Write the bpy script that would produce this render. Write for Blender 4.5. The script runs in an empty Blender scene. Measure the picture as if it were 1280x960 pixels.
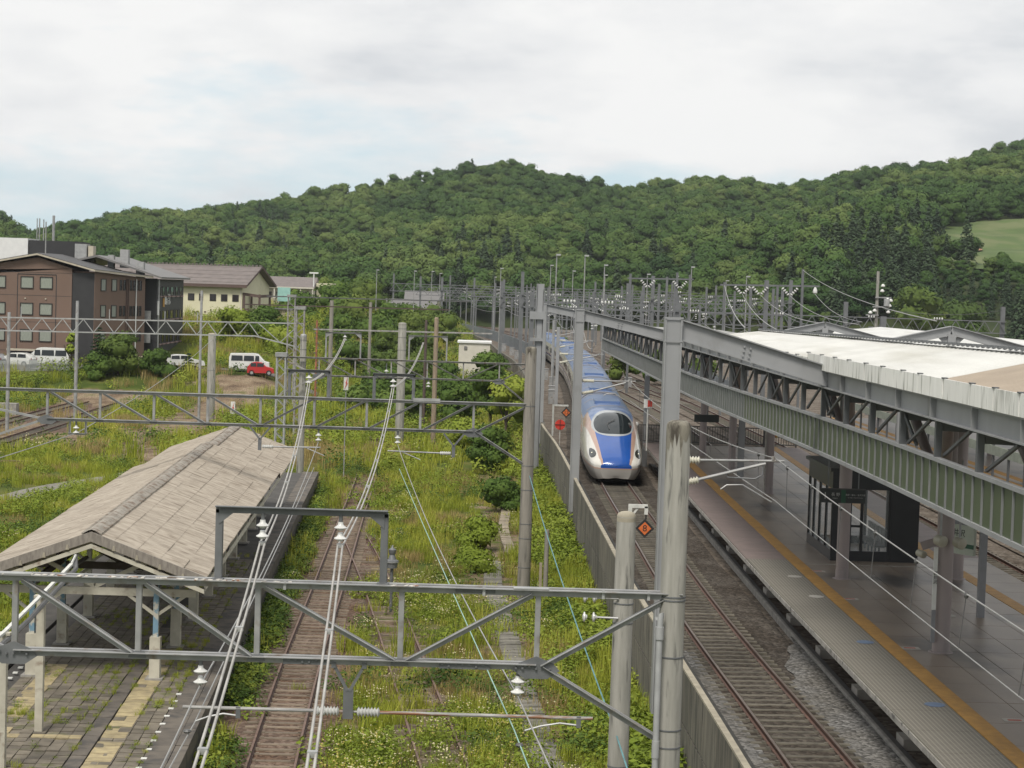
import bpy, bmesh, math, random
import numpy as np
from mathutils import Vector, Matrix, Euler
random.seed(7); RNG = np.random.default_rng(7)
R = math.radians
S = bpy.context.scene
COL = S.collection

# ------------------------------------------------------------------ camera
CAM_Z = 12.7
cam_d = bpy.data.cameras.new('camera'); cam = bpy.data.objects.new('camera', cam_d); COL.objects.link(cam)
cam_d.sensor_width = 36.0; cam_d.lens = 36.0 * 2350.0 / 1280.0
cam_d.clip_start = 0.5; cam_d.clip_end = 6000
cam.matrix_world = (Matrix.Translation((0, 0, CAM_Z)) @ Matrix.Rotation(R(-0.83), 4, 'Z') @ Matrix.Rotation(R(-2.80), 4, 'X')
                    @ Matrix.Rotation(R(-1.83), 4, 'Y') @ Matrix.Rotation(R(90), 4, 'X'))
S.camera = cam
S.render.resolution_x, S.render.resolution_y = 1024, 768
S.view_settings.view_transform = 'Standard'; S.view_settings.look = 'None'
S.view_settings.exposure = EXPOSURE = 0.40; S.view_settings.gamma = 1.0
S.cycles.max_bounces = 5; S.cycles.diffuse_bounces = 3; S.cycles.glossy_bounces = 2
S.cycles.transmission_bounces = 4; S.cycles.transparent_max_bounces = 6
S.cycles.use_denoising = True
try: S.cycles.sample_clamp_indirect = 4
except Exception: pass

# ------------------------------------------------------------------ light: high thin overcast with a veiled sun
SUN_EL, SUN_AZ = 55.0, 200.0          # azimuth clockwise from +Y
w = bpy.data.worlds.new('World'); S.world = w; w.use_nodes = True
nt = w.node_tree; N = nt.nodes; L = nt.links; N.clear()
def wn(t, **k):
    n = N.new(t)
    for a, b in k.items(): setattr(n, a, b)
    return n
sky = wn('ShaderNodeTexSky', sky_type='NISHITA', sun_disc=False)
sky.sun_elevation = R(SUN_EL); sky.sun_rotation = R(SUN_AZ); sky.air_density = 1.0; sky.dust_density = 2.5; sky.altitude = 900
tc = wn('ShaderNodeTexCoord')
def wnoise(scale, detail, zs, seed):
    mp = wn('ShaderNodeMapping'); mp.inputs['Scale'].default_value = (1, 1, zs); mp.inputs['Location'].default_value = (seed, seed*.7, seed*.3)
    L.new(tc.outputs['Generated'], mp.inputs['Vector'])
    n = wn('ShaderNodeTexNoise'); n.inputs['Scale'].default_value = scale; n.inputs['Detail'].default_value = detail; n.inputs['Roughness'].default_value = .55
    L.new(mp.outputs['Vector'], n.inputs['Vector']); return n.outputs['Fac']
def wramp(src, pts):
    r = wn('ShaderNodeValToRGB'); e = r.color_ramp.elements
    while len(e) < len(pts): e.new(.5)
    for el, (p, c) in zip(e, pts): el.position = p; el.color = c if len(c) == 4 else (*c, 1)
    L.new(src, r.inputs['Fac']); return r.outputs['Color']
sepz = wn('ShaderNodeSeparateXYZ'); L.new(tc.outputs['Generated'], sepz.inputs[0])
lift = wn('ShaderNodeMapRange'); lift.inputs[1].default_value = .05; lift.inputs[2].default_value = .15; lift.inputs[3].default_value = -.095; lift.inputs[4].default_value = .24
L.new(sepz.outputs['Z'], lift.inputs[0])
cadd = wn('ShaderNodeMath', operation='ADD'); L.new(wnoise(5.0, 8, 3.4, SKY_SEED := 9.1), cadd.inputs[0]); L.new(lift.outputs[0], cadd.inputs[1])
cover = wramp(cadd.outputs[0], [(.40, (0, 0, 0)), (.54, (1, 1, 1))])      # the cloud sheet breaks up towards the horizon
shade = wramp(wnoise(7.0, 8, 3.0, 8.4), [(.34, (.54, .557, .578)), (.46, (.65, .656, .662)), (.60, (.72, .72, .715))])
skm = wn('ShaderNodeMix', data_type='RGBA', blend_type='MULTIPLY'); skm.inputs[0].default_value = 1.0
skm.inputs[7].default_value = (.085, .085, .085, 1); L.new(sky.outputs['Color'], skm.inputs[6])
veil = wn('ShaderNodeMix', data_type='RGBA'); veil.inputs[0].default_value = .80; veil.inputs[7].default_value = (.50, .62, .675, 1)
L.new(skm.outputs[2], veil.inputs[6])
mx = wn('ShaderNodeMix', data_type='RGBA'); L.new(cover, mx.inputs[0]); L.new(veil.outputs[2], mx.inputs[6]); L.new(shade, mx.inputs[7])
bg = wn('ShaderNodeBackground'); bg.inputs['Strength'].default_value = 1.0; L.new(mx.outputs[2], bg.inputs['Color'])
wo = wn('ShaderNodeOutputWorld'); L.new(bg.outputs[0], wo.inputs['Surface'])
sd = bpy.data.lights.new('sun', 'SUN'); sd.energy = 2.6; sd.angle = R(18); sd.color = (1.0, .95, .87)
so = bpy.data.objects.new('sun', sd); COL.objects.link(so)
_sv = Vector((math.sin(R(SUN_AZ))*math.cos(R(SUN_EL)), math.cos(R(SUN_AZ))*math.cos(R(SUN_EL)), math.sin(R(SUN_EL))))
so.rotation_euler = (-_sv).to_track_quat('-Z', 'Y').to_euler(); so.location = _sv * 300

# ------------------------------------------------------------------ materials
MATS = {}
def mat(name, c1, c2=None, rough=.7, scale=3., metal=0., bump=0., bscale=None, stretch=(1, 1, 1), lo=.35, hi=.65, coords='Object', detail=6, spec=.5, rand=0., stain=None, trans=0., rot=0.):
    """Two colours mixed by a stretched noise, optional bump, per-object variation and a third 'stain' colour (col, scale, lo, hi)."""
    m = bpy.data.materials.new(name); m.use_nodes = True; MATS[name] = m
    n, l = m.node_tree.nodes, m.node_tree.links
    p = n['Principled BSDF']; p.inputs['Roughness'].default_value = rough; p.inputs['Metallic'].default_value = metal
    p.inputs['Specular IOR Level'].default_value = spec
    c2 = c2 or c1
    t = n.new('ShaderNodeTexCoord'); mp = n.new('ShaderNodeMapping'); mp.inputs['Scale'].default_value = stretch; mp.inputs['Rotation'].default_value = (0, 0, rot)
    if coords == 'World':
        g = n.new('ShaderNodeNewGeometry'); l.new(g.outputs['Position'], mp.inputs['Vector'])
    else: l.new(t.outputs[coords], mp.inputs['Vector'])
    def noise(sc, det=detail):
        q = n.new('ShaderNodeTexNoise'); q.inputs['Scale'].default_value = sc; q.inputs['Detail'].default_value = det
        l.new(mp.outputs['Vector'], q.inputs['Vector']); return q.outputs['Fac']
    def ramp(src, a, b, ca, cb):
        r = n.new('ShaderNodeValToRGB'); e = r.color_ramp.elements
        e[0].position, e[1].position = a, b; e[0].color, e[1].color = (*ca, 1), (*cb, 1); l.new(src, r.inputs['Fac']); return r.outputs['Color']
    col = ramp(noise(scale), lo, hi, c1, c2)
    if stain:
        sc_, ssc, a, b = stain
        f = ramp(noise(ssc, 5), a, b, (0, 0, 0), (1, 1, 1))
        x = n.new('ShaderNodeMix'); x.data_type = 'RGBA'; l.new(f, x.inputs[0]); l.new(col, x.inputs[6]); x.inputs[7].default_value = (*sc_, 1); col = x.outputs[2]
    if rand:
        o = n.new('ShaderNodeObjectInfo'); mr = n.new('ShaderNodeMapRange'); mr.inputs[3].default_value = 1-rand; mr.inputs[4].default_value = 1+rand
        l.new(o.outputs['Random'], mr.inputs[0])
        x = n.new('ShaderNodeMix'); x.data_type = 'RGBA'; x.blend_type = 'MULTIPLY'; x.inputs[0].default_value = 1
        cc = n.new('ShaderNodeCombineColor')
        for i in range(3): l.new(mr.outputs[0], cc.inputs[i])
        l.new(col, x.inputs[6]); l.new(cc.outputs[0], x.inputs[7]); col = x.outputs[2]
    l.new(col, p.inputs['Base Color'])
    if bump:
        b = n.new('ShaderNodeBump'); b.inputs['Strength'].default_value = bump; b.inputs['Distance'].default_value = .03
        l.new(noise(bscale or scale*6, 4), b.inputs['Height']); l.new(b.outputs[0], p.inputs['Normal'])
    if trans:
        out = n['Material Output']; tr = n.new('ShaderNodeBsdfTranslucent'); l.new(col, tr.inputs['Color'])
        ms = n.new('ShaderNodeMixShader'); ms.inputs[0].default_value = trans
        l.new(p.outputs[0], ms.inputs[1]); l.new(tr.outputs[0], ms.inputs[2]); l.new(ms.outputs[0], out.inputs['Surface'])
    return m
def ballast(name, a, b, c, size=11., rust=None):
    """crushed stone: every stone of a voronoi tiling gets its own tone and relief"""
    m = bpy.data.materials.new(name); m.use_nodes = True; MATS[name] = m
    n, l = m.node_tree.nodes, m.node_tree.links; p = n['Principled BSDF']; p.inputs['Roughness'].default_value = .95; p.inputs['Specular IOR Level'].default_value = .2
    g = n.new('ShaderNodeNewGeometry')
    v = n.new('ShaderNodeTexVoronoi'); v.inputs['Scale'].default_value = size; l.new(g.outputs['Position'], v.inputs['Vector'])
    sp = n.new('ShaderNodeSeparateColor'); l.new(v.outputs['Color'], sp.inputs[0])
    r = n.new('ShaderNodeValToRGB'); e = r.color_ramp.elements; e.new(.5)
    for el, (q, k) in zip(e, ((0., a), (.55, b), (1., c))): el.position = q; el.color = (*k, 1)
    l.new(sp.outputs[0], r.inputs['Fac']); col = r.outputs['Color']
    q = n.new('ShaderNodeTexNoise'); q.inputs['Scale'].default_value = .55; q.inputs['Detail'].default_value = 6; l.new(g.outputs['Position'], q.inputs['Vector'])
    rr = n.new('ShaderNodeValToRGB'); rr.color_ramp.elements[0].position = .4; rr.color_ramp.elements[1].position = .66; l.new(q.outputs['Fac'], rr.inputs['Fac'])
    x = n.new('ShaderNodeMix'); x.data_type = 'RGBA'; x.blend_type = 'MULTIPLY'; l.new(rr.outputs['Color'], x.inputs[0]); l.new(col, x.inputs[6]); x.inputs[7].default_value = (*(rust or (.62, .58, .54)), 1)
    l.new(x.outputs[2], p.inputs['Base Color'])
    bp = n.new('ShaderNodeBump'); bp.inputs['Strength'].default_value = 1; bp.inputs['Distance'].default_value = .05; bp.invert = True
    l.new(v.outputs['Distance'], bp.inputs['Height']); l.new(bp.outputs[0], p.inputs['Normal']); return m
def foliage(name, dark, mid, light, rand=.25, trans=.25, zone=None, rough=.75, iso=.45):
    """leaf colour: tone differs leaf by leaf (per island) and plant by plant (per instance)"""
    m = bpy.data.materials.new(name); m.use_nodes = True; MATS[name] = m
    n, l = m.node_tree.nodes, m.node_tree.links; p = n['Principled BSDF']; p.inputs['Roughness'].default_value = rough; p.inputs['Specular IOR Level'].default_value = .2
    g = n.new('ShaderNodeNewGeometry'); o = n.new('ShaderNodeObjectInfo')
    a = n.new('ShaderNodeMath'); a.operation = 'MULTIPLY_ADD'; l.new(o.outputs['Random'], a.inputs[0]); a.inputs[1].default_value = 1-iso
    b = n.new('ShaderNodeMath'); b.operation = 'MULTIPLY'; l.new(g.outputs['Random Per Island'], b.inputs[0]); b.inputs[1].default_value = iso
    l.new(b.outputs[0], a.inputs[2]); fac = a.outputs[0]
    if zone:
        q = n.new('ShaderNodeTexNoise'); q.inputs['Scale'].default_value = zone; q.inputs['Detail'].default_value = 4; l.new(g.outputs['Position'], q.inputs['Vector'])
        mr = n.new('ShaderNodeMapRange'); mr.inputs[1].default_value = .34; mr.inputs[2].default_value = .66; l.new(q.outputs['Fac'], mr.inputs[0])
        c = n.new('ShaderNodeMix'); c.inputs[0].default_value = .55; l.new(fac, c.inputs[2]); l.new(mr.outputs[0], c.inputs[3]); fac = c.outputs[0]
    r = n.new('ShaderNodeValToRGB'); e = r.color_ramp.elements; e.new(.5)
    for el, (q, k) in zip(e, ((.08, dark), (.5, mid), (.92, light))): el.position = q; el.color = (*k, 1)
    l.new(fac, r.inputs['Fac']); l.new(r.outputs['Color'], p.inputs['Base Color'])
    out = n['Material Output']; tr = n.new('ShaderNodeBsdfTranslucent'); l.new(r.outputs['Color'], tr.inputs['Color'])
    ms = n.new('ShaderNodeMixShader'); ms.inputs[0].default_value = trans
    l.new(p.outputs[0], ms.inputs[1]); l.new(tr.outputs[0], ms.inputs[2]); l.new(ms.outputs[0], out.inputs['Surface']); return m
def glass(name, col=(.75, .8, .8), alpha=.35, rough=.03):
    m = bpy.data.materials.new(name); m.use_nodes = True; MATS[name] = m
    n, l = m.node_tree.nodes, m.node_tree.links; p = n['Principled BSDF']
    p.inputs['Base Color'].default_value = (*col, 1); p.inputs['Roughness'].default_value = rough; p.inputs['Alpha'].default_value = alpha; return m
def emit(name, col, s):
    m = bpy.data.materials.new(name); m.use_nodes = True; MATS[name] = m
    p = m.node_tree.nodes['Principled BSDF']; p.inputs['Base Color'].default_value = (*col, 1)
    p.inputs['Emission Color'].default_value = (*col, 1); p.inputs['Emission Strength'].default_value = s; return m

# ------------------------------------------------------------------ mesh helpers
ORG = {}                                              # object name -> world origin of its local frame
class MB:
    def __init__(s): s.v, s.f, s.n = [], [], []
    def add(s, vs, fs):
        o = len(s.v); s.v += [tuple(map(float, p)) for p in vs]; s.f += [tuple(i+o for i in q) for q in fs]; return s
    def bx(s, x0, x1, y0, y1, z0, z1):
        return s.add([(x, y, z) for z in (z0, z1) for y in (y0, y1) for x in (x0, x1)],
                     [(0, 2, 3, 1), (4, 5, 7, 6), (0, 1, 5, 4), (2, 6, 7, 3), (0, 4, 6, 2), (1, 3, 7, 5)])
    def box(s, c, d, rz=0.):
        ca, sa = math.cos(rz), math.sin(rz); vs = []
        for k in (-.5, .5):
            for j in (-.5, .5):
                for i in (-.5, .5):
                    x, y = i*d[0], j*d[1]; vs.append((c[0]+x*ca-y*sa, c[1]+x*sa+y*ca, c[2]+k*d[2]))
        return s.add(vs, [(0, 2, 3, 1), (4, 5, 7, 6), (0, 1, 5, 4), (2, 6, 7, 3), (0, 4, 6, 2), (1, 3, 7, 5)])
    def beam(s, p, q, w, h, up=(0, 0, 1)):
        p, q = Vector(p), Vector(q); d = (q-p).normalized(); u = Vector(up)
        if abs(d.dot(u)) > .97: u = Vector((0, 1, 0))
        x = d.cross(u).normalized(); u = x.cross(d).normalized()
        vs = [a + x*(i*w/2) + u*(j*h/2) for a in (p, q) for i, j in ((-1, -1), (1, -1), (1, 1), (-1, 1))]
        return s.add(vs, [(3, 2, 1, 0), (4, 5, 6, 7), (0, 1, 5, 4), (1, 2, 6, 5), (2, 3, 7, 6), (3, 0, 4, 7)])
    def angle(s, p, q, w, t=.012, up=(0, 0, 1), flip=1):
        """an L section bar: one leg upright, one lying"""
        p, q = Vector(p), Vector(q); d = (q-p).normalized(); u = Vector(up)
        if abs(d.dot(u)) > .97: u = Vector((0, 1, 0))
        x = d.cross(u).normalized()*flip; u = x.cross(d).normalized()*flip if flip < 0 else x.cross(d).normalized()
        if u.dot(Vector(up)) < 0: u = -u
        s.beam(p + u*0, q, t, w, up); s.beam(p + x*(w/2) + u*(w/2), q + x*(w/2) + u*(w/2), w, t, up); return s
    def ibeam(s, p, q, w, h, tf=.03, tw=.02, up=(0, 0, 1)):
        p, q = Vector(p), Vector(q); d = (q-p).normalized(); u = Vector(up)
        if abs(d.dot(u)) > .97: u = Vector((0, 1, 0))
        x = d.cross(u).normalized(); u = x.cross(d).normalized()
        s.beam(p+u*(h/2-tf/2), q+u*(h/2-tf/2), w, tf, up); s.beam(p-u*(h/2-tf/2), q-u*(h/2-tf/2), w, tf, up)
        return s.beam(p, q, tw, h-2*tf, up)
    def tube(s, p, q, r, n=8, r2=None, caps=True):
        return s.pipe([p, q], [r, r if r2 is None else r2], n, caps)
    def pipe(s, pts, r, n=6, caps=True):
        pts = [Vector(a) for a in pts]; rs = r if isinstance(r, (list, tuple)) else [r]*len(pts); o = len(s.v)
        ref = None
        for i, a in enumerate(pts):
            d = (pts[min(i+1, len(pts)-1)] - pts[max(i-1, 0)]).normalized()
            if ref is None: ref = Vector((0, 0, 1)) if abs(d.z) < .9 else Vector((1, 0, 0))
            x = d.cross(ref).normalized(); ref = x.cross(d).normalized()
            for k in range(n):
                t = 2*math.pi*k/n; s.v.append(tuple(a + (x*math.cos(t) + ref*math.sin(t))*rs[i]))
        for i in range(len(pts)-1):
            for k in range(n):
                a, b = o+i*n+k, o+i*n+(k+1) % n; s.f.append((a, b, b+n, a+n))
        if caps: s.f.append(tuple(o+k for k in range(n))[::-1]); s.f.append(tuple(o+(len(pts)-1)*n+k for k in range(n)))
        return s
    def lathe(s, c, prof, n=12, axis='z'):
        """prof: list of (radius, height)"""
        o = len(s.v)
        for r, h in prof:
            for k in range(n):
                t = 2*math.pi*k/n; a, b = r*math.cos(t), r*math.sin(t)
                s.v.append((c[0]+a, c[1]+b, c[2]+h) if axis == 'z' else (c[0]+h, c[1]+a, c[2]+b) if axis == 'x' else (c[0]+a, c[1]+h, c[2]+b))
        for i in range(len(prof)-1):
            for k in range(n):
                a, b = o+i*n+k, o+i*n+(k+1) % n; s.f.append((a, b, b+n, a+n))
        s.f.append(tuple(o+k for k in range(n))[::-1]); s.f.append(tuple(o+(len(prof)-1)*n+k for k in range(n)))
        return s
    def prism(s, poly, a, b, plane='xz'):
        """extrude a 2-D outline from a to b along the third axis"""
        o = len(s.v); n = len(poly)
        for t in (a, b):
            for u, v in poly: s.v.append((u, t, v) if plane == 'xz' else (t, u, v) if plane == 'yz' else (u, v, t))
        for k in range(n): s.f.append((o+k, o+(k+1) % n, o+n+(k+1) % n, o+n+k))
        s.f.append(tuple(o+k for k in range(n))[::-1]); s.f.append(tuple(o+n+k for k in range(n))); return s
    def grid(s, P):
        """P: rows of points"""
        o = len(s.v); m, n = len(P), len(P[0])
        for r in P: s.v += [tuple(map(float, q)) for q in r]
        for i in range(m-1):
            for j in range(n-1): a = o+i*n+j; s.f.append((a, a+1, a+n+1, a+n))
        return s
    def mesh(s, name, off=(0, 0, 0)):
        me = bpy.data.meshes.new(name); me.from_pydata([(x-off[0], y-off[1], z-off[2]) for x, y, z in s.v], [], s.f); me.update(); return me
    def build(s, name, m, parent=None, smooth=False, kind=None, fixn=True, label=None):
        off = ORG[parent.name] if parent else (0, 0, 0)
        me = s.mesh(name, off)
        if s.n: leaf_normals(me, s.n)
        if fixn:
            b = bmesh.new(); b.from_mesh(me); bmesh.ops.recalc_face_normals(b, faces=b.faces); b.to_mesh(me); b.free()
        me.materials.append(MATS[m] if isinstance(m, str) else m)
        if smooth:
            me.polygons.foreach_set('use_smooth', [True]*len(me.polygons))
            try: me.set_sharp_from_angle(angle=R(40))
            except Exception: pass
        o = bpy.data.objects.new(name, me); COL.objects.link(o); ORG[o.name] = off
        if parent: o.parent = parent
        if kind: o['kind'] = kind
        if label: o['label'] = label
        return o
def tag(o, label, cat, group=None, kind=None):
    o['label'] = label; o['category'] = cat
    if group: o['group'] = group
    if kind: o['kind'] = kind
    return o
def thing(name, label, cat, loc=(0, 0, 0), group=None, kind=None):
    o = bpy.data.objects.new(name, None); o.empty_display_size = .3; COL.objects.link(o); o.location = loc; ORG[o.name] = tuple(loc)
    return tag(o, label, cat, group, kind)
def structure(o): o['kind'] = 'structure'; return o
def dup(root, loc, rotz=0., scale=1., label=None):
    def cp(o, par):
        c = o.copy(); COL.objects.link(c); ORG[c.name] = ORG[o.name]
        if par: c.parent = par
        for ch in list(o.children): cp(ch, c)
        return c
    c = cp(root, None); c.location = loc; c.rotation_euler = (0, 0, rotz); c.scale = (scale,)*3
    if label: c['label'] = label
    return c
def piece(name, src, parent, loc=(0, 0, 0), rot=(0, 0, 0), m=None):
    """another object on a shared mesh"""
    o = bpy.data.objects.new(name, src); COL.objects.link(o); o.parent = parent; o.location = Vector(loc) - Vector(ORG[parent.name]); o.rotation_euler = rot
    ORG[o.name] = tuple(loc); return o
def sag(p, q, drop, n=10):
    p, q = Vector(p), Vector(q); return [p.lerp(q, i/n) - Vector((0, 0, drop*4*(i/n)*(1-i/n))) for i in range(n+1)]
def interp(y, pts):
    return float(np.interp(y, [p[0] for p in pts], [p[1] for p in pts]))
def smooth_path(pts, y):
    """monotone cubic through (y, x) points"""
    ys = np.array([p[0] for p in pts], float); xs = np.array([p[1] for p in pts], float); h = np.diff(ys); d = np.diff(xs)/h
    m = np.concatenate([[d[0]], (d[:-1]*h[1:]+d[1:]*h[:-1])/(h[1:]+h[:-1]), [d[-1]]])
    i = int(np.clip(np.searchsorted(ys, y)-1, 0, len(h)-1)); t = (y-ys[i])/h[i]
    if t < 0 or t > 1: return float(xs[i]+d[i]*(y-ys[i]))
    return float((2*t**3-3*t**2+1)*xs[i]+(t**3-2*t**2+t)*h[i]*m[i]+(-2*t**3+3*t**2)*xs[i+1]+(t**3-t**2)*h[i]*m[i+1])
def ss(a, b, x):
    t = min(1., max(0., (x-a)/(b-a))); return t*t*(3-2*t)

def text(name, body, size, m, parent, loc, rot, depth=.006, align='CENTER'):
    c = bpy.data.curves.new(name, 'FONT'); c.body = body; c.size = size; c.extrude = depth; c.align_x = align; c.align_y = 'CENTER'
    tmp = bpy.data.objects.new(name+'_outline', c); me = bpy.data.meshes.new_from_object(tmp); bpy.data.objects.remove(tmp); me.materials.clear(); me.materials.append(MATS[m])
    o = bpy.data.objects.new(name, me); COL.objects.link(o); o.parent = parent
    o.location = Vector(loc) - Vector(ORG[parent.name]); o.rotation_euler = rot; ORG[o.name] = tuple(loc); return o

# instances on points, for ground cover and the far wood only
def leaf_normals(me, nn):
    """leaves are shaded as part of the clump they belong to"""
    if len(nn) == len(me.vertices): me.polygons.foreach_set('use_smooth', [True]*len(me.polygons)); me.normals_split_custom_set_from_vertices([tuple(np.asarray(q)/max(1e-6, np.linalg.norm(q))) for q in nn])
def template(name, mb_or_mesh, mats):
    me = mb_or_mesh.mesh(name) if isinstance(mb_or_mesh, MB) else mb_or_mesh
    if isinstance(mb_or_mesh, MB): leaf_normals(me, mb_or_mesh.n)
    for k in mats: me.materials.append(MATS[k])
    return bpy.data.objects.new(name, me)
def scatter(name, pts, scl, rz, idx, temps, label, cat):
    me = bpy.data.meshes.new(name); me.from_pydata([tuple(p) for p in pts], [], [])
    for nm, ty, arr in (('scl', 'FLOAT', scl), ('rz', 'FLOAT', rz), ('pick', 'INT', idx)):
        a = me.attributes.new(nm, ty, 'POINT'); a.data.foreach_set('value', np.asarray(arr, np.int32 if ty == 'INT' else np.float32))
    o = bpy.data.objects.new(name, me); COL.objects.link(o); ORG[o.name] = (0, 0, 0)
    cc = bpy.data.collections.new(name+'_kinds')
    for i, t in enumerate(temps): t.name = '%s_%02d' % (name, i); cc.objects.link(t)
    g = bpy.data.node_groups.new(name, 'GeometryNodeTree')
    g.interface.new_socket('Geometry', in_out='INPUT', socket_type='NodeSocketGeometry'); g.interface.new_socket('Geometry', in_out='OUTPUT', socket_type='NodeSocketGeometry')
    n, l = g.nodes, g.links; gi, go = n.new('NodeGroupInput'), n.new('NodeGroupOutput')
    ci = n.new('GeometryNodeCollectionInfo'); ci.inputs['Collection'].default_value = cc; ci.inputs['Separate Children'].default_value = True; ci.inputs['Reset Children'].default_value = True
    ip = n.new('GeometryNodeInstanceOnPoints'); ip.inputs['Pick Instance'].default_value = True
    def na(nm, ty):
        q = n.new('GeometryNodeInputNamedAttribute'); q.data_type = ty; q.inputs['Name'].default_value = nm; return [x for x in q.outputs if x.enabled][0]
    cx = n.new('ShaderNodeCombineXYZ'); l.new(na('rz', 'FLOAT'), cx.inputs['Z'])
    l.new(gi.outputs[0], ip.inputs['Points']); l.new(ci.outputs[0], ip.inputs['Instance']); l.new(na('pick', 'INT'), ip.inputs['Instance Index'])
    l.new(cx.outputs[0], ip.inputs['Rotation']); l.new(na('scl', 'FLOAT'), ip.inputs['Scale']); l.new(ip.outputs[0], go.inputs[0])
    md = o.modifiers.new('scatter', 'NODES'); md.node_group = g
    return tag(o, label, cat, kind='stuff')
# ------------------------------------------------------------------ the palette of the place
mat('concrete_pole', (.30, .29, .26), (.21, .205, .18), .85, 2.2, stretch=(3, 3, .35), bump=.25, bscale=25, stain=((.055, .055, .05), 3.0, .60, .74))
mat('concrete_pole_brown', (.235, .215, .185), (.16, .15, .13), .85, 2.2, stretch=(3, 3, .35), bump=.25, bscale=25, stain=((.08, .075, .065), 2.5, .6, .75))
mat('moss_black', (.20, .185, .15), (.06, .052, .042), .95, 3.2, stretch=(2.5, 2.5, .7), lo=.40, hi=.56, bump=.4)
mat('yard_steel', (.135, .14, .145), (.105, .11, .115), .6, 1.2)
mat('wall_concrete', (.165, .15, .12), (.095, .088, .072), .9, 1.6, stretch=(1, 2.6, .35), bump=.3, bscale=20, rand=.22, stain=((.035, .035, .03), 1.7, .50, .68))
mat('wall_cope', (.36, .325, .25), (.25, .225, .175), .85, 3)
mat('recess_shade', (.05, .048, .043), (.03, .03, .028), .95, 3)  # shade of the wall openings and platform void put into the colour
mat('steel_grey', (.275, .28, .285), (.235, .24, .245), .55, 1.2, stretch=(1, 1, .5), stain=((.17, .165, .155), 1.2, .60, .8))
mat('galv', (.33, .33, .325), (.235, .238, .238), .5, 2.2, metal=.25, stain=((.19, .15, .115), 3.2, .58, .76))
mat('galv_dark', (.165, .17, .175), (.12, .125, .13), .55, 2.4, metal=.3)
mat('galv_old', (.36, .35, .33), (.21, .205, .20), .6, 3.5, metal=.2, stain=((.20, .10, .055), 4.0, .60, .72))
mat('galv_light', (.40, .405, .40), (.30, .305, .30), .5, 2.5, metal=.3)
mat('peeling_white', (.62, .59, .53), (.42, .40, .37), .8, 9, stain=((.25, .12, .07), 7, .58, .66))
mat('cable_grey', (.40, .385, .36), (.28, .27, .25), .6, 2)
mat('wire_pale', (.32, .32, .31), (.25, .25, .245), .5, 2)
mat('wire_dark', (.10, .10, .10), (.07, .07, .07), .5, 2)
mat('wire_green', (.30, .47, .40), (.22, .36, .31), .55, 4)
mat('wire_blue', (.12, .29, .31), (.09, .20, .22), .55, 4)
mat('porcelain', (.62, .62, .60), (.52, .52, .50), .18, 4)
mat('porcelain_cream', (.66, .64, .55), (.56, .54, .46), .3, 4)
mat('rail_rust', (.115, .06, .042), (.07, .04, .03), .7, 5)
mat('rail_top', (.30, .255, .225), (.22, .185, .165), .4, 4, metal=.6)
mat('old_rail_top', (.21, .135, .10), (.14, .085, .065), .55, 4, metal=.3)
mat('sleeper_concrete', (.15, .135, .105), (.085, .077, .062), .9, 4, rand=.22, bump=.3)
mat('sleeper_wood', (.23, .185, .135), (.13, .10, .075), .9, 3, stretch=(1, 6, 6), rand=.25, bump=.4)
ballast('ballast_brown', (.042, .036, .030), (.080, .068, .057), (.128, .112, .094), 10)
ballast('ballast_grey', (.075, .073, .07), (.155, .15, .143), (.24, .235, .225), 11, rust=(.8, .77, .72))
ballast('ballast_rust', (.075, .052, .04), (.14, .098, .075), (.23, .175, .14), 9, rust=(.72, .6, .5))
ballast('yard_gravel', (.085, .07, .057), (.145, .122, .10), (.21, .18, .15), 6)
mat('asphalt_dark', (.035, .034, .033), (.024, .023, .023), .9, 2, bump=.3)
mat('asphalt', (.13, .125, .12), (.09, .088, .085), .9, 1.2, bump=.3)
mat('kerb_concrete', (.30, .285, .26), (.20, .19, .175), .85, 3, bump=.2)
mat('path_slab', (.19, .178, .15), (.125, .118, .10), .9, 3, rand=.18, bump=.3)
mat('path_slab_tan', (.30, .25, .185), (.21, .18, .135), .9, 3, rand=.15, bump=.3)

# ------------------------------------------------------------------ where things run (metres; +Y is along the express line)
WALL_X = [(20, 5.75), (35, 5.6), (48, 5.37), (60, 5.08), (75, 4.95), (100, 4.78), (118, 4.62), (135, 4.25), (150, 4.3), (200, 4.6), (260, 4.0), (313, 1.8), (350, .6), (450, -6), (530, -14), (700, -40)]
T1 = [(0, 8.3), (41, 7.88), (60, 7.42), (85, 7.38), (107, 7.45), (150, 8.9), (190, 10.3), (230, 11.2), (290, 11.0), (365, 8.5), (450, 2.), (530, -8), (700, -35)]
T2 = [(0, 20.8), (60, 20.8), (123, 21.0), (170, 20.2), (205, 19.4), (268, 17.5), (330, 14.5), (420, 8.6), (530, -3.5), (700, -30)]
T3 = [(y, x+4.6) for y, x in T2]
T4 = [(185, 20.0), (230, 15.8), (275, 11.4)]
T5 = [(118, 15.2), (150, 15.6), (190, 14.6), (240, 12.6), (280, 11.5)]
A1 = [(30, -4.3), (48, -5.23), (62, -5.79), (76, -6.2), (100, -6.95), (121, -7.55), (145, -8.5), (175, -10)]
B1 = [(30, 1.5), (41, .2), (51, -1.0), (64, -2.5), (76, -3.9), (88, -5.45), (96, -6.55)]
C1 = [(120, -41.6), (150, -41.1), (200, -40.5), (245, -37.5)]
D1 = [(120, -36.2), (157, -36.4), (190, -36.6), (245, -34.0)]
PLAT = [(0, 9.44), (60, 9.40), (85, 9.60), (117, 9.98)]            # express platform, track side edge
PLAT_R = [(0, 18.2), (66, 18.25), (90, 18.9), (117, 19.8)]
def px(pts): return lambda y: smooth_path(pts, y)
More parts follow.
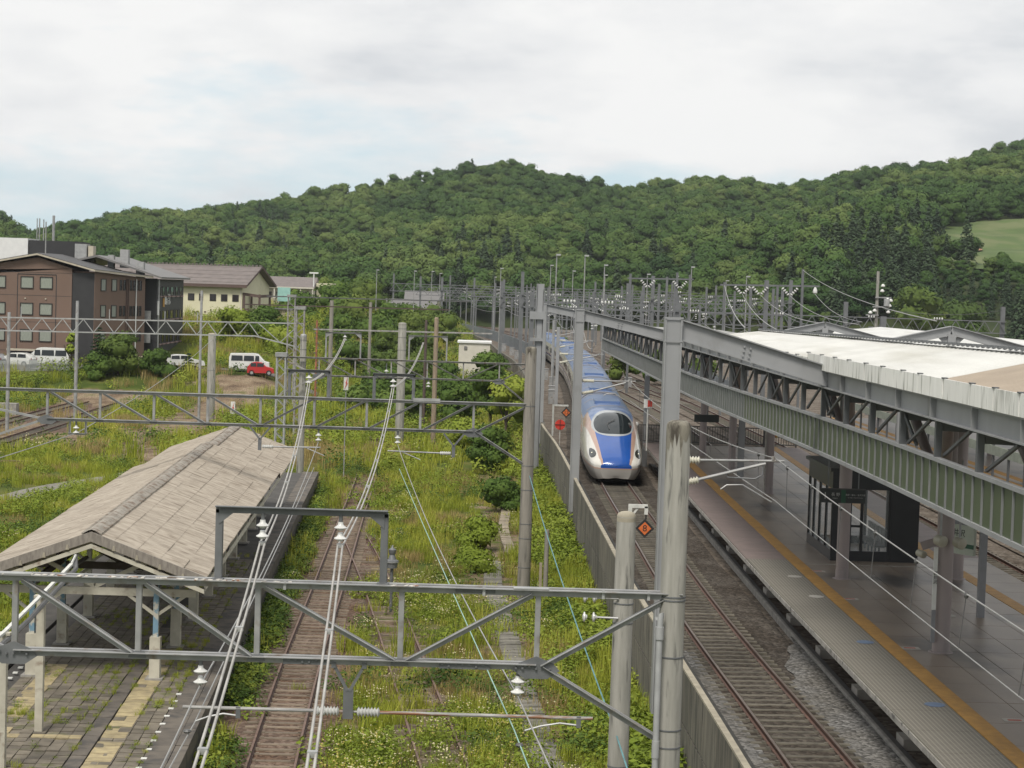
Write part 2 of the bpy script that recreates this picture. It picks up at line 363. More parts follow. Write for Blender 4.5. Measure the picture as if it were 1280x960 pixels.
wall_x, t1x, t2x, t3x, t4x, t5x, a1x, b1x, c1x, d1x = [px(p) for p in (WALL_X, T1, T2, T3, T4, T5, A1, B1, C1, D1)]
plx = lambda y: interp(y, PLAT); prx = lambda y: interp(y, PLAT_R)

# cheap smooth value noise for masks
_nz = RNG.random((256, 256))
def vnoise(x, y, s):
    x, y = x/s+97.3, y/s+31.7; i, j = math.floor(x), math.floor(y); u, v = x-i, y-j; u, v = u*u*(3-2*u), v*v*(3-2*v)
    g = lambda a, b: _nz[a % 256, b % 256]
    return (g(i, j)*(1-u)+g(i+1, j)*u)*(1-v) + (g(i, j+1)*(1-u)+g(i+1, j+1)*u)*v
def fnoise(x, y, s): return .55*vnoise(x, y, s)+.3*vnoise(x, y, s*.43)+.15*vnoise(x, y, s*.19)
def gz(x, y):
    """height of the natural ground"""
    wl = ss(-16, -26, x); left = 3.0*ss(188, 207, y)+3.9*ss(216, 266, y)+1.4*ss(285, 340, y)
    mid = 4.0*ss(215, 310, y)*ss(2, -8, x)*(1-wl)
    far = 4*ss(600, 760, y)*ss(-5, 30, x)
    return wl*left + mid + far + .35*(fnoise(x, y, 9)-.5)*ss(0, 4, abs(x-a1x(y)))*ss(8.2, 5, x)
def seg_d(x, y, pts):
    best = 1e9
    for (x0, y0), (x1, y1) in zip(pts, pts[1:]):
        dx, dy = x1-x0, y1-y0; t = max(0, min(1, ((x-x0)*dx+(y-y0)*dy)/(dx*dx+dy*dy))); best = min(best, math.hypot(x-x0-t*dx, y-y0-t*dy))
    return best
SOIL = [([(-26, 150), (-27, 172), (-25.5, 200)], 3.6), ([(-22, 128), (-27, 145)], 1.6), ([(-33, 140), (-31, 160)], 1.8), ([(-30, 200), (-24, 203)], 2.0)]
def soil(x, y):
    """0..1 how bare the ground is"""
    d = 0.
    for p, wd in SOIL: d = max(d, 1-ss(wd*.55, wd*1.3, seg_d(x, y, p)))
    if y < 180: d = max(d, .95*(1-ss(1.25, 2.1, abs(x-a1x(y)))) * (1 if y < 84 else ss(122, 88, y)))
    if y < 97: d = max(d, .5*(1-ss(.9, 1.8, abs(x-b1x(y)))))
    if 100 < y < 196:
        d = max(d, .95*(1-ss(1.6, 2.8, abs(x-c1x(y)))), .95*(1-ss(1.6, 2.8, abs(x-d1x(y)))))
    if 30 < y < 130: d = max(d, .5*(1-ss(1.2, 2.0, abs(x-interp(y, TROUGH)))))
    return d
TROUGH = [(30, 3.1), (49.4, 2.05), (59.4, 1.5), (80.6, .62), (88, .62), (101, 1.3), (123, 1.36), (135, 1.4)]

# ------------------------------------------------------------------ ground sheet
def ground_mat():
    m = bpy.data.materials.new('ground_soil'); m.use_nodes = True; MATS['ground_soil'] = m
    n, l = m.node_tree.nodes, m.node_tree.links; p = n['Principled BSDF']; p.inputs['Roughness'].default_value = .97; p.inputs['Specular IOR Level'].default_value = .1
    g = n.new('ShaderNodeNewGeometry'); at = n.new('ShaderNodeAttribute'); at.attribute_name = 'bare'
    def noise(s, d=6):
        q = n.new('ShaderNodeTexNoise'); q.inputs['Scale'].default_value = s; q.inputs['Detail'].default_value = d; l.new(g.outputs['Position'], q.inputs['Vector']); return q.outputs['Fac']
    def ramp(src, pts):
        r = n.new('ShaderNodeValToRGB'); e = r.color_ramp.elements
        while len(e) < len(pts): e.new(.5)
        for el, (q, k) in zip(e, pts): el.position = q; el.color = (*k, 1)
        l.new(src, r.inputs['Fac']); return r.outputs['Color']
    grass = ramp(noise(.35), ((.3, (.035, .055, .012)), (.5, (.075, .095, .02)), (.68, (.12, .115, .035))))
    earth = ramp(noise(.5), ((.3, (.12, .085, .06)), (.48, (.21, .155, .105)), (.6, (.27, .21, .145)), (.72, (.13, .13, .05))))
    stones = ramp(noise(9, 3), ((.35, (.5, .5, .5)), (.65, (1.15, 1.15, 1.15))))
    x = n.new('ShaderNodeMix'); x.data_type = 'RGBA'; x.blend_type = 'MULTIPLY'; x.inputs[0].default_value = 1; l.new(earth, x.inputs[6]); l.new(stones, x.inputs[7])
    a = n.new('ShaderNodeMath'); a.operation = 'ADD'; l.new(at.outputs['Fac'], a.inputs[0]); b = n.new('ShaderNodeMath'); b.operation = 'MULTIPLY_ADD'
    l.new(noise(.9), b.inputs[0]); b.inputs[1].default_value = 1.6; b.inputs[2].default_value = -.8; l.new(b.outputs[0], a.inputs[1])
    f = ramp(a.outputs[0], ((.3, (0, 0, 0)), (.6, (1, 1, 1))))
    y = n.new('ShaderNodeMix'); y.data_type = 'RGBA'; l.new(f, y.inputs[0]); l.new(grass, y.inputs[6]); l.new(x.outputs[2], y.inputs[7]); l.new(y.outputs[2], p.inputs['Base Color'])
    bp = n.new('ShaderNodeBump'); bp.inputs['Strength'].default_value = .6; bp.inputs['Distance'].default_value = .06; l.new(noise(7, 4), bp.inputs['Height']); l.new(bp.outputs[0], p.inputs['Normal'])
ground_mat()
def spaced(a, b, s0, s1):
    out = [a]; 
    while out[-1] < b: t = (out[-1]-a)/(b-a); out.append(out[-1]+s0+(s1-s0)*t)
    out[-1] = b; return out
gxs = [-1400, -900, -600, -300, -180] + list(np.arange(-110, -48, 4.)) + list(np.arange(-48, 8.1, 1.0)) + [16, 30, 60, 120, 300, 700, 1400]
gys = [-200, -60, 0, 20] + list(np.arange(32, 140, 1.25)) + list(np.arange(140, 270, 2.5)) + list(np.arange(270, 800, 16.)) + [900, 1100, 1500, 1750]
bmg = MB().grid([[(x, y, gz(x, y) if -120 < x < 60 and 0 < y < 900 else gz(max(-119, min(59, x)), max(0, min(899, y)))) for x in gxs] for y in gys])
ground = structure(bmg.build('ground', 'ground_soil', fixn=False))
at = ground.data.attributes.new('bare', 'FLOAT', 'POINT')
at.data.foreach_set('value', np.array([soil(v[0], v[1]) if 20 < v[1] < 270 and -60 < v[0] < 8 else 0. for v in bmg.v], np.float32))

# the raised bed of the express line and its yard
ys = spaced(15, 720, 2.5, 14)
def bed(name, m, x0f, x1f, z, ys_, nx=2):
    return structure(MB().grid([[(x0f(y)+(x1f(y)-x0f(y))*i/(nx-1), y, z) for i in range(nx)] for y in ys_]).build(name, m, fixn=False))
bed('yard_bed', 'yard_gravel', lambda y: wall_x(y)+.12, lambda y: 130, 2.0, ys)

# ------------------------------------------------------------------ tracks: rails, sleepers, ballast
RAILP = [(-.066, 0), (.066, 0), (.05, .018), (.012, .03), (.012, .105), (.034, .115), (.034, .15), (-.034, .15), (-.034, .115), (-.012, .105), (-.012, .03), (-.05, .018)]
def rail_mesh(xf, off, z, ys_, top=False):
    mb = MB(); prof = [(-.03, .1505), (.03, .1505)] if top else RAILP
    rows = [[(xf(y)+off+a, y, z+b) for a, b in (prof if top else prof+prof[:1])] for y in ys_]; return mb.grid(rows)
def track(name, xf, y0, y1, zr, gauge, ballast_m, rail_m, top_m, sleeper_m, sl_len, spacing, shoulder=None, y_sl=None, sl_name='sleeper', wild=0., step=2.):
    """zr: height of the rail head"""
    tr = thing(name, '', '', (xf(y0), y0, zr-.27)); structure(tr); del tr['label']; del tr['category']
    yy = list(np.arange(y0, y1, step))+[y1]
    if shoulder:
        wi, wo, dz = shoulder
        rows = []
        for y in yy:
            c = xf(y); j = lambda k: .05*(fnoise(c+k*3, y, 1.3)-.5)
            rows.append([(c-wo+j(1)*6, y, zr-.27-dz), (c-wi, y, zr-.22+j(2)), (c-gauge/2, y, zr-.185+j(3)), (c, y, zr-.18+j(4)), (c+gauge/2, y, zr-.185+j(5)), (c+wi, y, zr-.22+j(6)), (c+wo+j(7)*6, y, zr-.27-dz)])
        MB().grid(rows).build('ballast', ballast_m, tr, smooth=True)
    for s in (-1, 1):
        r = rail_mesh(xf, s*gauge/2, zr-.15, yy).build('rail', rail_m, tr)
        rail_mesh(xf, s*gauge/2, zr-.15, yy, True).build('rail_head', top_m, r, fixn=False)
    base = None
    if y_sl:
        n = int((y_sl[1]-y_sl[0])/spacing); far = MB()
        for i in range(n):
            y = y_sl[0]+i*spacing+RNG.normal(0, .02+wild*.4); h = math.atan((xf(y+.5)-xf(y-.5)))
            if i < 290:
                if base is None:
                    hl = sl_len/2; mb = MB(); mb.prism([(-.11, -.16), (.11, -.16), (.085, .0), (-.085, .0)], -hl, hl, plane='yz')
                    for s in (-1, 1): mb.box((s*gauge/2-.12, 0, .012), (.09, .11, .03)); mb.box((s*gauge/2+.12, 0, .012), (.09, .11, .03))
                    base = mb.mesh('sleeper'); base.materials.append(MATS[sleeper_m])
                piece(sl_name, base, tr, (xf(y)+RNG.normal(0, wild*.15), y, zr-.155+RNG.normal(0, .004+wild*.05)), (0, 0, -h+RNG.normal(0, .006+wild*.12)))
            else: far.box((xf(y), y, zr-.2), (sl_len, .2, .1), -h)
        if far.v: o = far.build(sl_name, sleeper_m, tr); o['kind'] = 'stuff'
    return tr
track('express_track', t1x, 18, 690, 2.30, 1.505, 'ballast_brown', 'rail_rust', 'rail_top', 'sleeper_concrete', 2.4, .6, (1.45, 2.3, -.02), (33, 107), step=2.5)
def joined_sleepers(tr, xf, y0, y1, z, sl):
    mb = MB()
    for y in np.arange(y0, y1, .62): mb.box((xf(y), y, z-.2), (sl, .22, .12))
    o = mb.build('sleeper', 'sleeper_concrete', tr); o['kind'] = 'stuff'
for xf, y0, y1 in ((t2x, 40, 690), (t3x, 40, 690), (t4x, 186, 274), (t5x, 119, 279)):
    tr = track('yard_track', xf, y0, y1, 2.31, 1.505, 'yard_gravel', 'rail_rust', 'rail_top', 'sleeper_concrete', 2.4, .6, (1.4, 2.1, -.03), step=4.)
    joined_sleepers(tr, xf, y0, min(y1, 330), 2.31, 2.4)
track('old_track', a1x, 30, 170, .26, 1.26, 'ballast_rust', 'rail_rust', 'old_rail_top', 'sleeper_wood', 2.15, .62, (1.25, 1.95, .02), (32, 104), wild=.12)
track('old_track', b1x, 30, 95, .22, 1.26, 'ballast_rust', 'rail_rust', 'old_rail_top', 'sleeper_wood', 2.0, 1.0, None, (34, 92), wild=.3)
for xf in (c1x, d1x):
    tr = track('old_track', xf, 122, 242, .27, 1.26, 'ballast_rust', 'rail_rust', 'old_rail_top', 'sleeper_wood', 2.1, .66, (1.3, 2.2, .02), step=4.)
    joined_sleepers(tr, xf, 122, 240, .27, 2.1)

# lighter fresh stone along both shoulders of the near express track
def strip(name, m, x0f, x1f, z0, z1, ya, yb, st=.6, amp=.04):
    rows = []
    for y in np.arange(ya, yb+.01, st):
        a, b = x0f(y), x1f(y); rows.append([(a+(b-a)*t, y, z0+(z1-z0)*t+amp*(fnoise(a+(b-a)*t, y, .5)-.5)) for t in np.linspace(0, 1, 6)])
    return structure(MB().grid(rows).build(name, m, smooth=True, fixn=False))
strip('fresh_ballast', 'ballast_grey', lambda y: wall_x(y)+.22, lambda y: t1x(y)-1.02+.16*(fnoise(3, y, 1.)-.5), 2.13, 2.125, 30, 56)
strip('fresh_ballast', 'ballast_grey', lambda y: t1x(y)+1.08+.22*(fnoise(9, y, 1.)-.5)+(8.8-t1x(y))*max(0, ss(50, 60, y)+.5*(fnoise(4, y, .8)-.5)*ss(49, 52, y)), lambda y: 9.95, 2.125, 2.14, 30, 56+3)

# cable trough of concrete lids beside the wall, partly sunk in weeds
trg = thing('cable_trough', '', ''); structure(trg); del trg['label']; del trg['category']
lid = MB(); lid.box((0, 0, .03), (.80, .47, .07)); lidm = lid.mesh('trough_lid'); lidm.materials.append(MATS['path_slab'])
lid2 = MB(); lid2.box((0, 0, .05), (.52, .66, .09)); lidm2 = lid2.mesh('trough_lid'); lidm2.materials.append(MATS['path_slab_tan'])
y = 42.
while y < 88:
    h = math.atan(interp(y+1, TROUGH)-interp(y-1, TROUGH))/1.0
    piece('trough_lid', lidm, trg, (interp(y, TROUGH), y, .03+RNG.normal(0, .012)), (RNG.normal(0, .02), RNG.normal(0, .02), -h/2+RNG.normal(0, .02))); y += .5
y = 90.
while y < 126: piece('trough_lid', lidm2, trg, (1.36+.12*math.sin(y*.3), y, .1+RNG.normal(0, .02)), (RNG.normal(0, .03), RNG.normal(0, .03), RNG.normal(0, .04))); y += .7
# pale curving concrete walk left of the old platform
walk = [(-38, 88), (-32, 97.5), (-27, 105.7), (-25.5, 114.9), (-22.7, 123.4), (-20.5, 128)]
wb = MB()
rows = []
for i in range(33):
    t = i/32*5; k = min(4, int(t)); u = t-k; a, b = Vector((*walk[k], 0)), Vector((*walk[k+1], 0)); p = a.lerp(b, u); d = (b-a).normalized(); nrm = Vector((-d.y, d.x, 0))
    rows.append([p+nrm*.9+Vector((0, 0, .1+gz(p.x, p.y))), p-nrm*.9+Vector((0, 0, .1+gz(p.x, p.y)))])
structure(wb.grid(rows).build('concrete_walk', 'path_slab', fixn=False))

# ------------------------------------------------------------------ retaining wall of the express line
rw = thing('retaining_wall', 'long stained concrete retaining wall below the express train', 'wall', (wall_x(30), 30, 0))
y = 30.; yy = []
while y < 137: yy.append(y); y += 2.3
for a, b in zip(yy, yy[1:]):
    xa, xb = wall_x(a), wall_x(b); th = math.atan((xb-xa)/(b-a)); L_ = math.hypot(b-a, xb-xa)-.06; c = ((xa+xb)/2, (a+b)/2)
    for z0, z1 in ((.55, 1.84), (1.89, 3.2)):
        MB().box((c[0], c[1], (z0+z1)/2), (.16, L_, z1-z0), -th).build('wall_panel', 'wall_concrete', rw)
    MB().box((c[0]-.01, c[1], 3.225), (.15, L_+.055, .06), -th).build('coping', 'wall_cope', rw)
    MB().box((c[0]+.2, a, .2), (.28, .3, .7), -th).build('buttress', 'wall_concrete', rw)
    MB().box((c[0]+.34, c[1], .25), (.1, L_+.06, 5.3), -th).build('base_wall', 'recess_shade', rw)
fw = thing('retaining_wall', 'low concrete side wall where the express line bends away to the left', 'wall', (wall_x(140), 140, 0))
rows = [[(wall_x(y), y, -.3), (wall_x(y), y, 3.1), (wall_x(y)+.3, y, 3.1)] for y in spaced(137, 690, 3, 12)]
MB().grid(rows).build('wall_face', 'wall_concrete', fw, fixn=False)
for y in spaced(140, 420, 4.5, 4.5): MB().box((wall_x(y)-.06, y, 1.4), (.12, .35, 3.2)).build('pilaster', 'wall_concrete', fw)
# sound barrier along the outer rim of the far bend
mat('barrier_blue', (.17, .19, .21), (.12, .135, .15), .6, 1.5, rand=.12)
sb = thing('noise_barrier', 'blue grey panel barrier along the far curve of the viaduct', 'barrier', (0, 300, 2))
yb = spaced(285, 560, 5.5, 9)
for a, b in zip(yb, yb[1:]):
    xa, xb = t2x(a)-6.4-1.3, t2x(b)-6.4-1.3
    if xa > t1x(a)-2.6: xa = t1x(a)-2.6; xb = t1x(b)-2.6
    th = math.atan((xb-xa)/(b-a)); MB().box(((xa+xb)/2, (a+b)/2, 3.0), (.12, math.hypot(b-a, xb-xa)-.05, 2.2), -th).build('barrier_panel', 'barrier_blue', sb)
# ------------------------------------------------------------------ express platform
mat('plat_slab', (.24, .195, .155), (.19, .156, .126), .38, 1.1, stretch=(1, .5, 1), coords='World', rand=.05, stain=((.075, .068, .062), .5, .52, .68), bump=.06)
mat('plat_pink', (.19, .15, .138), (.16, .127, .118), .6, 2, coords='World', rand=.05)
mat('tactile_yellow', (.43, .235, .055), (.33, .18, .05), .6, 4, rand=.08, bump=.5, bscale=30)
mat('edge_white', (.36, .34, .305), (.24, .23, .205), .7, 3, stain=((.10, .095, .09), 4, .55, .7))
mat('sign_grey', (.17, .165, .155), (.14, .135, .13), .6, 3)
mat('support_grey', (.48, .45, .40), (.38, .355, .32), .8, 3)
def grating_mat():
    m = bpy.data.materials.new('edge_grating'); m.use_nodes = True; MATS['edge_grating'] = m
    n, l = m.node_tree.nodes, m.node_tree.links; p = n['Principled BSDF']; p.inputs['Roughness'].default_value = .6
    g = n.new('ShaderNodeNewGeometry'); mp = n.new('ShaderNodeMapping'); mp.inputs['Scale'].default_value = (9.5, 9.5, 9.5); l.new(g.outputs['Position'], mp.inputs['Vector'])
    v = n.new('ShaderNodeTexVoronoi'); v.feature = 'DISTANCE_TO_EDGE'; v.inputs['Randomness'].default_value = 0; l.new(mp.outputs['Vector'], v.inputs['Vector'])
    v.voronoi_dimensions = '2D'; v.inputs['Scale'].default_value = 1
    r = n.new('ShaderNodeValToRGB'); e = r.color_ramp.elements; e[0].position, e[1].position = .10, .22; e[0].color = (.23, .215, .18, 1); e[1].color = (.105, .096, .082, 1)
    l.new(v.outputs['Distance'], r.inputs['Fac']); l.new(r.outputs['Color'], p.inputs['Base Color'])
    b = n.new('ShaderNodeBump'); b.inputs['Strength'].default_value = .5; b.inputs['Distance'].default_value = .02; b.invert = True; l.new(v.outputs['Distance'], b.inputs['Height']); l.new(b.outputs[0], p.inputs['Normal'])
grating_mat()
PZ = 3.55
pf = thing('station_platform', 'grey station platform with yellow tactile strips under the white canopy', 'platform', (14, 60, 2))
YE = 117.
# kerb, void below, supports
rows = [[(plx(y)+.53, y, 1.9), (plx(y)+.53, y, 2.20), (plx(y)+.56, y, 2.22), (plx(y)+.64, y, 2.22), (plx(y)+.65, y, 2.1)] for y in spaced(18, 118, 2, 2)]
MB().grid(rows).build('kerb', 'kerb_concrete', pf, fixn=False)
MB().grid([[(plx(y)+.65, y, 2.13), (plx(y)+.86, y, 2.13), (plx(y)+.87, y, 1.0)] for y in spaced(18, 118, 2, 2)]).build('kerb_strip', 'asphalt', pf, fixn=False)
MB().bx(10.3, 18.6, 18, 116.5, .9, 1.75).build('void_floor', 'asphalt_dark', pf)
MB().bx(12.3, 16.6, 18, 116.5, 2.0, 3.2).build('core_wall', 'recess_shade', pf)
sp = None
for i, y in enumerate(np.arange(28.0, 116, 5.65)):
    mb = MB().box((plx(y)+1.36, y, 2.02), (.9, .8, .5)).box((plx(y)+1.6, y, 2.75), (.2, .2, 1.0)); mb.beam((plx(y)+.2, y, 3.3), (plx(y)+3, y, 3.3), .2, .22)
    mb.build('support', 'support_grey', pf)
# floor slabs, tactile tiles and edge panels, all piece by piece
def floor_piece(name, m, xa, xb, y0, y1, z0, z1, g=.012):
    return MB().add([(f(y)+s, y, z) for z in (z0, z1) for y, f, s in ((y0+g, xa, g), (y0+g, xb, -g), (y1-g, xb, -g), (y1-g, xa, g))],
                    [(3, 2, 1, 0), (4, 5, 6, 7), (0, 1, 5, 4), (1, 2, 6, 5), (2, 3, 7, 6), (3, 0, 4, 7)]).build(name, m, pf)
L0, L1, L2 = (lambda y: plx(y)), (lambda y: plx(y)+1.46), (lambda y: plx(y)+1.92)
Rr0, Rr1, Rr2 = (lambda y: prx(y)), (lambda y: prx(y)-1.46), (lambda y: prx(y)-1.92)
def lane(k, n=5): return lambda y: L2(y)+(Rr2(y)-L2(y))*k/n
MB().grid([[(L1(y), y, PZ-.03), (Rr1(y), y, PZ-.03)] for y in spaced(18, YE, 2, 2)]).build('bedding', 'asphalt_dark', pf, fixn=False)
y = 22.
while y < YE-1:
    y1 = min(y+2.1, YE)
    for k in range(5): floor_piece('floor_slab', 'plat_slab', lane(k), lane(k+1), y, y1, PZ-.12, PZ+RNG.normal(0, .0012), .011)
    y = y1
y = 24.
while y < YE-.5:
    y1 = y+1.2; floor_piece('tactile_tile', 'tactile_yellow', L1, L2, y, min(y1, YE), PZ-.1, PZ+.012, .006)
    if y > 50: floor_piece('tactile_tile', 'tactile_yellow', Rr2, Rr1, y, min(y1, YE), PZ-.1, PZ+.012, .006)
    y = y1
y = 24.
while y < YE-.5:
    y1 = min(y+2.0, YE); m_ = 'edge_grating' if y < 65 else 'plat_pink'
    floor_piece('edge_panel', m_, L0, L1, y, y1, PZ-.09, PZ-.002, .01)
    e = MB().add([(plx(a)+d, a, z) for z in (PZ-.19, PZ-.05) for a, d in ((y+.01, -.015), (y1-.01, -.015), (y1-.01, .1), (y+.01, .1))],
                 [(3, 2, 1, 0), (4, 5, 6, 7), (0, 1, 5, 4), (1, 2, 6, 5), (2, 3, 7, 6), (3, 0, 4, 7)]); e.build('edge_lip', 'edge_white', pf)
    if y > 48: floor_piece('edge_panel', 'plat_pink' if y > 66 else 'plat_slab', Rr1, Rr0, y, y1, PZ-.09, PZ-.002, .01)
    y = y1
floor_piece('front_joint', 'edge_white', L2, Rr2, 65.1, 65.22, PZ, PZ+.006, 0)
# boarding marks printed on the floor
mat('mark_white', (.42, .40, .36), (.34, .32, .29), .6, 6)
mat('mark_red', (.40, .09, .06), (.34, .08, .05), .6, 6)
mat('mark_blue', (.13, .19, .29), (.11, .15, .23), .6, 6)
for x, yy_, m_ in ((12.0, 41.2, 'mark_red'), (11.55, 49.6, 'mark_red'), (11.5, 57.6, 'mark_red'), (11.5, 63.4, 'mark_red')):
    b = MB().box((x, yy_, PZ+.006), (.52, .34, .008)).build('boarding_mark', 'mark_white', pf); MB().box((x, yy_, PZ+.012), (.3, .12, .006)).build('arrow', m_, b)
for x, yy_, m_ in ((10.55, 42.6, 'mark_blue'), (10.5, 50.3, 'mark_blue'), (10.5, 57.9, 'mark_white'), (10.5, 62, 'mark_white'), (13.4, 44, 'mark_white'), (13.9, 55, 'mark_white'), (15.3, 57, 'mark_white')):
    MB().lathe((x, yy_, PZ+.004), [(.24, 0), (.24, .008)], 14).build('floor_mark', m_, pf)

# fence across the far end of the platform
pfn = thing('platform_fence', 'dark bar fence closing the far end of the express platform', 'fence', (14.5, 117.2, PZ))
mat('fence_dark', (.075, .072, .07), (.05, .048, .046), .6, 4)
for z in (.12, 1.12): MB().beam((9.6, 117.2, PZ+z), (19.6, 117.2, PZ+z), .05, .06).build('fence_rail', 'fence_dark', pfn)
for i in range(62):
    x = 9.7+i*.16; MB().bx(x-.016, x+.016, 117.185, 117.215, PZ+.1, PZ+1.14).build('fence_bar', 'fence_dark', pfn)
for i in range(6): MB().box((9.6+i*2.0, 117.2, PZ+.6), (.08, .08, 1.25)).build('fence_post', 'fence_dark', pfn)
gp = thing('gate_post', 'pale round posts with white ball lights beside the platform end fence', 'post', (9.4, 116, PZ))
MB().lathe((9.15, 116, 2.1), [(.13, 0), (.13, 2.5)], 10).lathe((9.45, 116, 2.1), [(.1, 0), (.1, 2.5)], 10).build('post', 'edge_white', gp)
MB().lathe((9.45, 116, 4.6), [(.05, 0), (.13, .06), (.16, .16), (.12, .28), (.03, .32)], 10).build('ball', 'porcelain', gp, True)

# ------------------------------------------------------------------ platform columns
mat('column_pink', (.29, .245, .235), (.24, .205, .20), .5, 1.5, stretch=(1, 1, .3), stain=((.17, .15, .145), 1.5, .6, .8))
def column(x, y, label, r=.21, top=10.1, base=True):
    c = thing('platform_column', label, 'column', (x, y, PZ), 'pinkish round columns of the platform canopy')
    MB().lathe((x, y, PZ), [(r, 0), (r, top-PZ)], 18).build('shaft', 'column_pink', c, True)
    MB().lathe((x, y, PZ), [(r+.1, .0), (r+.09, .02), (r+.012, .03), (r+.01, .30), (r, .31)], 18).build('base_ring', 'column_pink', c, True)
    return c
cA = column(12.28, 49.2, 'thick round platform column nearest the viewer with a white strip sign on its left side', .225)
cB = column(12.05, 61.9, 'round platform column just in front of the black waiting room')
column(13.6, 88.6, 'round platform column with a white pipe up its left side, behind the catenary arm', .2)
column(13.2, 99.1, 'round platform column with an orange taped band at its top', .2)
column(12.75, 108.6, 'farthest round platform column beside the end fence', .2)
column(16.05, 62.6, 'round platform column behind the green and white station name sign', .21)
cC = [o for o in COL.objects if o.name.startswith('platform_column') and o.parent is None]
mat('tape_orange', (.50, .20, .05), (.36, .13, .04), .6, 6)
o99 = cC[3]; MB().lathe((13.2, 99.1, 6.75), [(.212, 0), (.212, .55)], 18).build('orange_band', 'tape_orange', o99, True)
MB().lathe((13.36, 88.42, PZ), [(.04, 0), (.04, 4.2)], 8).build('drain_pipe', 'edge_white', cC[2], True)
# white strip sign along the near column
mat('sign_white', (.66, .66, .63), (.58, .58, .55), .5, 3)
mat('sign_grey', (.22, .225, .235), (.20, .20, .21), .5, 3)
vs = thing('strip_sign', 'tall narrow white sign strip with dark characters on the near round column', 'sign', (12.0, 49.1, PZ+.25))
MB().bx(11.95, 12.05, 48.99, 49.05, PZ+1.15, PZ+2.8).build('panel', 'sign_white', vs)
MB().bx(11.95, 12.05, 48.99, 49.05, PZ+.28, PZ+1.14).build('lower_panel', 'sign_grey', vs)
MB().beam((12.0, 49.02, PZ+.6), (12.2, 49.15, PZ+.6), .03, .03).beam((12.0, 49.02, PZ+2.4), (12.2, 49.15, PZ+2.4), .03, .03).build('bracket', 'galv', vs)
text('characters', '軽\n井\n沢', .115, 'wire_dark', vs, (12.0, 48.985, PZ+2.0), (R(90), 0, 0))

# ------------------------------------------------------------------ canopy: wind screen of green panels, open truss, eave beam, white fascia, roof
mat('panel_green', (.066, .088, .040), (.057, .078, .036), .5, .8, rand=.08, stain=((.075, .095, .055), 1., .6, .8))
mat('batten_grey', (.19, .195, .195), (.15, .155, .155), .55, 2)
mat('panel_greygreen', (.10, .115, .105), (.085, .10, .09), .5, 1, rand=.08)
mat('roof_white', (.56, .56, .54), (.50, .50, .48), .55, .6, stretch=(3, .4, 1), coords='World', rand=.035, stain=((.44, .435, .40), .35, .50, .72))
mat('roof_tan', (.36, .30, .235), (.30, .25, .195), .6, 1, rand=.03)
mat('fascia_white', (.80, .795, .76), (.73, .725, .69), .6, 1.5, stretch=(1, 3.5, .35), rand=.06, stain=((.17, .17, .135), 2.2, .56, .72))
mat('roof_grey_lower', (.30, .30, .285), (.24, .24, .23), .6, 1)
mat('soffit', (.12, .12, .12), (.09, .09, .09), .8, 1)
mat('frame_dark', (.105, .11, .115), (.08, .085, .09), .55, 2)
cn = thing('platform_canopy', 'long platform canopy with white metal roof, white fascia and a green panelled wind screen', 'canopy', (9.2, 60, 8))
XE = 9.2
def ex(y): return XE + .10*ss(60, 120, y)
YN, YF = 24.0, 150.0
def zb(y): return 8.60-.35*ss(40, 90, y)                              # underside of the screen
# screen panels and battens
y = YN; k = 0; pitch = .68
pan = {}; 
while y < YF and k < 186:
    m_ = 'panel_green' if y < 66 else 'panel_greygreen'
    z0 = zb(y); MB().bx(ex(y)-.012, ex(y)+.012, y+.035, y+pitch-.035, z0+.05, z0+.95).build('screen_panel', m_, cn)
    MB().bx(ex(y)-.045, ex(y)+.02, y-.026, y+.026, z0+.045, z0+.955).build('batten', 'batten_grey', cn)
    y += pitch; k += 1
ye_ = y
for nm, dz, h in (('bottom_rail', 0, .09), ('top_rail', .96, .08)):
    MB().grid([[(ex(y)+a, y, zb(y)+dz+b) for a, b in ((-.07, 0), (.07, 0), (.07, h), (-.07, h), (-.07, 0))] for y in spaced(YN, ye_, 6, 6)]).build(nm, 'steel_grey', cn)
# posts and braces of the open band
i = 0; y = YN+.9
while y < ye_:
    z0, z1 = zb(y)+1.0, 10.42; MB().box((ex(y)+.02, y, (z0+z1)/2), (.13, .13, z1-z0)).build('post', 'frame_dark', cn)
    if i % 3 == 2:
        for s in (-1, 1): MB().beam((ex(y)+.02, y, z1-.05), (ex(y)+.25, y+s*.42, z0+.05), .06, .06).build('brace', 'frame_dark', cn)
    MB().beam((ex(y)+.12, y+3.1, z0+.08), (ex(y)+.12, y+1.1, z1-.1), .06, .06).build('diagonal', 'frame_dark', cn)
    if i < 32: MB().beam((ex(y)+.1, y, 10.3), (17.9, y, 10.05), .1, .26).build('cross_beam', 'frame_dark', cn)
    y += 3.25; i += 1
# long eave beam with stiffeners
for a, b in ((YN, 51), (51, 97), (97, 140), (140, 152)): MB().ibeam((ex(a)-.02, a, 10.63), (ex(b)-.02, b, 10.63), .26, .46).build('eave_beam', 'steel_grey', cn)
for y in np.arange(YN+1, 150, 3.25): MB().bx(ex(y)-.15, ex(y)-.03, y-.02, y+.02, 10.43, 10.83).build('stiffener', 'steel_grey', cn)
# fascia sheets with little clips
y = YN; fz0, fz1 = 10.87, 11.27
while y < 150:
    y1 = y+RNG.choice([1.6, 1.9, 2.1]); h = fz1-.12*ss(51, 51.5, y)-.20*(y > 77); j = RNG.normal(0, .006)
    MB().bx(ex(y)-.20+j, ex(y)-.17+j, y+.012, y1-.012, fz0, h).build('fascia_sheet', 'fascia_white', cn)
    if y < 90: MB().bx(ex(y)-.215, ex(y)-.12, y1-.08, y1+.08, h, h+.025).build('clip', 'frame_dark', cn)
    y = y1
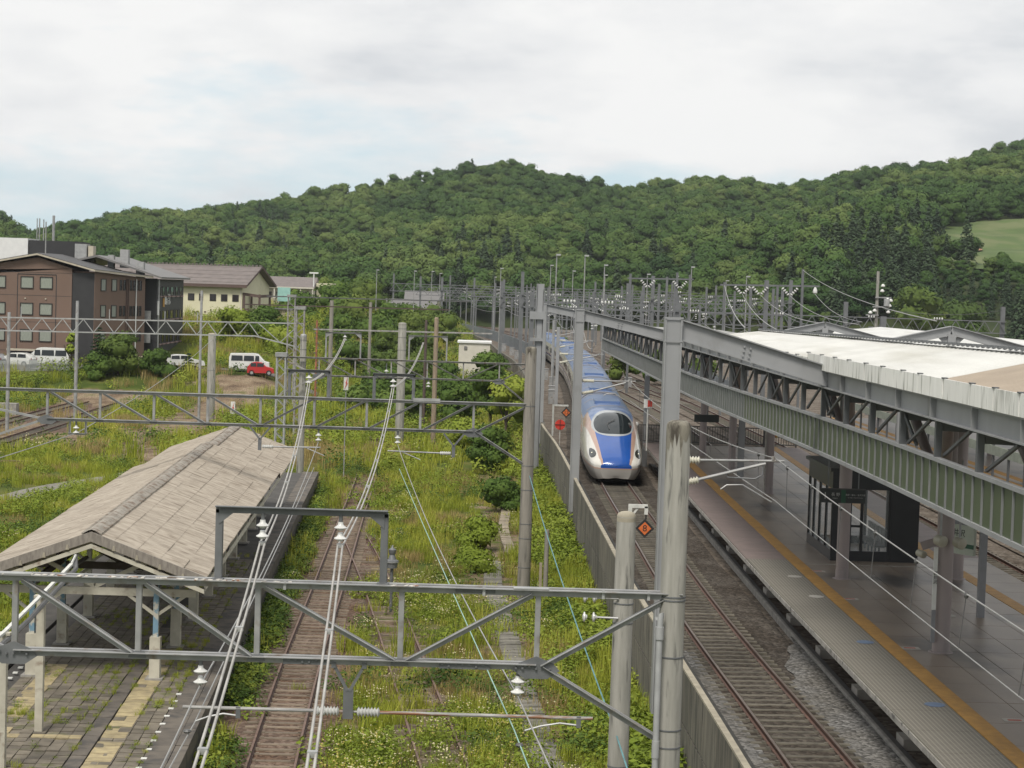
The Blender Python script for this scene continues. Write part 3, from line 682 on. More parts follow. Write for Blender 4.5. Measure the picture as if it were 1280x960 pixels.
# roof: near slope as ribbed sheets up to the ridge, then the far slope
def rz(y): return 11.86-.009*(y-30)                                # ridge height
XR = 11.4
def roof_sheet(y0, y1, m_, rib=.40):
    mb = MB(); n = max(1, round((y1-y0)/rib)); st = (y1-y0)/n; rows = [[], []]
    for q in range(n):
        a = y0+q*st
        for d, hgt in ((0, 0), (.02, .055), (.06, .055), (.08, 0)):
            for r_, (x, z) in zip(rows, ((ex(a)-.16, 11.27-.12*ss(51, 51.5, a)), (XR, rz(a)))): r_.append((x, a+d, z-.06+hgt))
    for r_, (x, z) in zip(rows, ((ex(y1)-.16, 11.27-.12*ss(51, 51.5, y1)), (XR, rz(y1)))): r_.append((x, y1-.004, z-.06))
    mb.grid(rows).build('roof_sheet', m_, cn, fixn=False)
y = YN
while y < 36.3: roof_sheet(y, y+1.0, 'roof_tan', .2); y += 1.0
y0_ = y
while y < 77.5: roof_sheet(y, y+1.2, 'roof_white'); y += 1.2
YR = y
MB().grid([[(XR+.02, y, rz(y)-.01), (18.4, y, rz(y)-1.25)] for y in spaced(YN, YR, 3, 3)]).build('rear_roof_slope', 'roof_white', cn, fixn=False)
MB().grid([[(XR-.16, y, rz(y)+.02), (XR, y, rz(y)+.10), (XR+.16, y, rz(y)+.02)] for y in spaced(YN, YR, 3, 3)]).build('ridge_cap', 'roof_white', cn, fixn=False)
sn = MB()
for y in np.arange(YN, YR, .45): sn.box((XR-.12, y, rz(y)+.07), (.10, .16, .07))
o = sn.build('snow_guard', 'frame_dark', cn); o['kind'] = 'stuff'
MB().grid([[(ex(y), y, 10.95), (18.3, y, 10.42)] for y in spaced(YN, YR, 4, 4)]).build('soffit', 'soffit', cn, fixn=False)  # dark ceiling added under the roof to shade the platform
MB().grid([[(ex(y)+.1, y, 10.36), (18.6, y, 10.2)] for y in spaced(YR+.2, 150, 4, 4)]).build('lower_roof', 'roof_grey_lower', cn, fixn=False)
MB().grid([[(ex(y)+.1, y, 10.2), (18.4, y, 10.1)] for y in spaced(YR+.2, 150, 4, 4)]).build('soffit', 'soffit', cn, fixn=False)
# inclined pipe struts under the roof
for y in (38.5, 49.2, 61.9, 75, 88.6): 
    for s in (-1, 1): MB().tube((12.2, y, 7.6), (11.6+.2*s, y+s*3.4, 10.3), .14, 10).build('strut', 'column_pink', cn, True)

# portal frames that stand on the wall and carry the canopy
def frame(y, label, ztop, zend):
    xw = wall_x(y)-.05 if y > 90 else 4.98
    f = thing('canopy_frame', label, 'steel frame', (xw, y, 2), 'grey steel portal frames from the wall to the canopy')
    MB().ibeam((xw, y, 1.5), (xw, y, ztop), .46, .46, .04, .05, up=(1, 0, 0)).bx(xw-.19, xw+.19, y-.19, y+.19, 1.5, ztop-.05).build('column', 'steel_grey', f)
    MB().ibeam((xw+.2, y, ztop-.31), (XE+.0, y, zend+.28), .3, .55, .035, .06).build('sloping_beam', 'steel_grey', f)
    MB().bx(xw-.25, xw+.25, y-.245, y-.232, ztop-.64, ztop-.60).bx(xw-.25, xw+.25, y-.246, y-.232, ztop-.03, ztop+.02).build('stiffener', 'steel_grey', f)
    b = MB()
    for t in (.42, .46):
        for q in range(3): b.box((xw+.2+(XE-xw-.2)*t+q*.02, y-.05, ztop-.36+(zend+.28-ztop+.31)*t-.12+q*.12), (.05, .06, .05))
    b.build('splice_bolt', 'steel_grey', f)
frame(50.2, 'nearest grey steel frame with the tallest column in front of the platform', 12.15, 10.43)
frame(96.5, 'middle grey steel frame just left of the express train nose', 11.93, 10.45)
frame(139.8, 'farthest grey steel frame beside the wall, left of the train', 11.93, 10.45)
# gable frames standing beyond the ridge
def gable(x, y, z, label):
    f = thing('gable_frame', label, 'steel frame', (x, y, PZ), 'grey gable frames beyond the white roof')
    for s in (-1, 1): MB().ibeam((x+.0*s, y, z-.2), (x+s*4.1, y, z-1.18), .25, .36).build('rafter', 'steel_grey', f)
    MB().box((x, y, z-1.3), (.3, .3, 1.9)).build('king_post', 'steel_grey', f); MB().prism([(x-.55, z-.45), (x+.55, z-.45), (x+.15, z-.85), (x-.15, z-.85)], y-.02, y+.02).build('gusset', 'steel_grey', f)
    for s in (-1, 1): MB().ibeam((x+s*4.05, y, PZ-1.2), (x+s*4.05, y, z-1.3), .3, .3).build('leg', 'steel_grey', f)
gable(18.1, 73, 11.95, 'right hand grey gable frame peaking over the white roof ridge')
gable(17.3, 96, 11.72, 'left hand grey gable frame peaking over the white roof ridge')
# second platform and its canopy beyond
p2 = thing('station_platform', 'second platform glimpsed through the open truss under the canopy', 'platform', (30, 90, 2))
MB().bx(27.6, 36, 40, 150, 2.02, 3.5).build('slab', 'plat_slab', p2); MB().bx(27.6, 28.1, 40, 150, 3.5, 3.515).bx(28.6, 29.1, 40, 150, 3.5, 3.515).build('edge_line', 'tactile_yellow', p2)
c2 = thing('platform_canopy', 'low white roof of the second platform behind the ridge of the near canopy', 'canopy', (31, 100, 9))
MB().grid([[(26.5, y, 10.3), (31.5, y, 10.85), (36.5, y, 10.3)] for y in (62, 90, 120, 150)]).build('roof', 'roof_white', c2, fixn=False)
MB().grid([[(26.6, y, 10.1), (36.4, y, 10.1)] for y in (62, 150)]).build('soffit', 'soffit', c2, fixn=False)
for y in np.arange(50, 150, 11.): MB().lathe((31.5, y, 3.5), [(.2, 0), (.2, 6.9)], 10).build('column', 'column_pink', c2, True)
mat('duct_green', (.33, .36, .30), (.26, .285, .235), .6, 2)
for z, x in ((5.0, 27.6), (5.9, 28.4)): MB().beam((x, 42, z), (x, 150, z), .16, .5).build('duct', 'duct_green', c2)
for y in np.arange(44, 150, 3.): MB().box((27.6, y, 4.4), (.12, .12, 1.8)).build('duct_post', 'frame_dark', c2)

# ------------------------------------------------------------------ waiting room
mat('black_frame', (.012, .012, .013), (.009, .009, .010), .4, 3)
mat('panel_black', (.016, .016, .018), (.012, .012, .013), .35, 2)
glass('clear_glass', (.55, .6, .6), .16, .03)
wr = thing('waiting_room', 'black framed glass waiting room standing on the platform', 'waiting room', (14, 69, PZ))
X0, X1, Y0, Y1, ZT = 12.45, 15.55, 66.2, 71.2, 6.72
MB().bx(X0-.12, X1+.12, Y0-.12, Y1+.12, ZT, ZT+.12).build('roof', 'panel_black', wr)
for nm, b in (('sill', (X0, X1, Y0, Y0+.1, PZ, PZ+.36)), ('sill', (X0, X0+.1, Y0+.1, Y1, PZ, PZ+.36)), ('header', (X0, X1, Y0, Y0+.1, ZT-.62, ZT)), ('header', (X0, X0+.1, Y0+.1, Y1, ZT-.62, ZT)),
              ('end_panel', (14.55, X1, Y0-.02, Y0+.12, PZ, ZT)), ('header', (X0+.1, X1, Y1-.1, Y1, ZT-.5, ZT)), ('sill', (X0+.1, X1, Y1-.1, Y1, PZ, PZ+.3)), ('side_wall', (X1-.1, X1, Y0+.12, Y0+1.6, PZ, ZT))):
    MB().bx(*b).build(nm, 'panel_black', wr)
for x in (X0+.1, 13.1, 13.52, 14.5): MB().bx(x-.05, x+.05, Y0+.005, Y0+.095, PZ+.36, ZT-.62).build('mullion', 'black_frame', wr)
MB().bx(X0-.015, X0+.34, Y0-.015, Y0+.12, PZ, ZT).build('corner_post', 'panel_black', wr)
for y in (67.6, 68.9, 70.1, Y1-.06): MB().bx(X0+.005, X0+.095, y-.05, y+.05, PZ+.36, ZT-.62).build('mullion', 'black_frame', wr)
for x in (X0+1.2, X0+2.2, X1-.06): MB().bx(x-.05, x+.05, Y1-.095, Y1-.005, PZ+.3, ZT-.5).build('mullion', 'black_frame', wr)
MB().bx(13.14, 13.5, Y0+.02, Y0+.08, PZ+1.2, PZ+1.28).build('door_rail', 'black_frame', wr)
for a, b in ((X0+.36, 13.05), (13.15, 13.47), (13.57, 14.45)): MB().bx(a, b, Y0+.045, Y0+.055, PZ+.36, ZT-.62).build('pane', 'clear_glass', wr)
for a, b in ((Y0+.14, 67.55), (67.65, 68.85), (68.95, 70.05), (70.15, 71.05)): MB().bx(X0+.045, X0+.055, a, b, PZ+.36, ZT-.62).build('pane', 'clear_glass', wr)
mat('seat_grey', (.17, .165, .155), (.13, .125, .12), .6, 5)
for k in range(5):
    s = thing('waiting_seat', 'grey moulded seat in the row inside the black waiting room', 'seat', (14.2, 67.3+k*.62, PZ), 'seats in the waiting room')
    MB().box((14.35, 67.3+k*.62, PZ+.42), (.42, .5, .07)).build('seat', 'seat_grey', s); MB().box((14.58, 67.3+k*.62, PZ+.72), (.07, .5, .62)).build('backrest', 'seat_grey', s)
    MB().box((14.4, 67.3+k*.62, PZ+.2), (.06, .06, .4)).build('leg', 'frame_dark', s)

# ------------------------------------------------------------------ signs and speakers on the platform
mat('sign_dark', (.028, .032, .032), (.024, .027, .027), .5, 3)
mat('sign_green', (.02, .085, .045), (.018, .075, .04), .5, 3)
mat('sign_ink', (.42, .42, .39), (.38, .38, .36), .6, 5)
s1 = thing('platform_sign', 'dark hanging sign with the number 1 in front of the round column', 'sign', (11.2, 58, 6.7))
MB().bx(10.5, 11.91, 57.94, 58.06, 6.49, 6.90).build('board', 'sign_dark', s1)
MB().bx(11.16, 11.30, 57.932, 57.938, 6.495, 6.895).build('green_band', 'sign_green', s1)
MB().bx(10.49, 11.92, 57.935, 58.065, 6.90, 6.935).build('frame', 'fence_dark', s1)
for x in (10.75, 11.7): MB().tube((x, 58, 6.93), (x, 58, 10.3), .018, 6).build('hanger', 'galv_dark', s1)
for body, size, x, z in (('1', .30, 10.66, 6.70), ('長 野', .12, 10.98, 6.745), ('Nagano', .05, 10.97, 6.64), ('長野・富山・金沢方面', .062, 11.60, 6.745), ('for Nagano, Toyama & Kanazawa', .034, 11.6, 6.665)):
    text('lettering', body, size, 'sign_ink', s1, (x, 57.93, z), (R(90), 0, 0), .003)
s2 = thing('station_name_sign', 'white station name sign with a green band on a grey post', 'sign', (14.4, 55.5, PZ))
mat('sign_pale', (.42, .45, .37), (.37, .40, .33), .5, 3)
nb = MB(); th = R(-56)
def ns(u, v, d=0.): return (14.36+u*math.cos(th)-d*math.sin(-th), 55.6+u*math.sin(th)-d*math.cos(th), 5.72+v)
def plate(u0, u1, v0, v1, d0, d1): return MB().add([ns(u, v, d) for d in (d0, d1) for v in (v0, v1) for u in (u0, u1)], [(0, 2, 3, 1), (4, 5, 7, 6), (0, 1, 5, 4), (2, 6, 7, 3), (0, 4, 6, 2), (1, 3, 7, 5)])
plate(-.68, .52, -.40, .48, -.05, .05).build('board', 'sign_pale', s2)
plate(-.68, .52, -.20, -.07, .052, .056).build('green_band', 'sign_green', s2)
plate(-.74, .60, .49, .60, -.08, .08).build('top_rail', 'sign_grey', s2)
text('lettering', '軽井沢', .24, 'sign_dark', s2, ns(-.18, .22, .058), (R(90), 0, th), .003)
text('lettering', 'Karuizawa', .09, 'sign_dark', s2, ns(-.1, .01, .058), (R(90), 0, th), .003)
MB().bx(14.74, 14.94, 54.85, 55.05, PZ, 6.3).build('post', 'sign_grey', s2)
mat('speaker_cream', (.42, .40, .32), (.36, .34, .27), .5, 3)
def speaker(x, y, z, r, label, hz=None, yaw=-.5):
    s = thing('loudspeaker', label, 'loudspeaker', (x, y, z), 'cream drum loudspeakers under the canopy')
    L_ = .28; ax = Vector((.45, -.85, -.12)).normalized()
    p = Vector((x, y, z)); MB().pipe([p-ax*L_*.6, p-ax*L_*.45, p+ax*L_*.3, p+ax*L_*.42, p+ax*L_*.45], [r*.45, r*.92, r, r*.98, r*.86], 16).build('drum', 'speaker_cream', s, True)
    MB().pipe([p+ax*L_*.452, p+ax*L_*.47], [r*.8, r*.75], 16).build('grille', 'speaker_cream', s, True)
    if hz: MB().tube((x, y, z+r*.8), (x, y, hz), .03, 6).build('hanger', 'galv', s)
    return s
speaker(12.0, 48.6, 6.58, .155, 'cream drum loudspeaker hanging left of the near round column', 8.7)
speaker(12.5, 48.6, 6.54, .15, 'cream drum loudspeaker hanging right of the near round column, by the name sign', 8.7)
sx = speaker(11.7, 49.4, 6.12, .10, 'small double loudspeaker on a bracket arm left of the near column')
MB().beam((11.7, 49.4, 6.32), (12.15, 49.3, 6.5), .05, .22).build('bracket', 'column_pink', sx)
sg = thing('hanging_sign', 'plain dark sign box hanging beyond the green screen near the platform end', 'sign', (10.9, 92, 7))
MB().bx(10.35, 11.55, 92, 92.2, 6.62, 6.98).build('box', 'sign_dark', sg); MB().tube((11, 92.1, 6.98), (11, 92.1, 10.3), .03, 6).build('hanger', 'galv_dark', sg)
fl = thing('floodlight', 'small yellow tinted lamp box hanging by the far platform edge', 'lamp', (14.3, 95, 5.6))
mat('lamp_yellow', (.42, .33, .08), (.35, .27, .06), .4, 3)
MB().box((14.5, 93, 6.1), (.24, .2, .42)).build('body', 'lamp_yellow', fl); MB().tube((14.5, 93, 6.3), (14.5, 93, 10.3), .025, 6).build('hanger', 'galv_dark', fl); MB().lathe((14.5, 92.86, 5.98), [(.07, 0), (.07, .04)], 10, 'y').build('lens', 'tape_orange', fl)
# ------------------------------------------------------------------ express train coming in
def paint(name, col, rough=.22, c2=None):
    m = mat(name, col, c2 or tuple(c*.9 for c in col), rough, 1.2, lo=.3, hi=.7); m.node_tree.nodes['Principled BSDF'].inputs['Coat Weight'].default_value = .35
    m.node_tree.nodes['Principled BSDF'].inputs['Coat Roughness'].default_value = .08; return m
paint('train_ivory', (.62, .60, .55)); paint('train_blue', (.018, .082, .33), .16); paint('train_sky', (.10, .165, .33), .35)
paint('train_copper', (.42, .28, .22), .3); paint('train_skirt', (.34, .325, .30), .4); paint('train_black', (.008, .009, .010), .05)
mat('train_under', (.03, .03, .03), (.02, .02, .02), .8, 4); mat('roof_seam', (.40, .33, .26), (.34, .28, .22), .6, 3)
glass('windscreen_glass', (.015, .02, .022), 1.0, .04)
ZR = 2.30; Y0T = 103.6
TT = [0, .12, .4, 1.0, 2.0, 3.2, 4.4, 5.6, 6.8, 8.2, 10]
TW = [.86, 1.10, 1.27, 1.43, 1.55, 1.63, 1.665, 1.685, 1.69, 1.69, 1.69]
TH = [1.16, 1.34, 1.50, 1.76, 2.12, 2.52, 2.98, 3.36, 3.58, 3.65, 3.65]
TB = [.26, .22, .20, .18, .18, .18, .20, .20, .20, .20, .20]
TN = [2.0, 2.0, 2.0, 2.05, 2.15, 2.3, 2.45, 2.6, 2.9, 3.3, 3.6]
ZC = [.95, .98, 1.02, 1.10, 1.16, 1.20, 1.22, 1.25, 1.28, 1.30, 1.30]
_c = lambda arr: (lambda t: smooth_path(list(zip(TT, arr)), min(max(t, 0), 10)))
tw, th_, tb_, tn_, zc_ = _c(TW), _c(TH), _c(TB), _c(TN), _c(ZC)
def wpos(x, yy, z, t):                                      # along the curved track, x across
    y = Y0T+t; h = (t1x(y+1)-t1x(y-1))/2; return (t1x(y)+x, y-x*h, ZR+z)
def top(t, x):
    a = min(1., abs(x)/tw(t)); n = tn_(t); return zc_(t)+(th_(t)-zc_(t))*(max(0., 1-a**n))**(1/n)
def hoodw(t): return np.interp(t, [0, .4, 2, 4, 6, 7.4], [.72, .80, .91, 1.06, 1.22, 1.30])
def stripw(t): return hoodw(t)+np.interp(t, [0, .4, 2, 4.5, 7.4], [.10, .15, .20, .27, .30])
tr = thing('express_train', 'ivory and blue high speed train with a long copper striped nose arriving at the platform', 'train', (t1x(Y0T), Y0T, ZR))
def patch(name, m, t0, t1, fa, fb, nt_=40, nx=10, lift=0., parent=None, both=True):
    out = None
    for s in ((1, -1) if both else (1,)):
        rows = []
        for i in range(nt_+1):
            t = t0+(t1-t0)*i/nt_; a, b = fa(t), fb(t); row = []
            for j in range(nx+1): x = (a+(b-a)*j/nx)*s; row.append(wpos(x, 0, top(t, x)+lift, t))
            rows.append(row)
        out = MB().grid(rows).build(name, m, parent or tr, True)
    return out
hm = lambda t: min(hoodw(t), tw(t)*.985); sm = lambda t: min(stripw(t), tw(t)*.992)
patch('hood', 'train_blue', 0, 4.0, lambda t: -hm(t), hm, 30, 24, both=False)
patch('cab_roof', 'train_sky', 4.0, 9.6, lambda t: -hm(t), hm, 30, 24, both=False)
patch('copper_stripe', 'train_copper', 0, 9.6, hm, sm, 50, 4)
patch('nose_side', 'train_ivory', 0, 9.6, sm, lambda t: tw(t), 50, 14)
# lower half of the nose: ivory, copper line, grey skirt
def lower(name, m, f0, f1, t0=0, t1=9.6, out=0.):
    for s in (1, -1):
        rows = []
        for i in range(51):
            t = t0+(t1-t0)*i/50; row = []
            for j in range(7):
                u = f0+(f1-f0)*j/6; z = zc_(t)-(zc_(t)-tb_(t))*u; x = tw(t)*(1-.20*u**2.2)+out; row.append(wpos(s*x, 0, z, t))
            rows.append(row)
        MB().grid(rows).build(name, m, tr, True)
lower('side_band', 'train_ivory', 0, .16); lower('copper_line', 'train_copper', .16, .26); lower('skirt', 'train_skirt', .26, 1.0)
# blunt tip
mbn = MB(); rows = []
for r_ in (1., .75, .45, .1):
    row = []
    for k in range(33):
        a = -math.pi/2+math.pi*k/32; x = math.sin(a); cx = tw(0)*x*r_
        zu = top(0, tw(0)*x); row.append(wpos(cx, 0, zc_(0)+(zu-zc_(0))*r_, -.10*(1-r_**2)))
    rows.append(row)
MB().grid(rows).build('nose_tip', 'train_blue', tr, True)
def front(name, m, u0, u1):
    rows = []
    for j in range(9):
        u = u0+(u1-u0)*j/8; z = zc_(0)-(zc_(0)-tb_(0))*u; w_ = tw(0)*(1-.20*u**2.2)
        rows.append([wpos(w_*x, 0, z-.0+(.05*math.exp(-(x/.35)**2)*(u > .9)), -.10*(1-x*x)*(1-u*u)) for x in np.linspace(-1, 1, 17)])
    MB().grid(rows).build(name, m, tr, True)
front('hood_lip', 'train_blue', 0, .16); front('copper_line', 'train_copper', .16, .26); front('skirt', 'train_skirt', .26, 1.0)
# dark gap and guard below the skirt, following its curve
rows = []
for k in range(33):
    a = -math.pi/2+math.pi*k/32; x = math.sin(a)
    t = 2.4*(1-math.cos(a))+.02; rows.append([wpos(1.22*x, 0, .20, t+.22), wpos(1.2*x, 0, .12, t+.26), wpos(1.2*x, 0, .04, t+.4)])
MB().grid(rows).build('guard', 'train_under', tr, True)
# windscreen: curved bubble with frame
def oval(name, m, t0, ta, wx, lift, n=28, rings=8, power=2.4, cut=None):
    rows = []
    for i in range(rings+1):
        q = i/rings; row = []
        for k in range(n*2+1):
            a = math.pi*k/n; ca, sa = math.cos(a), math.sin(a); g = (abs(ca)**power+abs(sa)**power)**(-1/power)
            t = t0+ta*sa*g*q; x = wx*ca*g*q*np.interp(t, [t0-ta, t0+ta], [.88, 1.05]); row.append(wpos(x, 0, top(t, x)+lift*(1-.6*q**6), t))
        rows.append(row)
    return MB().grid(rows).build(name, m, tr, True)
paint('train_surround', (.36, .38, .39), .25)
oval('windscreen_surround', 'train_surround', 5.0, 2.15, 1.27, .02, power=2.2)
oval('windscreen', 'windscreen_glass', 4.75, 1.62, 1.13, .055, power=2.6)
wp = MB(); wp.pipe([wpos(-.25, 0, top(3.6, -.25)+.09, 3.6), wpos(-.35, 0, top(4.3, -.35)+.11, 4.3), wpos(.1, 0, top(4.8, .1)+.11, 4.8)], .022, 6).build('wiper', 'wire_dark', tr)
# headlights: almond lenses on each cheek
mat('lens_dark', (.045, .05, .045), (.02, .022, .02), .08, 6); emit('lamp_glow', (.8, .78, .6), .5)
for s in (-1, 1):
    rows = []
    for i in range(7):
        q = i/6; row = []
        for k in range(17):
            a = 2*math.pi*k/16; t = 1.55+.80*math.cos(a)*q; x = s*(1.30+.125*math.sin(a)*q*(1.15-.6*math.cos(a))+.14*(t-1.55)); row.append(wpos(x, 0, top(t, x)+.012, t))
        rows.append(row)
    hl_ = MB().grid(rows).build('headlight', 'lens_dark', tr, True)
    MB().lathe(wpos(s*1.3, 0, top(1.45, s*1.3)-.0, 1.45), [(.05, 0), (.04, .03)], 8).build('bulb', 'lamp_glow', hl_)
# the cars behind, one straight body after another
_x = [1.60, 1.69, 1.69, 1.665, 1.56, 1.34, 1.0, .5]; _z = [.30, .95, 1.35]+[top(10, x) for x in _x[3:]]
SEC = [(-x, z) for x, z in zip(_x, _z)]+[(0, 3.65)]+[(x, z) for x, z in zip(_x[::-1], _z[::-1])]
def car(ya, yb_, lead=False):
    A, B_ = Vector((t1x(ya), ya, ZR)), Vector((t1x(yb_), yb_, ZR)); d = (B_-A).normalized(); n = Vector((d.y, -d.x, 0)); L_ = (B_-A).length
    W = lambda u, x, z: A+d*u+n*x+Vector((0, 0, z))
    def strip_(name, m, i0, i1, u0=0, u1=L_, out=0.):
        MB().grid([[W(u, *[SEC[i][0]*(1+out/1.69), SEC[i][1]+out][0:2]) for i in range(i0, i1+1)] for u in (u0, u1)]).build(name, m, tr, True)
    strip_('car_side', 'train_ivory', 1, 4); strip_('car_side', 'train_ivory', 12, 15); strip_('car_roof', 'train_sky', 4, 12)
    strip_('skirt', 'train_skirt', 0, 1); strip_('skirt', 'train_skirt', 15, 16)
    for s in (0, L_):
        MB().add([W(s, x, z) for x, z in SEC], [tuple(range(len(SEC)))]).build('car_end', 'train_under', tr)
    for s in (-1, 1):
        MB().grid([[W(u, s*1.70, z) for z in (1.22, 1.34)] for u in (0, L_)]).build('blue_line', 'train_blue', tr); MB().grid([[W(u, s*1.70, z) for z in (1.36, 1.46)] for u in (0, L_)]).build('copper_line', 'train_copper', tr)
        for k in range(10):
            u = 3.2+k*1.95; MB().add([W(q, s*x, z) for q, x, z in ((u, 1.698, 1.75), (u+1.3, 1.698, 1.75), (u+1.3, 1.689, 2.4), (u, 1.689, 2.4))], [(0, 1, 2, 3)]).build('window', 'train_black', tr)
    for u in (1.2, 8.8, 16.5, L_-1.2): MB().grid([[W(u+q, SEC[i][0]*1.004, SEC[i][1]+.015) for i in range(5, 12)] for q in (0, .28)]).build('roof_band', 'roof_seam', tr, True)
    MB().add([W(u, x, z) for u in (4, 7.2) for x in (-.8, .8) for z in (3.6, 3.78)], [(0, 2, 3, 1), (4, 5, 7, 6), (0, 1, 5, 4), (2, 6, 7, 3), (1, 3, 7, 5)]).build('roof_unit', 'train_sky', tr)
    MB().add([W(u, x, z) for u in (.2, L_-.2) for x in (-1.3, 1.3) for z in (.05, .5)], [(0, 2, 3, 1), (4, 5, 7, 6), (0, 1, 5, 4), (2, 6, 7, 3), (1, 3, 7, 5)]).build('underframe', 'train_under', tr)
ya = Y0T+9.62; first = True
while ya < 310:
    yb_ = ya+(15.6 if first else 24.6); car(ya, yb_); ya = yb_+.5; first = False

# ------------------------------------------------------------------ express line markers
mat('marker_black', (.02, .02, .02), (.015, .015, .015), .6, 4); mat('marker_orange', (.62, .16, .04), (.52, .12, .03), .5, 4); mat('marker_red', (.62, .05, .03), (.52, .04, .025), .5, 4)
mat('post_white', (.62, .62, .58), (.48, .48, .45), .6, 4)
def diamond(parent, x, y, z, r, sym):
    MB().prism([(x, z-r), (x+r, z), (x, z+r), (x-r, z)], y-.03, y+.03).build('backing', 'marker_black', parent)
    MB().prism([(x, z-r*.68), (x+r*.68, z), (x, z+r*.68), (x-r*.68, z)], y-.045, y-.032).build('face', 'marker_orange', parent)
    text('numeral', sym, r*.95, 'marker_black', parent, (x, y-.05, z), (R(90), 0, 0), .003)
st = thing('stop_marker', 'orange diamond marker with black 8 hanging from a white bracket post', 'marker', (5.22, 64.2, 3.3))
xw = wall_x(64.2)+.1
MB().beam((xw, 64.2, 3.2), (xw, 64.2, 5.52), .13, .13).beam((xw-.06, 64.2, 5.5), (xw+.60, 64.2, 5.5), .12, .12).beam((xw+.55, 64.2, 5.5), (xw+.55, 64.2, 5.22), .12, .12).beam((xw+.02, 64.2, 5.1), (xw+.28, 64.2, 5.46), .06, .06).build('post', 'post_white', st)
MB().tube((xw+.55, 64.2, 5.25), (xw+.55, 64.2, 5.05), .03, 6).build('hook', 'marker_black', st); diamond(st, xw+.52, 64.2, 4.74, .33, '8')
st = thing('stop_marker', 'orange diamond marker hanging from a tall white post left of the train nose', 'marker', (4.7, 120, 3.3))
MB().beam((4.72, 128, 3.0), (4.72, 128, 5.1), .12, .12).beam((4.66, 128, 5.08), (5.75, 128, 5.08), .11, .11).build('post', 'post_white', st)
MB().tube((5.62, 128, 5.08), (5.62, 128, 4.95), .03, 6).build('hook', 'marker_black', st); diamond(st, 5.62, 128, 4.60, .36, '12')
rx = thing('limit_marker', 'round red marker with a black cross beside the track left of the train', 'marker', (5.4, 131, 2.3))
MB().lathe((5.35, 131, 3.55), [(.36, 0), (.36, .03)], 20, 'y').build('disc', 'marker_red', rx); MB().bx(5.33, 5.37, 130.97, 130.99, 3.19, 3.91).bx(4.99, 5.71, 130.965, 130.985, 3.53, 3.57).build('cross', 'marker_black', rx)
MB().tube((5.35, 131.06, 2.0), (5.35, 131.06, 3.5), .03, 6).build('stake', 'post_white', rx)
pr_ = thing('limit_marker', 'small red square marker on a white board by the platform end', 'marker', (9.2, 112, 4))
MB().bx(9.45, 9.95, 111, 111.05, 6.1, 6.62).build('board', 'sign_white', pr_); MB().bx(9.68, 9.94, 110.98, 110.995, 6.18, 6.56).build('square', 'marker_red', pr_); MB().tube((9.7, 111.1, PZ), (9.7, 111.1, 6.1), .04, 6).build('post', 'post_white', pr_)

# ------------------------------------------------------------------ catenary arms over the express track
def rod_insulator(mb, p, q, r=.11, n=8):
    p, q = Vector(p), Vector(q); pts = []; rs = []
    for i in range(n*2+1): pts.append(p.lerp(q, i/(n*2))); rs.append(r if i % 2 else r*.5)
    mb.pipe(pts, rs, 10)
def cantilever(xm, y, z, xe, label, side=1, mast=None):
    """hinged tube bracket: two rod insulators, level tube, inclined tube, hook arm"""
    a = thing('catenary_bracket', label, 'catenary arm', (xm, y, z), 'hinged catenary brackets over the express track')
    d = 1 if xe > xm else -1; Lr = abs(xe-xm)
    i_ = MB(); rod_insulator(i_, (xm, y, z+.32), (xm+d*.62, y, z+.32)); rod_insulator(i_, (xm, y, z-.34), (xm+d*.60, y, z-.21)); i_.build('insulator', 'porcelain_cream', a, True)
    MB().tube((xm+d*.60, y, z+.32), (xe+d*.25, y, z+.36), .035, 8).build('top_tube', 'galv', a, True)
    MB().tube((xm+d*.58, y, z-.21), (xe-d*.25, y, z+.28), .045, 8).build('stay_tube', 'galv', a, True)
    MB().pipe([(xm+d*Lr*.50, y, z-.02), (xm+d*Lr*.52, y, z-.12), (xm+d*Lr*.80, y, z-.14), (xm+d*Lr*.88, y, z-.02), (xm+d*Lr*.88, y, z+.24)], .022, 6).build('hook_arm', 'galv_dark', a, True)
    MB().pipe([(xm+d*Lr*.44, y-.3, z-.42), (xm+d*Lr*.5, y-.3, z-.30), (xm+d*Lr*.66, y-.3, z-.28), (xe-d*.1, y-.3, z-.72)], .022, 6).build('steady_arm', 'galv', a, True)
    MB().lathe((xe-d*.05, y, z+.38), [(.05, 0), (.05, .1)], 8).build('clamp', 'galv', a); return a
cantilever(5.22, 50.2, 8.04, 7.85, 'nearest catenary bracket with cream insulators on the tall steel column')
cantilever(5.0, 96.5, 7.95, 7.5, 'catenary bracket with cream insulators on the middle steel column')
for y, lab in ((139.8, 'catenary bracket on the farthest steel column'), (180, 'second catenary bracket over the train roof beyond the frames'), (225, 'third catenary bracket over the train roof beyond the frames')):
    cantilever(t1x(y)-3.0, y, 7.9, t1x(y), lab)
m2 = thing('catenary_mast', 'grey steel catenary mast with a white cap at the platform end', 'mast', (8.85, 100, 2)); MB().ibeam((10.2, 117.9, 2), (10.2, 117.9, 8.0), .3, .3, up=(0, 1, 0)).build('column', 'steel_grey', m2); MB().lathe((10.2, 117.7, 7.7), [(.12, 0), (.14, .14), (.08, .22)], 10).build('cap', 'porcelain', m2)
for y, lab in ((180, 'first mast of the brackets over the train roof'), (225, 'second mast of the brackets over the train roof')):
    q = thing('catenary_mast', lab, 'mast', (t1x(y)-3.1, y, 2)); MB().ibeam((t1x(y)-3.1, y, 2), (t1x(y)-3.1, y, 9.5), .3, .3, up=(0, 1, 0)).build('column', 'steel_grey', q)
def wire(name, label, pts, r, m, group=None, n=5):
    return tag(MB().pipe(pts, r, n).build(name, m, None, True), label, 'wire', group)
cat_pts = [(7.9, -5, 8.0), (7.88, 20, 8.2), (7.88, 50.2, 8.5)]
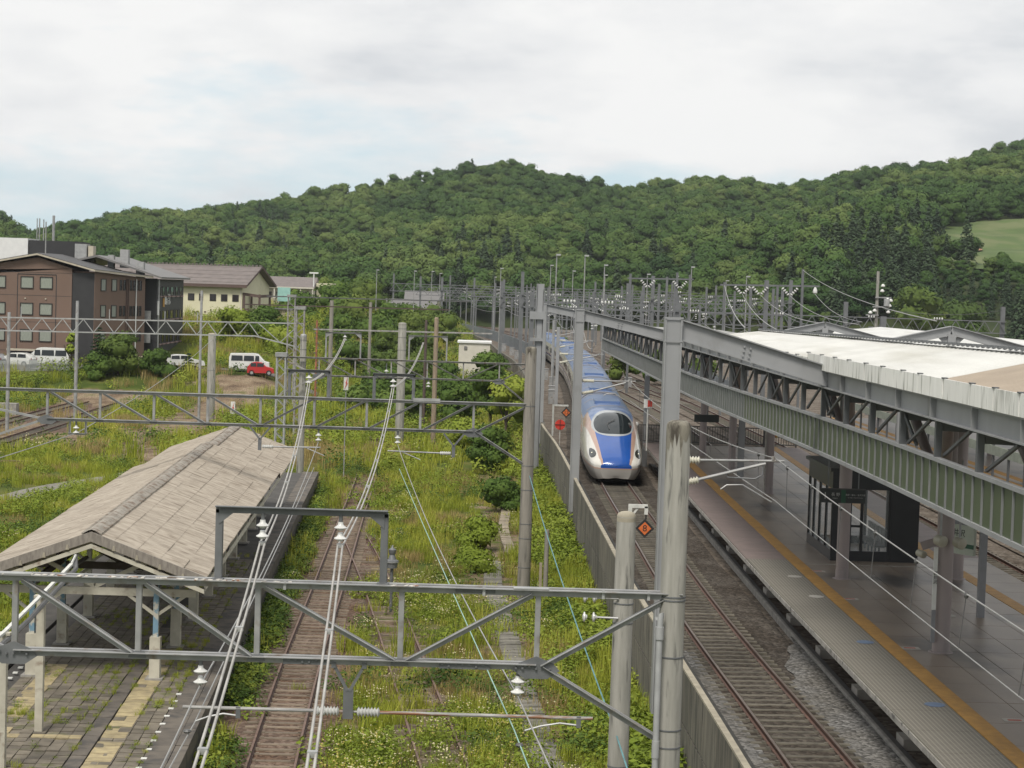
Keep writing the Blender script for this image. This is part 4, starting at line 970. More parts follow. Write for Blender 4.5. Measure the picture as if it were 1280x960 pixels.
wire('catenary_wire', 'upper wire of the express line sloping across the platform and waiting room', sag((8.6, -2, 8.1), (7.88, 50.2, 8.46), .45, 14), .014, 'wire_pale')
wire('catenary_wire', 'lower contact wire of the express line crossing in front of the platform', sag((8.3, -2, 6.72), (7.9, 50.2, 7.32), .12, 14), .011, 'wire_pale')
wire('catenary_wire', 'upper wire of the express line running on to the train roof', sag((7.88, 50.2, 8.46), (7.5, 96.5, 8.3), .5, 12), .016, 'wire_pale')
wire('catenary_wire', 'lower contact wire of the express line running on over the train nose', sag((7.9, 50.2, 7.32), (7.5, 96.5, 7.3), .05, 12), .013, 'wire_pale')
ug = 'droppers between upper and lower express wire'
pu = sag((8.6, -2, 8.1), (7.88, 50.2, 8.46), .45, 60); pl_ = sag((8.3, -2, 6.72), (7.9, 50.2, 7.32), .12, 60)
for k, i in enumerate(range(34, 60, 4)):
    w_ = thing('dropper', 'thin vertical dropper wire with black clips between the two express wires', 'wire', tuple(pu[i]), ug)
    MB().tube(pu[i], pl_[i], .009, 4).build('rod', 'wire_dark', w_); MB().lathe((pu[i].x, pu[i].y, pu[i].z-.07), [(.03, 0), (.045, .05), (.03, .1)], 8).build('clip', 'wire_dark', w_)
pu = sag((7.88, 50.2, 8.46), (7.5, 96.5, 8.3), .5, 60); pl_ = sag((7.9, 50.2, 7.32), (7.5, 96.5, 7.3), .05, 60)
for i in range(4, 58, 7):
    w_ = thing('dropper', 'thin vertical dropper wire with black clips between the two express wires', 'wire', tuple(pu[i]), ug)
    MB().tube(pu[i], pl_[i], .009, 4).build('rod', 'wire_dark', w_); MB().lathe((pu[i].x, pu[i].y, pu[i].z-.07), [(.03, 0), (.045, .05), (.03, .1)], 8).build('clip', 'wire_dark', w_)
# ------------------------------------------------------------------ poles of the left yard
def pole(name, label, x, y, z0, z1, r0, r1, m='concrete_pole', top=None, bands=(), cat='pole', group=None, capm='wall_cope', n=16):
    p = thing(name, label, cat, (x, y, z0), group)
    MB().lathe((x, y, z0), [(r0, 0), (r1, z1-z0-.02), (r1*.96, z1-z0)], n).build('shaft', m, p, True)
    if top == 'moss_black':                              # blackened head with streaks running down the shaft
        q = np.random.default_rng(int(abs(x)*100)+3); nn = 36; rows = []; dr = q.random(nn)**2.2*.75+.12; dr[-1] = dr[0]
        for k in range(nn): t = 2*math.pi*k/(nn-1); rows.append([(x+math.cos(t)*r1*f, y+math.sin(t)*r1*f, z1+h) for f, h in ((1.012, -dr[k]), (1.010, -.10), (1.0, .0), (.9, .05), (.6, .085), (.02, .10))])
        MB().grid(rows).build('cap', top, p, True)
    elif top: MB().lathe((x, y, z1), [(r1*1.004, -.12), (r1*1.006, -.05), (r1*.99, .0), (r1*.90, .05), (r1*.6, .085), (r1*.2, .10)], n).build('cap', top, p, True)
    for b in bands:
        rb = r0+(r1-r0)*(b-z0)/(z1-z0); MB().lathe((x, y, b), [(rb+.002, -.016), (rb+.009, -.012), (rb+.009, .012), (rb+.002, .016)], n).build('band', 'galv_dark', p, True)
    return p
P1 = pole('concrete_pole', 'big concrete pole with mossy rounded top in front of the express platform', 3.44, 33, 0, 10.45, .245, .215, top='moss_black', bands=(7.42, 7.36, 6.35, 5.05, 4.74, 3.95))
mat('pvc_grey', (.33, .335, .335), (.27, .275, .275), .5, 3)
MB().pipe([(3.16, 32.76, 7.05), (3.22, 32.70, 7.14), (3.20, 32.68, 6.95), (3.20, 32.68, 1)], .055, 10).build('conduit', 'pvc_grey', P1, True)
MB().lathe((3.20, 32.68, 6.7), [(.075, 0), (.075, .22)], 10).build('conduit_joint', 'pvc_grey', P1, True); MB().lathe((3.20, 32.68, 4.6), [(.068, 0), (.068, .3)], 10).build('conduit_joint', 'pvc_grey', P1, True)
P2 = pole('concrete_pole', 'shorter plain concrete pole with pale flat cap left of the big pole', 3.12, 40, 0, 8.0, .235, .205, top='wall_cope', bands=(6.12, 5.7, 2.6))
def disc_ins(mb, p, d, r=.11, n=2, gap=.17):
    """string of disc insulators from p along d"""
    p, d = Vector(p), Vector(d).normalized()
    for i in range(n):
        q = p+d*(i*gap); mb.pipe([q, q+d*.03, q+d*.05, q+d*.075, q+d*.10], [r*.4, r*.55, r, r*.96, r*.35], 14)
hi = MB(); 
for z in (6.24, 5.82): disc_ins(hi, (3.12-.58, 39.85, z), (-1, 0, 0), .11, 2, .2)
hi.build('insulator', 'porcelain', P2, True)
h2 = MB()
for z in (6.24, 5.82): h2.tube((3.0, 39.8, z), (2.5, 39.85, z), .025, 6)
h2.build('insulator_arm', 'galv', P2)
P3 = pole('concrete_pole', 'brown concrete pole carrying the right end of the second gantry', 1.86, 77, 0, 10.4, .27, .225, m='concrete_pole_brown', top='moss_black', bands=(8.05, 5.6, 4.6, 3.2, 2.6, 1.4))
SP = pole('short_post', 'thin short post right of the brown gantry pole', 2.72, 76, 0, 3.1, .10, .09, m='concrete_pole_brown'); MB().bx(2.45, 2.56, 75.9, 76, .6, 1.75).build('plate', 'path_slab_tan', SP)
M3 = thing('steel_mast', 'tall grey boxed steel mast standing behind the brown gantry pole', 'mast', (3.55, 125, 0))
MB().ibeam((3.5, 125, -.2), (3.5, 125, 13.3), .5, .5, up=(1, 0, 0)).box((3.5, 125, 6.5), (.36, .44, 13)).build('column', 'steel_grey', M3); MB().box((3.35, 124.8, 11.2), (1.0, .5, .5)).box((3.35, 124.8, 9.6), (.9, .5, .2)).build('bracket', 'steel_grey', M3)
P4 = pole('concrete_pole', 'concrete pole with brown cap just left of the tall boxed mast', 3.05, 122, 0, 8.6, .25, .22, m='concrete_pole_brown', top='moss_black')

# ------------------------------------------------------------------ lattice gantries of angle iron
def gantry(label, y, xl, xr, zt, zb_, xs, mid, wch=.11, m='galv', node_l=None, node_r=None, end_l=None, end_r=None):
    """Planar truss. xs: uprights; diagonals fall towards mid from both sides."""
    g = thing('catenary_gantry', label, 'gantry', (xl, y, zt))
    for dy in (-.09, .07):
        MB().angle((xl, y+dy, zt), (xr, y+dy, zt), wch, .014, flip=1 if dy < 0 else -1).build('top_chord', m, g)
    MB().angle((xs[0], y-.05, zb_), (xs[-1], y-.05, zb_), wch*.95, .014).angle((xs[0], y+.07, zb_), (xs[-1], y+.07, zb_), wch*.95, .014, flip=-1).build('bottom_chord', m, g)
    for i, x in enumerate(xs): MB().angle((x, y-.06, zb_-.02), (x, y-.06, zt-.01), wch*.8, .012, up=(1, 0, 0)).build('upright', m, g)
    for a, b in zip(xs, xs[1:]):
        if (a+b)/2 < mid: p, q = (a+.12, y-.075, zt-.05), (b-.1, y-.075, zb_+.03)
        else: p, q = (a+.12, y-.075, zb_+.03), (b-.1, y-.075, zt-.05)
        MB().angle(p, q, wch*.72, .012).beam((p[0], y+.055, p[2]), (q[0], y+.055, q[2]), .012, wch*.7).build('diagonal', m, g)
    for x in (xs[0], xs[-1]): MB().prism([(x-.42, zb_-.05), (x-.3, zb_+.08), (x, zb_+.2), (x+.3, zb_+.08), (x+.42, zb_-.05), (x+.2, zb_-.2), (x-.2, zb_-.2)], y-.09, y-.078).build('gusset_plate', 'galv_dark', g)
    for x in xs[1:-1]: MB().prism([(x-.16, zb_-.03), (x-.13, zb_+.09), (x+.13, zb_+.09), (x+.16, zb_-.03)], y-.085, y-.078).build('gusset_plate', 'galv_dark', g)
    if end_l: MB().angle((xs[0]-.1, y, zb_), (xl+.05, y, end_l), wch*.8).build('knee_brace', m, g); MB().angle((xs[0]-.1, y, zb_), (xl+.1, y, zt-.05), wch*.75).build('diagonal', m, g)
    if end_r: MB().angle((xs[-1]+.1, y-.06, zb_-.02), (xr-.15, y-.06, end_r), wch*.85).angle((xs[-1]+.1, y+.1, zb_-.02), (xr-.15, y+.1, end_r), wch*.85).build('knee_brace', m, g); MB().angle((xs[-1]+.1, y-.075, zb_), (xr-.25, y-.075, zt-.06), wch*.75).beam((xs[-1]+.1, y+.06, zb_), (xr-.25, y+.06, zt-.06), .012, wch*.7).build('diagonal', m, g)
    return g
def goal(g, y, x0, x1, z0, z1, wd=.12, m='galv_dark'):
    MB().angle((x0, y, z0), (x0, y, z1), wd, .014, up=(1, 0, 0)).box((x0, y, z0+.02), (wd*1.7, wd*1.5, .03)).build('bracket_post', m, g); MB().angle((x1, y, z0), (x1, y, z1), wd, .014, up=(1, 0, 0)).box((x1, y, z0+.02), (wd*1.7, wd*1.5, .03)).build('bracket_post', m, g)
    MB().angle((x0-.06, y, z1), (x1+.06, y, z1), wd, .014).build('bracket_beam', m, g)
    b = MB(); s = (z1-z0)*.16
    b.prism([(x0, z1), (x0+s*1.6, z1), (x0, z1-s*1.3)], y-.02, y-.008).prism([(x1, z1), (x1-s*1.6, z1), (x1, z1-s*1.3)], y-.02, y-.008).build('bracket_gusset', m, g)
def hang_ins(g, x, y, z, r=.12, n=2, stem=.14):
    b = MB().lathe((x, y, z-stem), [(.035, 0), (.035, stem)], 8); b.build('insulator_pin', 'galv_dark', g)
    c = MB()
    for i in range(n):
        zz = z-stem-.02-i*.19; c.lathe((x, y, zz-.10), [(.05, -.03), (.055, 0), (r*.95, .005), (r, .02), (r*.6, .05), (.05, .075), (.045, .12)], 14)
    c.build('insulator', 'porcelain', g, True); return z-stem-.02-(n-1)*.19-.14
G1 = gantry('nearest lattice gantry with rusty flaking top chord crossing the whole foreground', 33, -11.2, 3.6, 7.42, 6.09, [-8.14, -5.97, -3.88, -1.35, 1.06], -1.4, .115, 'galv', end_l=4.8, end_r=4.74)
fp = MB()
for x0, x1 in ((-8.3, -6.6), (-6.5, -4.0), (-3.9, -3.0), (-1.6, -.9)):
    n = int((x1-x0)/.12)
    for i in range(n):
        if RNG.random() < .72: fp.box((x0+i*.12+RNG.normal(0, .02), 32.86+RNG.normal(0, .015), 7.486+RNG.random()*.01), (.06+RNG.random()*.09, .03+RNG.random()*.07, .008+RNG.random()*.014), RNG.random()*3)
fo = fp.build('flaking_paint', 'peeling_white', G1); fo['kind'] = 'stuff'
for c, d in (((-8.15, 32.88, 7.50), (.62, .16, .02)), ((.93, 32.88, 7.50), (.62, .16, .02))): MB().box(c, d).build('splice_plate', 'galv_light', G1)
for c, d in (((-3.0, 32.90, 6.09), (.8, .012, .12)), ((-.2, 32.90, 6.09), (.9, .012, .12)), ((-.05, 32.885, 7.44), (.7, .012, .1))): MB().box(c, d).build('splice_plate', 'galv_dark', G1)
bt = MB()
for x in list(np.arange(-3.3, -2.6, .12))+list(np.arange(-.6, .25, .12))+list(np.arange(.7, 1.4, .12))+list(np.arange(-8.5, -7.8, .12)): bt.box((x, 32.875, 6.1+RNG.choice([-.02, .02])), (.035, .03, .035))
bt.build('bolt', 'galv_dark', G1)
for x in (-3.4, .1, 2.2, 3.0): MB().box((x, 32.84, 7.43), (.05, .02, .15)).build('clip', 'galv_light', G1)
goal(G1, 33, -4.60, -1.69, 7.47, 8.72)
zi = hang_ins(G1, -3.83, 33, 8.68, .115, 2, .12); zi2 = hang_ins(G1, -2.46, 33, 8.68, .115, 2, .12)
zs1 = hang_ins(G1, -4.86, 33, 6.04, .125, 2, .10); zs2 = hang_ins(G1, .75, 33, 6.02, .125, 2, .10)
# swan-necked finial post of the goal frame seen against the weeds
def crossarm(g, y, xa, xb, z, xv, zv, arms, pipe_m='galv', s=1.0):
    """V hanger with a level tube on ribbed insulators, and curved steady arms"""
    MB().beam((xv-.27*s, y-.04, zv), (xv-.02, y-.04, z+.38*s), .05*s, .06*s, (0, 1, 0)).beam((xv+.27*s, y-.04, zv), (xv+.02, y-.04, z+.38*s), .05*s, .06*s, (0, 1, 0)).prism([(xv-.09*s, z-.12*s), (xv+.09*s, z-.12*s), (xv+.09*s, z+.42*s), (xv-.09*s, z+.42*s)], y-.06, y-.03).box((xv-.27*s, y-.05, zv), (.08, .08, .1)).box((xv+.27*s, y-.05, zv), (.08, .08, .1)).build('hanger_bracket', 'galv_dark', g)
    i_ = MB(); rod_insulator(i_, (xv-.16*s, y, z), (xv-.56*s, y, z), .095*s, 7); rod_insulator(i_, (xv+.16*s, y, z), (xv+.56*s, y, z), .095*s, 7); i_.build('rod_insulator', 'porcelain', g, True)
    MB().tube((xv-.55*s, y, z), (xa, y, z+.0), .032*s, 8).tube((xv+.55*s, y, z), (xb, y, z), .032*s, 8).tube((xv-.16*s, y, z), (xv+.16*s, y, z), .02, 8).build('cross_tube', pipe_m, g, True)
    for x0, dx in arms:
        MB().box((x0, y, z-.07*s), (.08*s, .06, .2*s)).build('arm_clamp', 'galv_dark', g)
        MB().pipe([(x0, y, z-.13*s), (x0+dx*.35, y, z-.10*s), (x0+dx*.7, y, z-.16*s), (x0+dx, y, z-.25*s)], .018*s, 6).build('steady_arm', 'galv_light', g, True)
mat('tube_rust', (.36, .355, .34), (.22, .215, .21), .6, 2.5, stretch=(1, 6, 6), stain=((.22, .10, .05), 1.3, .56, .64))
crossarm(G1, 33, -5.16, 2.1, 5.19, -2.24, 6.03, ((-4.18, -.75), (1.85, -.95)), 'tube_rust')
G2 = gantry('second lattice gantry over the old canopy roof', 77, -24.3, 2.0, 8.08, 6.90, [-17.85, -15.7, -13.5, -11.3, -9.15, -6.95, -4.8, -2.6, -.42], -9.2, .115, 'galv', end_l=4.6, end_r=5.55)
goal(G2, 77, -8.0, -6.4, 8.12, 9.2); goal(G2, 77, -4.53, -2.92, 8.12, 9.15)
hang_ins(G2, -7.2, 77, 9.15, .14, 2, .12); hang_ins(G2, -3.75, 77, 9.1, .14, 2, .12)
for x in (-16.66, -6.75, -3.5): hang_ins(G2, x, 77, 6.86, .13, 2, .18)
MB().angle((-16.95, 77, 6.9), (-16.95, 77, 6.35), .07).angle((-16.3, 77, 6.9), (-16.3, 77, 6.35), .07).angle((-16.98, 77, 6.33), (-16.27, 77, 6.33), .07).build('insulator_hanger', 'galv', G2)
for c, d in (((-2.35, 76.86, 8.16), (1.1, .1, .16)), ((-15.9, 76.86, 8.15), (.6, .12, .03)), ((-7.3, 76.86, 8.15), (1.6, .12, .03)), ((-13.4, 76.86, 8.15), (.5, .12, .03))): MB().box(c, d).build('splice_plate', 'galv_light', G2)
def vhanger(g, y, x, z0, xa, xb, zc):
    MB().beam((x-.42, y-.05, z0), (x, y-.05, zc+.3), .07, .08, (0, 1, 0)).beam((x+.42, y-.05, z0), (x, y-.05, zc+.3), .07, .08, (0, 1, 0)).box((x, y-.05, zc+.1), (.14, .06, .5)).build('hanger_bracket', 'galv_dark', g)
    i_ = MB(); rod_insulator(i_, (x+.1*(1 if xb > x else -1), y, zc), (x+.55*(1 if xb > x else -1), y, zc), .09, 6); i_.build('rod_insulator', 'porcelain', g, True)
    MB().tube((x+.5*(1 if xb > x else -1), y, zc), (xb, y, zc+.03), .032, 8).build('cross_tube', 'galv', g, True)
    xm = xb-(.6 if xb > x else -.6); MB().pipe([(xm, y, zc), (xm+.3, y, zc-.12), (xm+.75, y, zc-.3)], .02, 6).build('steady_arm', 'galv_light', g, True)
vhanger(G2, 77, -9.14, 6.86, 0, -6.65, 6.05); vhanger(G2, 77, -1.2, 6.82, 0, -3.9, 6.0)
# third and fourth rows
G3 = gantry('third gantry, rust streaked, ending at the lattice mast', 120, -13.2, 3.1, 8.1, 6.98, [-10.6, -8.3, -6.0, -3.7, -1.4, .9], -1.5, .10, 'galv_old', end_l=5.6, end_r=5.4)
goal(G3, 120, -10.2, -8.0, 8.15, 9.75, .09, 'galv'); goal(G3, 120, -4.9, -2.5, 8.1, 9.7, .09, 'galv')
hang_ins(G3, -9.0, 120, 9.7, .14, 2, .1); hang_ins(G3, -6.3, 120, 7.9, .15, 2, .4); hang_ins(G3, -3.6, 120, 6.95, .14, 2, .15)
def lattice(name, label, x, y, z0, z1, w_, m='galv_light', pitch=.55):
    t = thing(name, label, 'mast', (x, y, z0)); k = w_/2
    for sx in (-1, 1):
        for sy in (-1, 1): MB().box((x+sx*k, y+sy*k, (z0+z1)/2), (.09, .09, z1-z0)).build('leg', m, t)
    b = MB(); z = z0; s = 1
    while z < z1-pitch:
        for sy in (-1, 1): b.beam((x-s*k, y+sy*k, z), (x+s*k, y+sy*k, z+pitch), .035, .06, (0, 1, 0))
        for sx in (-1, 1): b.beam((x+sx*k, y-s*k, z), (x+sx*k, y+s*k, z+pitch), .06, .035, (1, 0, 0))
        z += pitch; s = -s
    b.build('lacing', m, t); MB().box((x, y, z1), (w_+.2, w_+.2, .25)).build('head_plate', 'galv', t); return t
lattice('lattice_mast', 'pale lattice mast at the left end of the third gantry', -13.0, 120, 0, 8.25, .55)
lattice('lattice_mast', 'taller lattice mast with rusty top at the right end of the warren truss', -14.83, 150, 0, 10.9, .62, 'galv_old')
lattice('lattice_mast', 'lattice mast close behind the warren truss end, in front of the white building', -19.7, 190, 0, 11.6, .7, 'galv_old')
G4 = thing('catenary_gantry', 'pale warren truss gantry crossing in front of the brown hotel', 'gantry', (-45, 150, 9.4))
MB().beam((-46, 150, 9.32), (-14.6, 150, 9.66), .09, .1).build('top_chord', 'galv_light', G4); MB().beam((-46, 150, 8.28), (-18.4, 150, 8.55), .09, .1).beam((-18.4, 150, 8.55), (-14.9, 150, 7.75), .09, .1).build('bottom_chord', 'galv_light', G4)
x = -46.; k = 0
while x < -18.6:
    zt_, zb2 = 9.32+(x+46)*.0108, 8.28+(x+46)*.0098; MB().beam((x, 150, zb2), (x+.82, 150, zt_), .06, .06).beam((x+.82, 150, zt_), (x+1.64, 150, zb2), .06, .06).build('web_bar', 'galv_light', G4); x += 1.64
MB().beam((-18.2, 150, 9.6), (-16.4, 150, 8.1), .06, .06).beam((-16.4, 150, 8.1), (-15, 150, 9.5), .06, .06).build('web_bar', 'galv_light', G4)
for x in (-37, -30, -25.6, -23): MB().beam((x, 150, 9.4), (x, 150, 10.3), .06, .06).build('pin_post', 'galv_light', G4)
pole('steel_pole', 'slim steel pole rising through the left part of the warren truss', -38.2, 151, 0, 9.8, .16, .13, 'galv', n=10)
pole('concrete_pole', 'plain concrete pole in front of the parked white and red car', -25.3, 174, 0, 7.95, .40, .36, top='wall_cope', bands=(4.6,))
pole('steel_pole', 'thin grey pole in front of the cream building', -25.45, 168, 0, 11.95, .13, .11, 'galv', n=10)
pole('steel_pole', 'tall thin pole in front of the black bay of the hotel', -34.3, 158, 0, 10.8, .16, .13, 'galv', n=10)
pole('concrete_pole', 'concrete pole with clamps left of the second goal frame', -11.7, 120.6, 0, 9.5, .24, .2, top='galv', bands=(7.8, 8.6, 9.2))
pole('concrete_pole', 'stout concrete pole in the middle of the weeds behind the second gantry', -6.7, 150, 0, 9.9, .36, .32, top='concrete_pole', bands=(8.8, 9.5, 7.8, 3.0))
mat('wood_pole', (.27, .21, .15), (.18, .14, .10), .85, 3, stretch=(4, 4, .4))
mat('wood_dark', (.085, .06, .05), (.055, .04, .035), .85, 3, stretch=(4, 4, .4))
pole('wooden_pole', 'tan wooden pole right of the concrete pole in the weeds', -4.0, 150, 0, 10.4, .21, .17, 'wood_pole', top='wood_pole', n=10)
pole('wooden_pole', 'dark brown thin wooden pole beside the tan one', -5.3, 165, 0, 10.0, .14, .12, 'wood_dark', n=10)
pole('wooden_pole', 'grey twin pole, left one, beyond the goal frames', -16.5, 200, 0, 11.2, .25, .2, 'concrete_pole_brown', n=10)
pole('wooden_pole', 'grey twin pole, right one, beyond the goal frames', -13.3, 215, 0, 11.0, .2, .17, 'concrete_pole_brown', n=10)
mat('rust_orange', (.33, .13, .06), (.16, .07, .04), .8, 6)
rp = pole('signal_post', 'rusty orange stepped signal post in the weeds', -15.3, 170, 0, 9.6, .10, .09, 'rust_orange', n=8)
sb_ = MB()
for z in np.arange(3.5, 9.2, .45): sb_.box((-15.3+.09*(1 if int(z*10) % 2 else -1), 170, z), (.2, .1, .12))
sb_.build('step', 'wire_dark', rp)
for y, x0, x1, z, m_, lab in ((158, -14.5, 0.5, 9.05, 'galv_old', 'rusty level bar between mast and tan wooden pole'), (190, -24.5, -3.8, 10.6, 'wood_dark', 'dark cross wire beam over the bushes behind the warren truss'), (205, -24, -2, 11.4, 'wire_dark', 'thin upper cross wire over the bushes')):
    q = thing('span_wire', lab, 'span wire', (x0, y, z)); MB().beam((x0, y, z), (x1, y, z+.1), .10, .12).build('bar', m_, q)
ml = thing('marker_board', 'small white board with a red flash on a stake in the gravel', 'sign', (-22.6, 170, 0)); MB().bx(-22.9, -22.5, 170, 170.04, .9, 2.0).build('board', 'sign_white', ml); MB().prism([(-22.85, .95), (-22.65, 1.4), (-22.75, 1.42), (-22.58, 1.95), (-22.68, 1.5), (-22.58, 1.47)], 169.96, 169.99).build('flash', 'marker_red', ml); MB().box((-22.7, 170.1, .5), (.06, .06, 1.0)).build('stake', 'galv', ml)
ml = thing('marker_board', 'small white board with a red flash behind the second gantry frame', 'sign', (-9, 115, 5)); MB().bx(-9.15, -8.85, 122, 122.04, 6.0, 6.9).build('board', 'sign_white', ml); MB().prism([(-9.1, 6.05), (-8.97, 6.45), (-9.03, 6.47), (-8.9, 6.85), (-8.97, 6.5), (-8.9, 6.47)], 121.96, 121.99).build('flash', 'marker_red', ml); MB().box((-9.0, 122.1, 3.2), (.06, .06, 6.4)).build('stake', 'galv', ml)
# lamp-headed cast post beside the goal frame
cp = thing('track_signal', 'dark little signal lantern on a post among pale weeds', 'signal', (-2.3, 76, 0)); MB().tube((-3.4, 73, 0), (-3.4, 73, 1.8), .06, 8).build('post', 'galv_dark', cp)
MB().lathe((-3.4, 73, 1.8), [(.20, 0), (.22, .22), (.26, .24), (.26, .28), (.16, .34), (.10, .52), (.14, .58), (.15, .72), (.05, .80), (.015, .9)], 12).build('lantern', 'galv_dark', cp, True); MB().lathe((-3.4, 73, 2.02), [(.262, 0), (.262, .035)], 12).build('ring', 'galv_light', cp)

# ------------------------------------------------------------------ feeder cables and wires
def feeder(label, pts, r=.019, sep=.042):
    f = thing('feeder_cable', label, 'cable', tuple(pts[0]))
    for s in (-1, 1): MB().pipe([(p[0]+s*sep, p[1], p[2]) for p in pts], r, 6).build('strand', 'cable_grey', f, True)
    for i in range(2, len(pts)-1, 3): MB().box((pts[i][0], pts[i][1], pts[i][2]), (sep*2.8, .08, .07)).build('spacer', 'galv_light', f)
    return f
near1 = sag((-2.0, 5, 7.3), (-3.83, 33, 8.14), .36, 14); far1 = sag((-3.83, 33, 8.14), (-7.2, 77, 8.75), .75, 18)
feeder('thick twin feeder cable running along the old platform edge to the left goal frame', near1+far1[1:])
near2 = sag((-.95, 5, 7.3), (-2.46, 33, 8.14), .36, 14); far2 = sag((-2.46, 33, 8.14), (-3.75, 77, 8.65), .75, 18)
feeder('thick twin feeder cable running over the middle track to the right goal frame', near2+far2[1:])
feeder('feeder cable hanging on from the left goal frame to the third gantry', sag((-7.2, 77, 8.75), (-9.0, 120, 9.4), .5, 12), .025, .04)
feeder('feeder cable hanging on from the right goal frame to the third gantry', sag((-3.75, 77, 8.65), (-4.0, 120, 9.3), .5, 12), .02, .03)
wire('catenary_wire', 'carrier wire through the lower left insulator of the near gantry', sag((-3.9, 5, 5.2), (-4.86, 33, zs1), .25, 12)+sag((-4.86, 33, zs1), (-6.75, 77, 6.3), .45, 16)[1:], .015, 'wire_pale')
wire('catenary_wire', 'contact wire under the left carrier wire beside the old platform', sag((-4.3, 5, 4.7), (-4.95, 33, 4.9), .03, 8)+sag((-4.95, 33, 4.9), (-6.9, 77, 5.25), .05, 10)[1:], .013, 'wire_pale')
wire('catenary_wire', 'carrier wire through the lower right insulator of the near gantry', sag((3.6, 5, 5.1), (.75, 33, zs2), .2, 12)+sag((.75, 33, zs2), (-3.5, 77, 6.3), .45, 16)[1:], .015, 'wire_pale')
wire('catenary_wire', 'greenish contact wire under the right carrier wire', sag((3.0, 5, 4.7), (.72, 33, 4.93), .03, 8)+sag((.72, 33, 4.93), (-3.4, 77, 5.3), .05, 10)[1:], .014, 'wire_green')
wire('signal_cable', 'blue green twisted cable from the brown pole down to the lower right', sag((1.95, 76.7, 5.2), (3.05, 40, 3.3), .25, 14)+sag((3.05, 40, 3.3), (3.9, 20, 2.4), .3, 8)[1:], .017, 'wire_blue')
wire('span_wire', 'long pale wire slanting down from the second gantry to the lower left', sag((-16.66, 77, 6.35), (-24, 40, 4.6), .2, 12), .018, 'wire_pale')
wire('span_wire', 'long pale wire slanting up from the second gantry towards the concrete pole', sag((-16.66, 77, 6.35), (-25.2, 173.7, 7.5), .4, 12), .018, 'wire_pale')
for c, lab in (((-4.95, 32.2, 4.95), 'small black ring clamp on the left contact wire near the gantry'), ((-4.63, 24, 4.82), 'small black ring clamp on the left contact wire at the bottom edge'), ((.79, 32.0, 4.92), 'small black ring clamp where the right steady arm meets the wire')):
    tag(MB().lathe(c, [(.05, -.03), (.075, 0), (.05, .03)], 10).build('wire_clamp', 'wire_dark', None), lab, 'clamp')

# ------------------------------------------------------------------ old platform
mat('old_paver', (.165, .142, .108), (.10, .086, .066), .92, 2.2, rand=.22, bump=.4, stain=((.10, .10, .045), 1.6, .56, .68))
mat('old_tactile', (.36, .295, .165), (.25, .205, .12), .85, 4, rand=.16, bump=.6, bscale=26)
mat('old_edge', (.125, .108, .088), (.08, .07, .06), .9, 2, rand=.1, bump=.3, stain=((.06, .055, .05), 2, .52, .65))
mat('old_asphalt', (.075, .07, .064), (.05, .047, .043), .95, 2, bump=.3)
OE = [(25, -6.1), (44, -6.95), (62, -7.8), (116, -10.1)]; OW = [(25, -12.4), (54, -13.7), (77, -14.7), (116, -16.6)]
oe = lambda y: interp(y, OE); ow = lambda y: interp(y, OW); OZ = 1.2
op = thing('old_platform', 'disused low platform paved with weedy blocks beside the rusty track', 'platform', (-10, 60, 0))
rows = [[(ow(y), y, -.1), (ow(y), y, OZ-.08), (oe(y)-.05, y, OZ-.08), (oe(y)-.05, y, .0)] for y in spaced(26, 116, 5, 5)]
MB().grid(rows).add([rows[-1][k] for k in range(4)], [(0, 1, 2, 3)]).build('core', 'old_asphalt', op)
def oslab(name, m, u0, u1, y0, y1, z1=OZ, h=.08, jit=.0):
    """u measured in metres west of the track edge"""
    dz = RNG.normal(0, jit); tl = RNG.normal(0, jit)
    return MB().add([(oe(y)-u, y, z+(tl if u == u1 else 0)+dz) for z in (z1-h, z1) for y, u in ((y0, u1), (y0, u0), (y1, u0), (y1, u1))],
                    [(3, 2, 1, 0), (4, 5, 6, 7), (0, 1, 5, 4), (1, 2, 6, 5), (2, 3, 7, 6), (3, 0, 4, 7)]).build(name, m, op)
y = 30.
while y < 115.5:
    oslab('edge_stone', 'old_edge', 0, .32, y+.012, min(y+1.8, 116)-.012, OZ+.02, .4, .006); oslab('edge_stone', 'old_edge', .34, .95, y+.01, min(y+1.8, 116)-.01, OZ+.004, .1, .004); y += 1.8
npv = 0; pstuff = MB()
colsu = [(.98+.325*i, 1.285+.325*i) for i in range(4)]+[(2.74+.325*i, 3.045+.325*i) for i in range(11)]
y = 42.5
while y < 78:
    for (u0, u1) in colsu:
        if u1 > (oe(y)-ow(y))-.5: continue
        y1 = y+.385
        if npv < 295: oslab('paver', 'old_paver', u0, u1, y+.012, y1, OZ+.005, .07, .008); npv += 1
        else:
            pstuff.add([(oe(b)-u, b, z) for z in (OZ-.06, OZ+.005+.006*RNG.normal()) for b, u in ((y+.012, u1), (y+.012, u0), (y1, u0), (y1, u1))], [(3, 2, 1, 0), (4, 5, 6, 7), (0, 1, 5, 4), (1, 2, 6, 5), (2, 3, 7, 6), (3, 0, 4, 7)])
    y += .41
po = pstuff.build('paver', 'old_paver', op); po['kind'] = 'stuff'
y = 40.
while y < 62:
    oslab('drain_stone', 'old_edge', 2.32, 2.70, y+.01, y+.99, OZ+.008, .08, .006); y += 1.0
y = 43.2
while y < 58:
    if not 46.0 < y < 46.4: oslab('tactile_tile', 'old_tactile', 1.66, 2.27, y+.01, y+.39, OZ+.016, .08, .004)
    y += .4
y = 43.6
while y < 55.5:
    if not 47.2 < y < 48.4: oslab('tactile_tile', 'old_tactile', 4.62, 5.22, y+.01, y+.39, OZ+.016, .08, .004)
    y += .4
for k in range(7):
    if k != 4: oslab('tactile_tile', 'old_tactile', 2.75+.32*k*.98, 3.05+.32*k*.98, 46.6, 46.95, OZ+.016, .08, .004)
mk = None
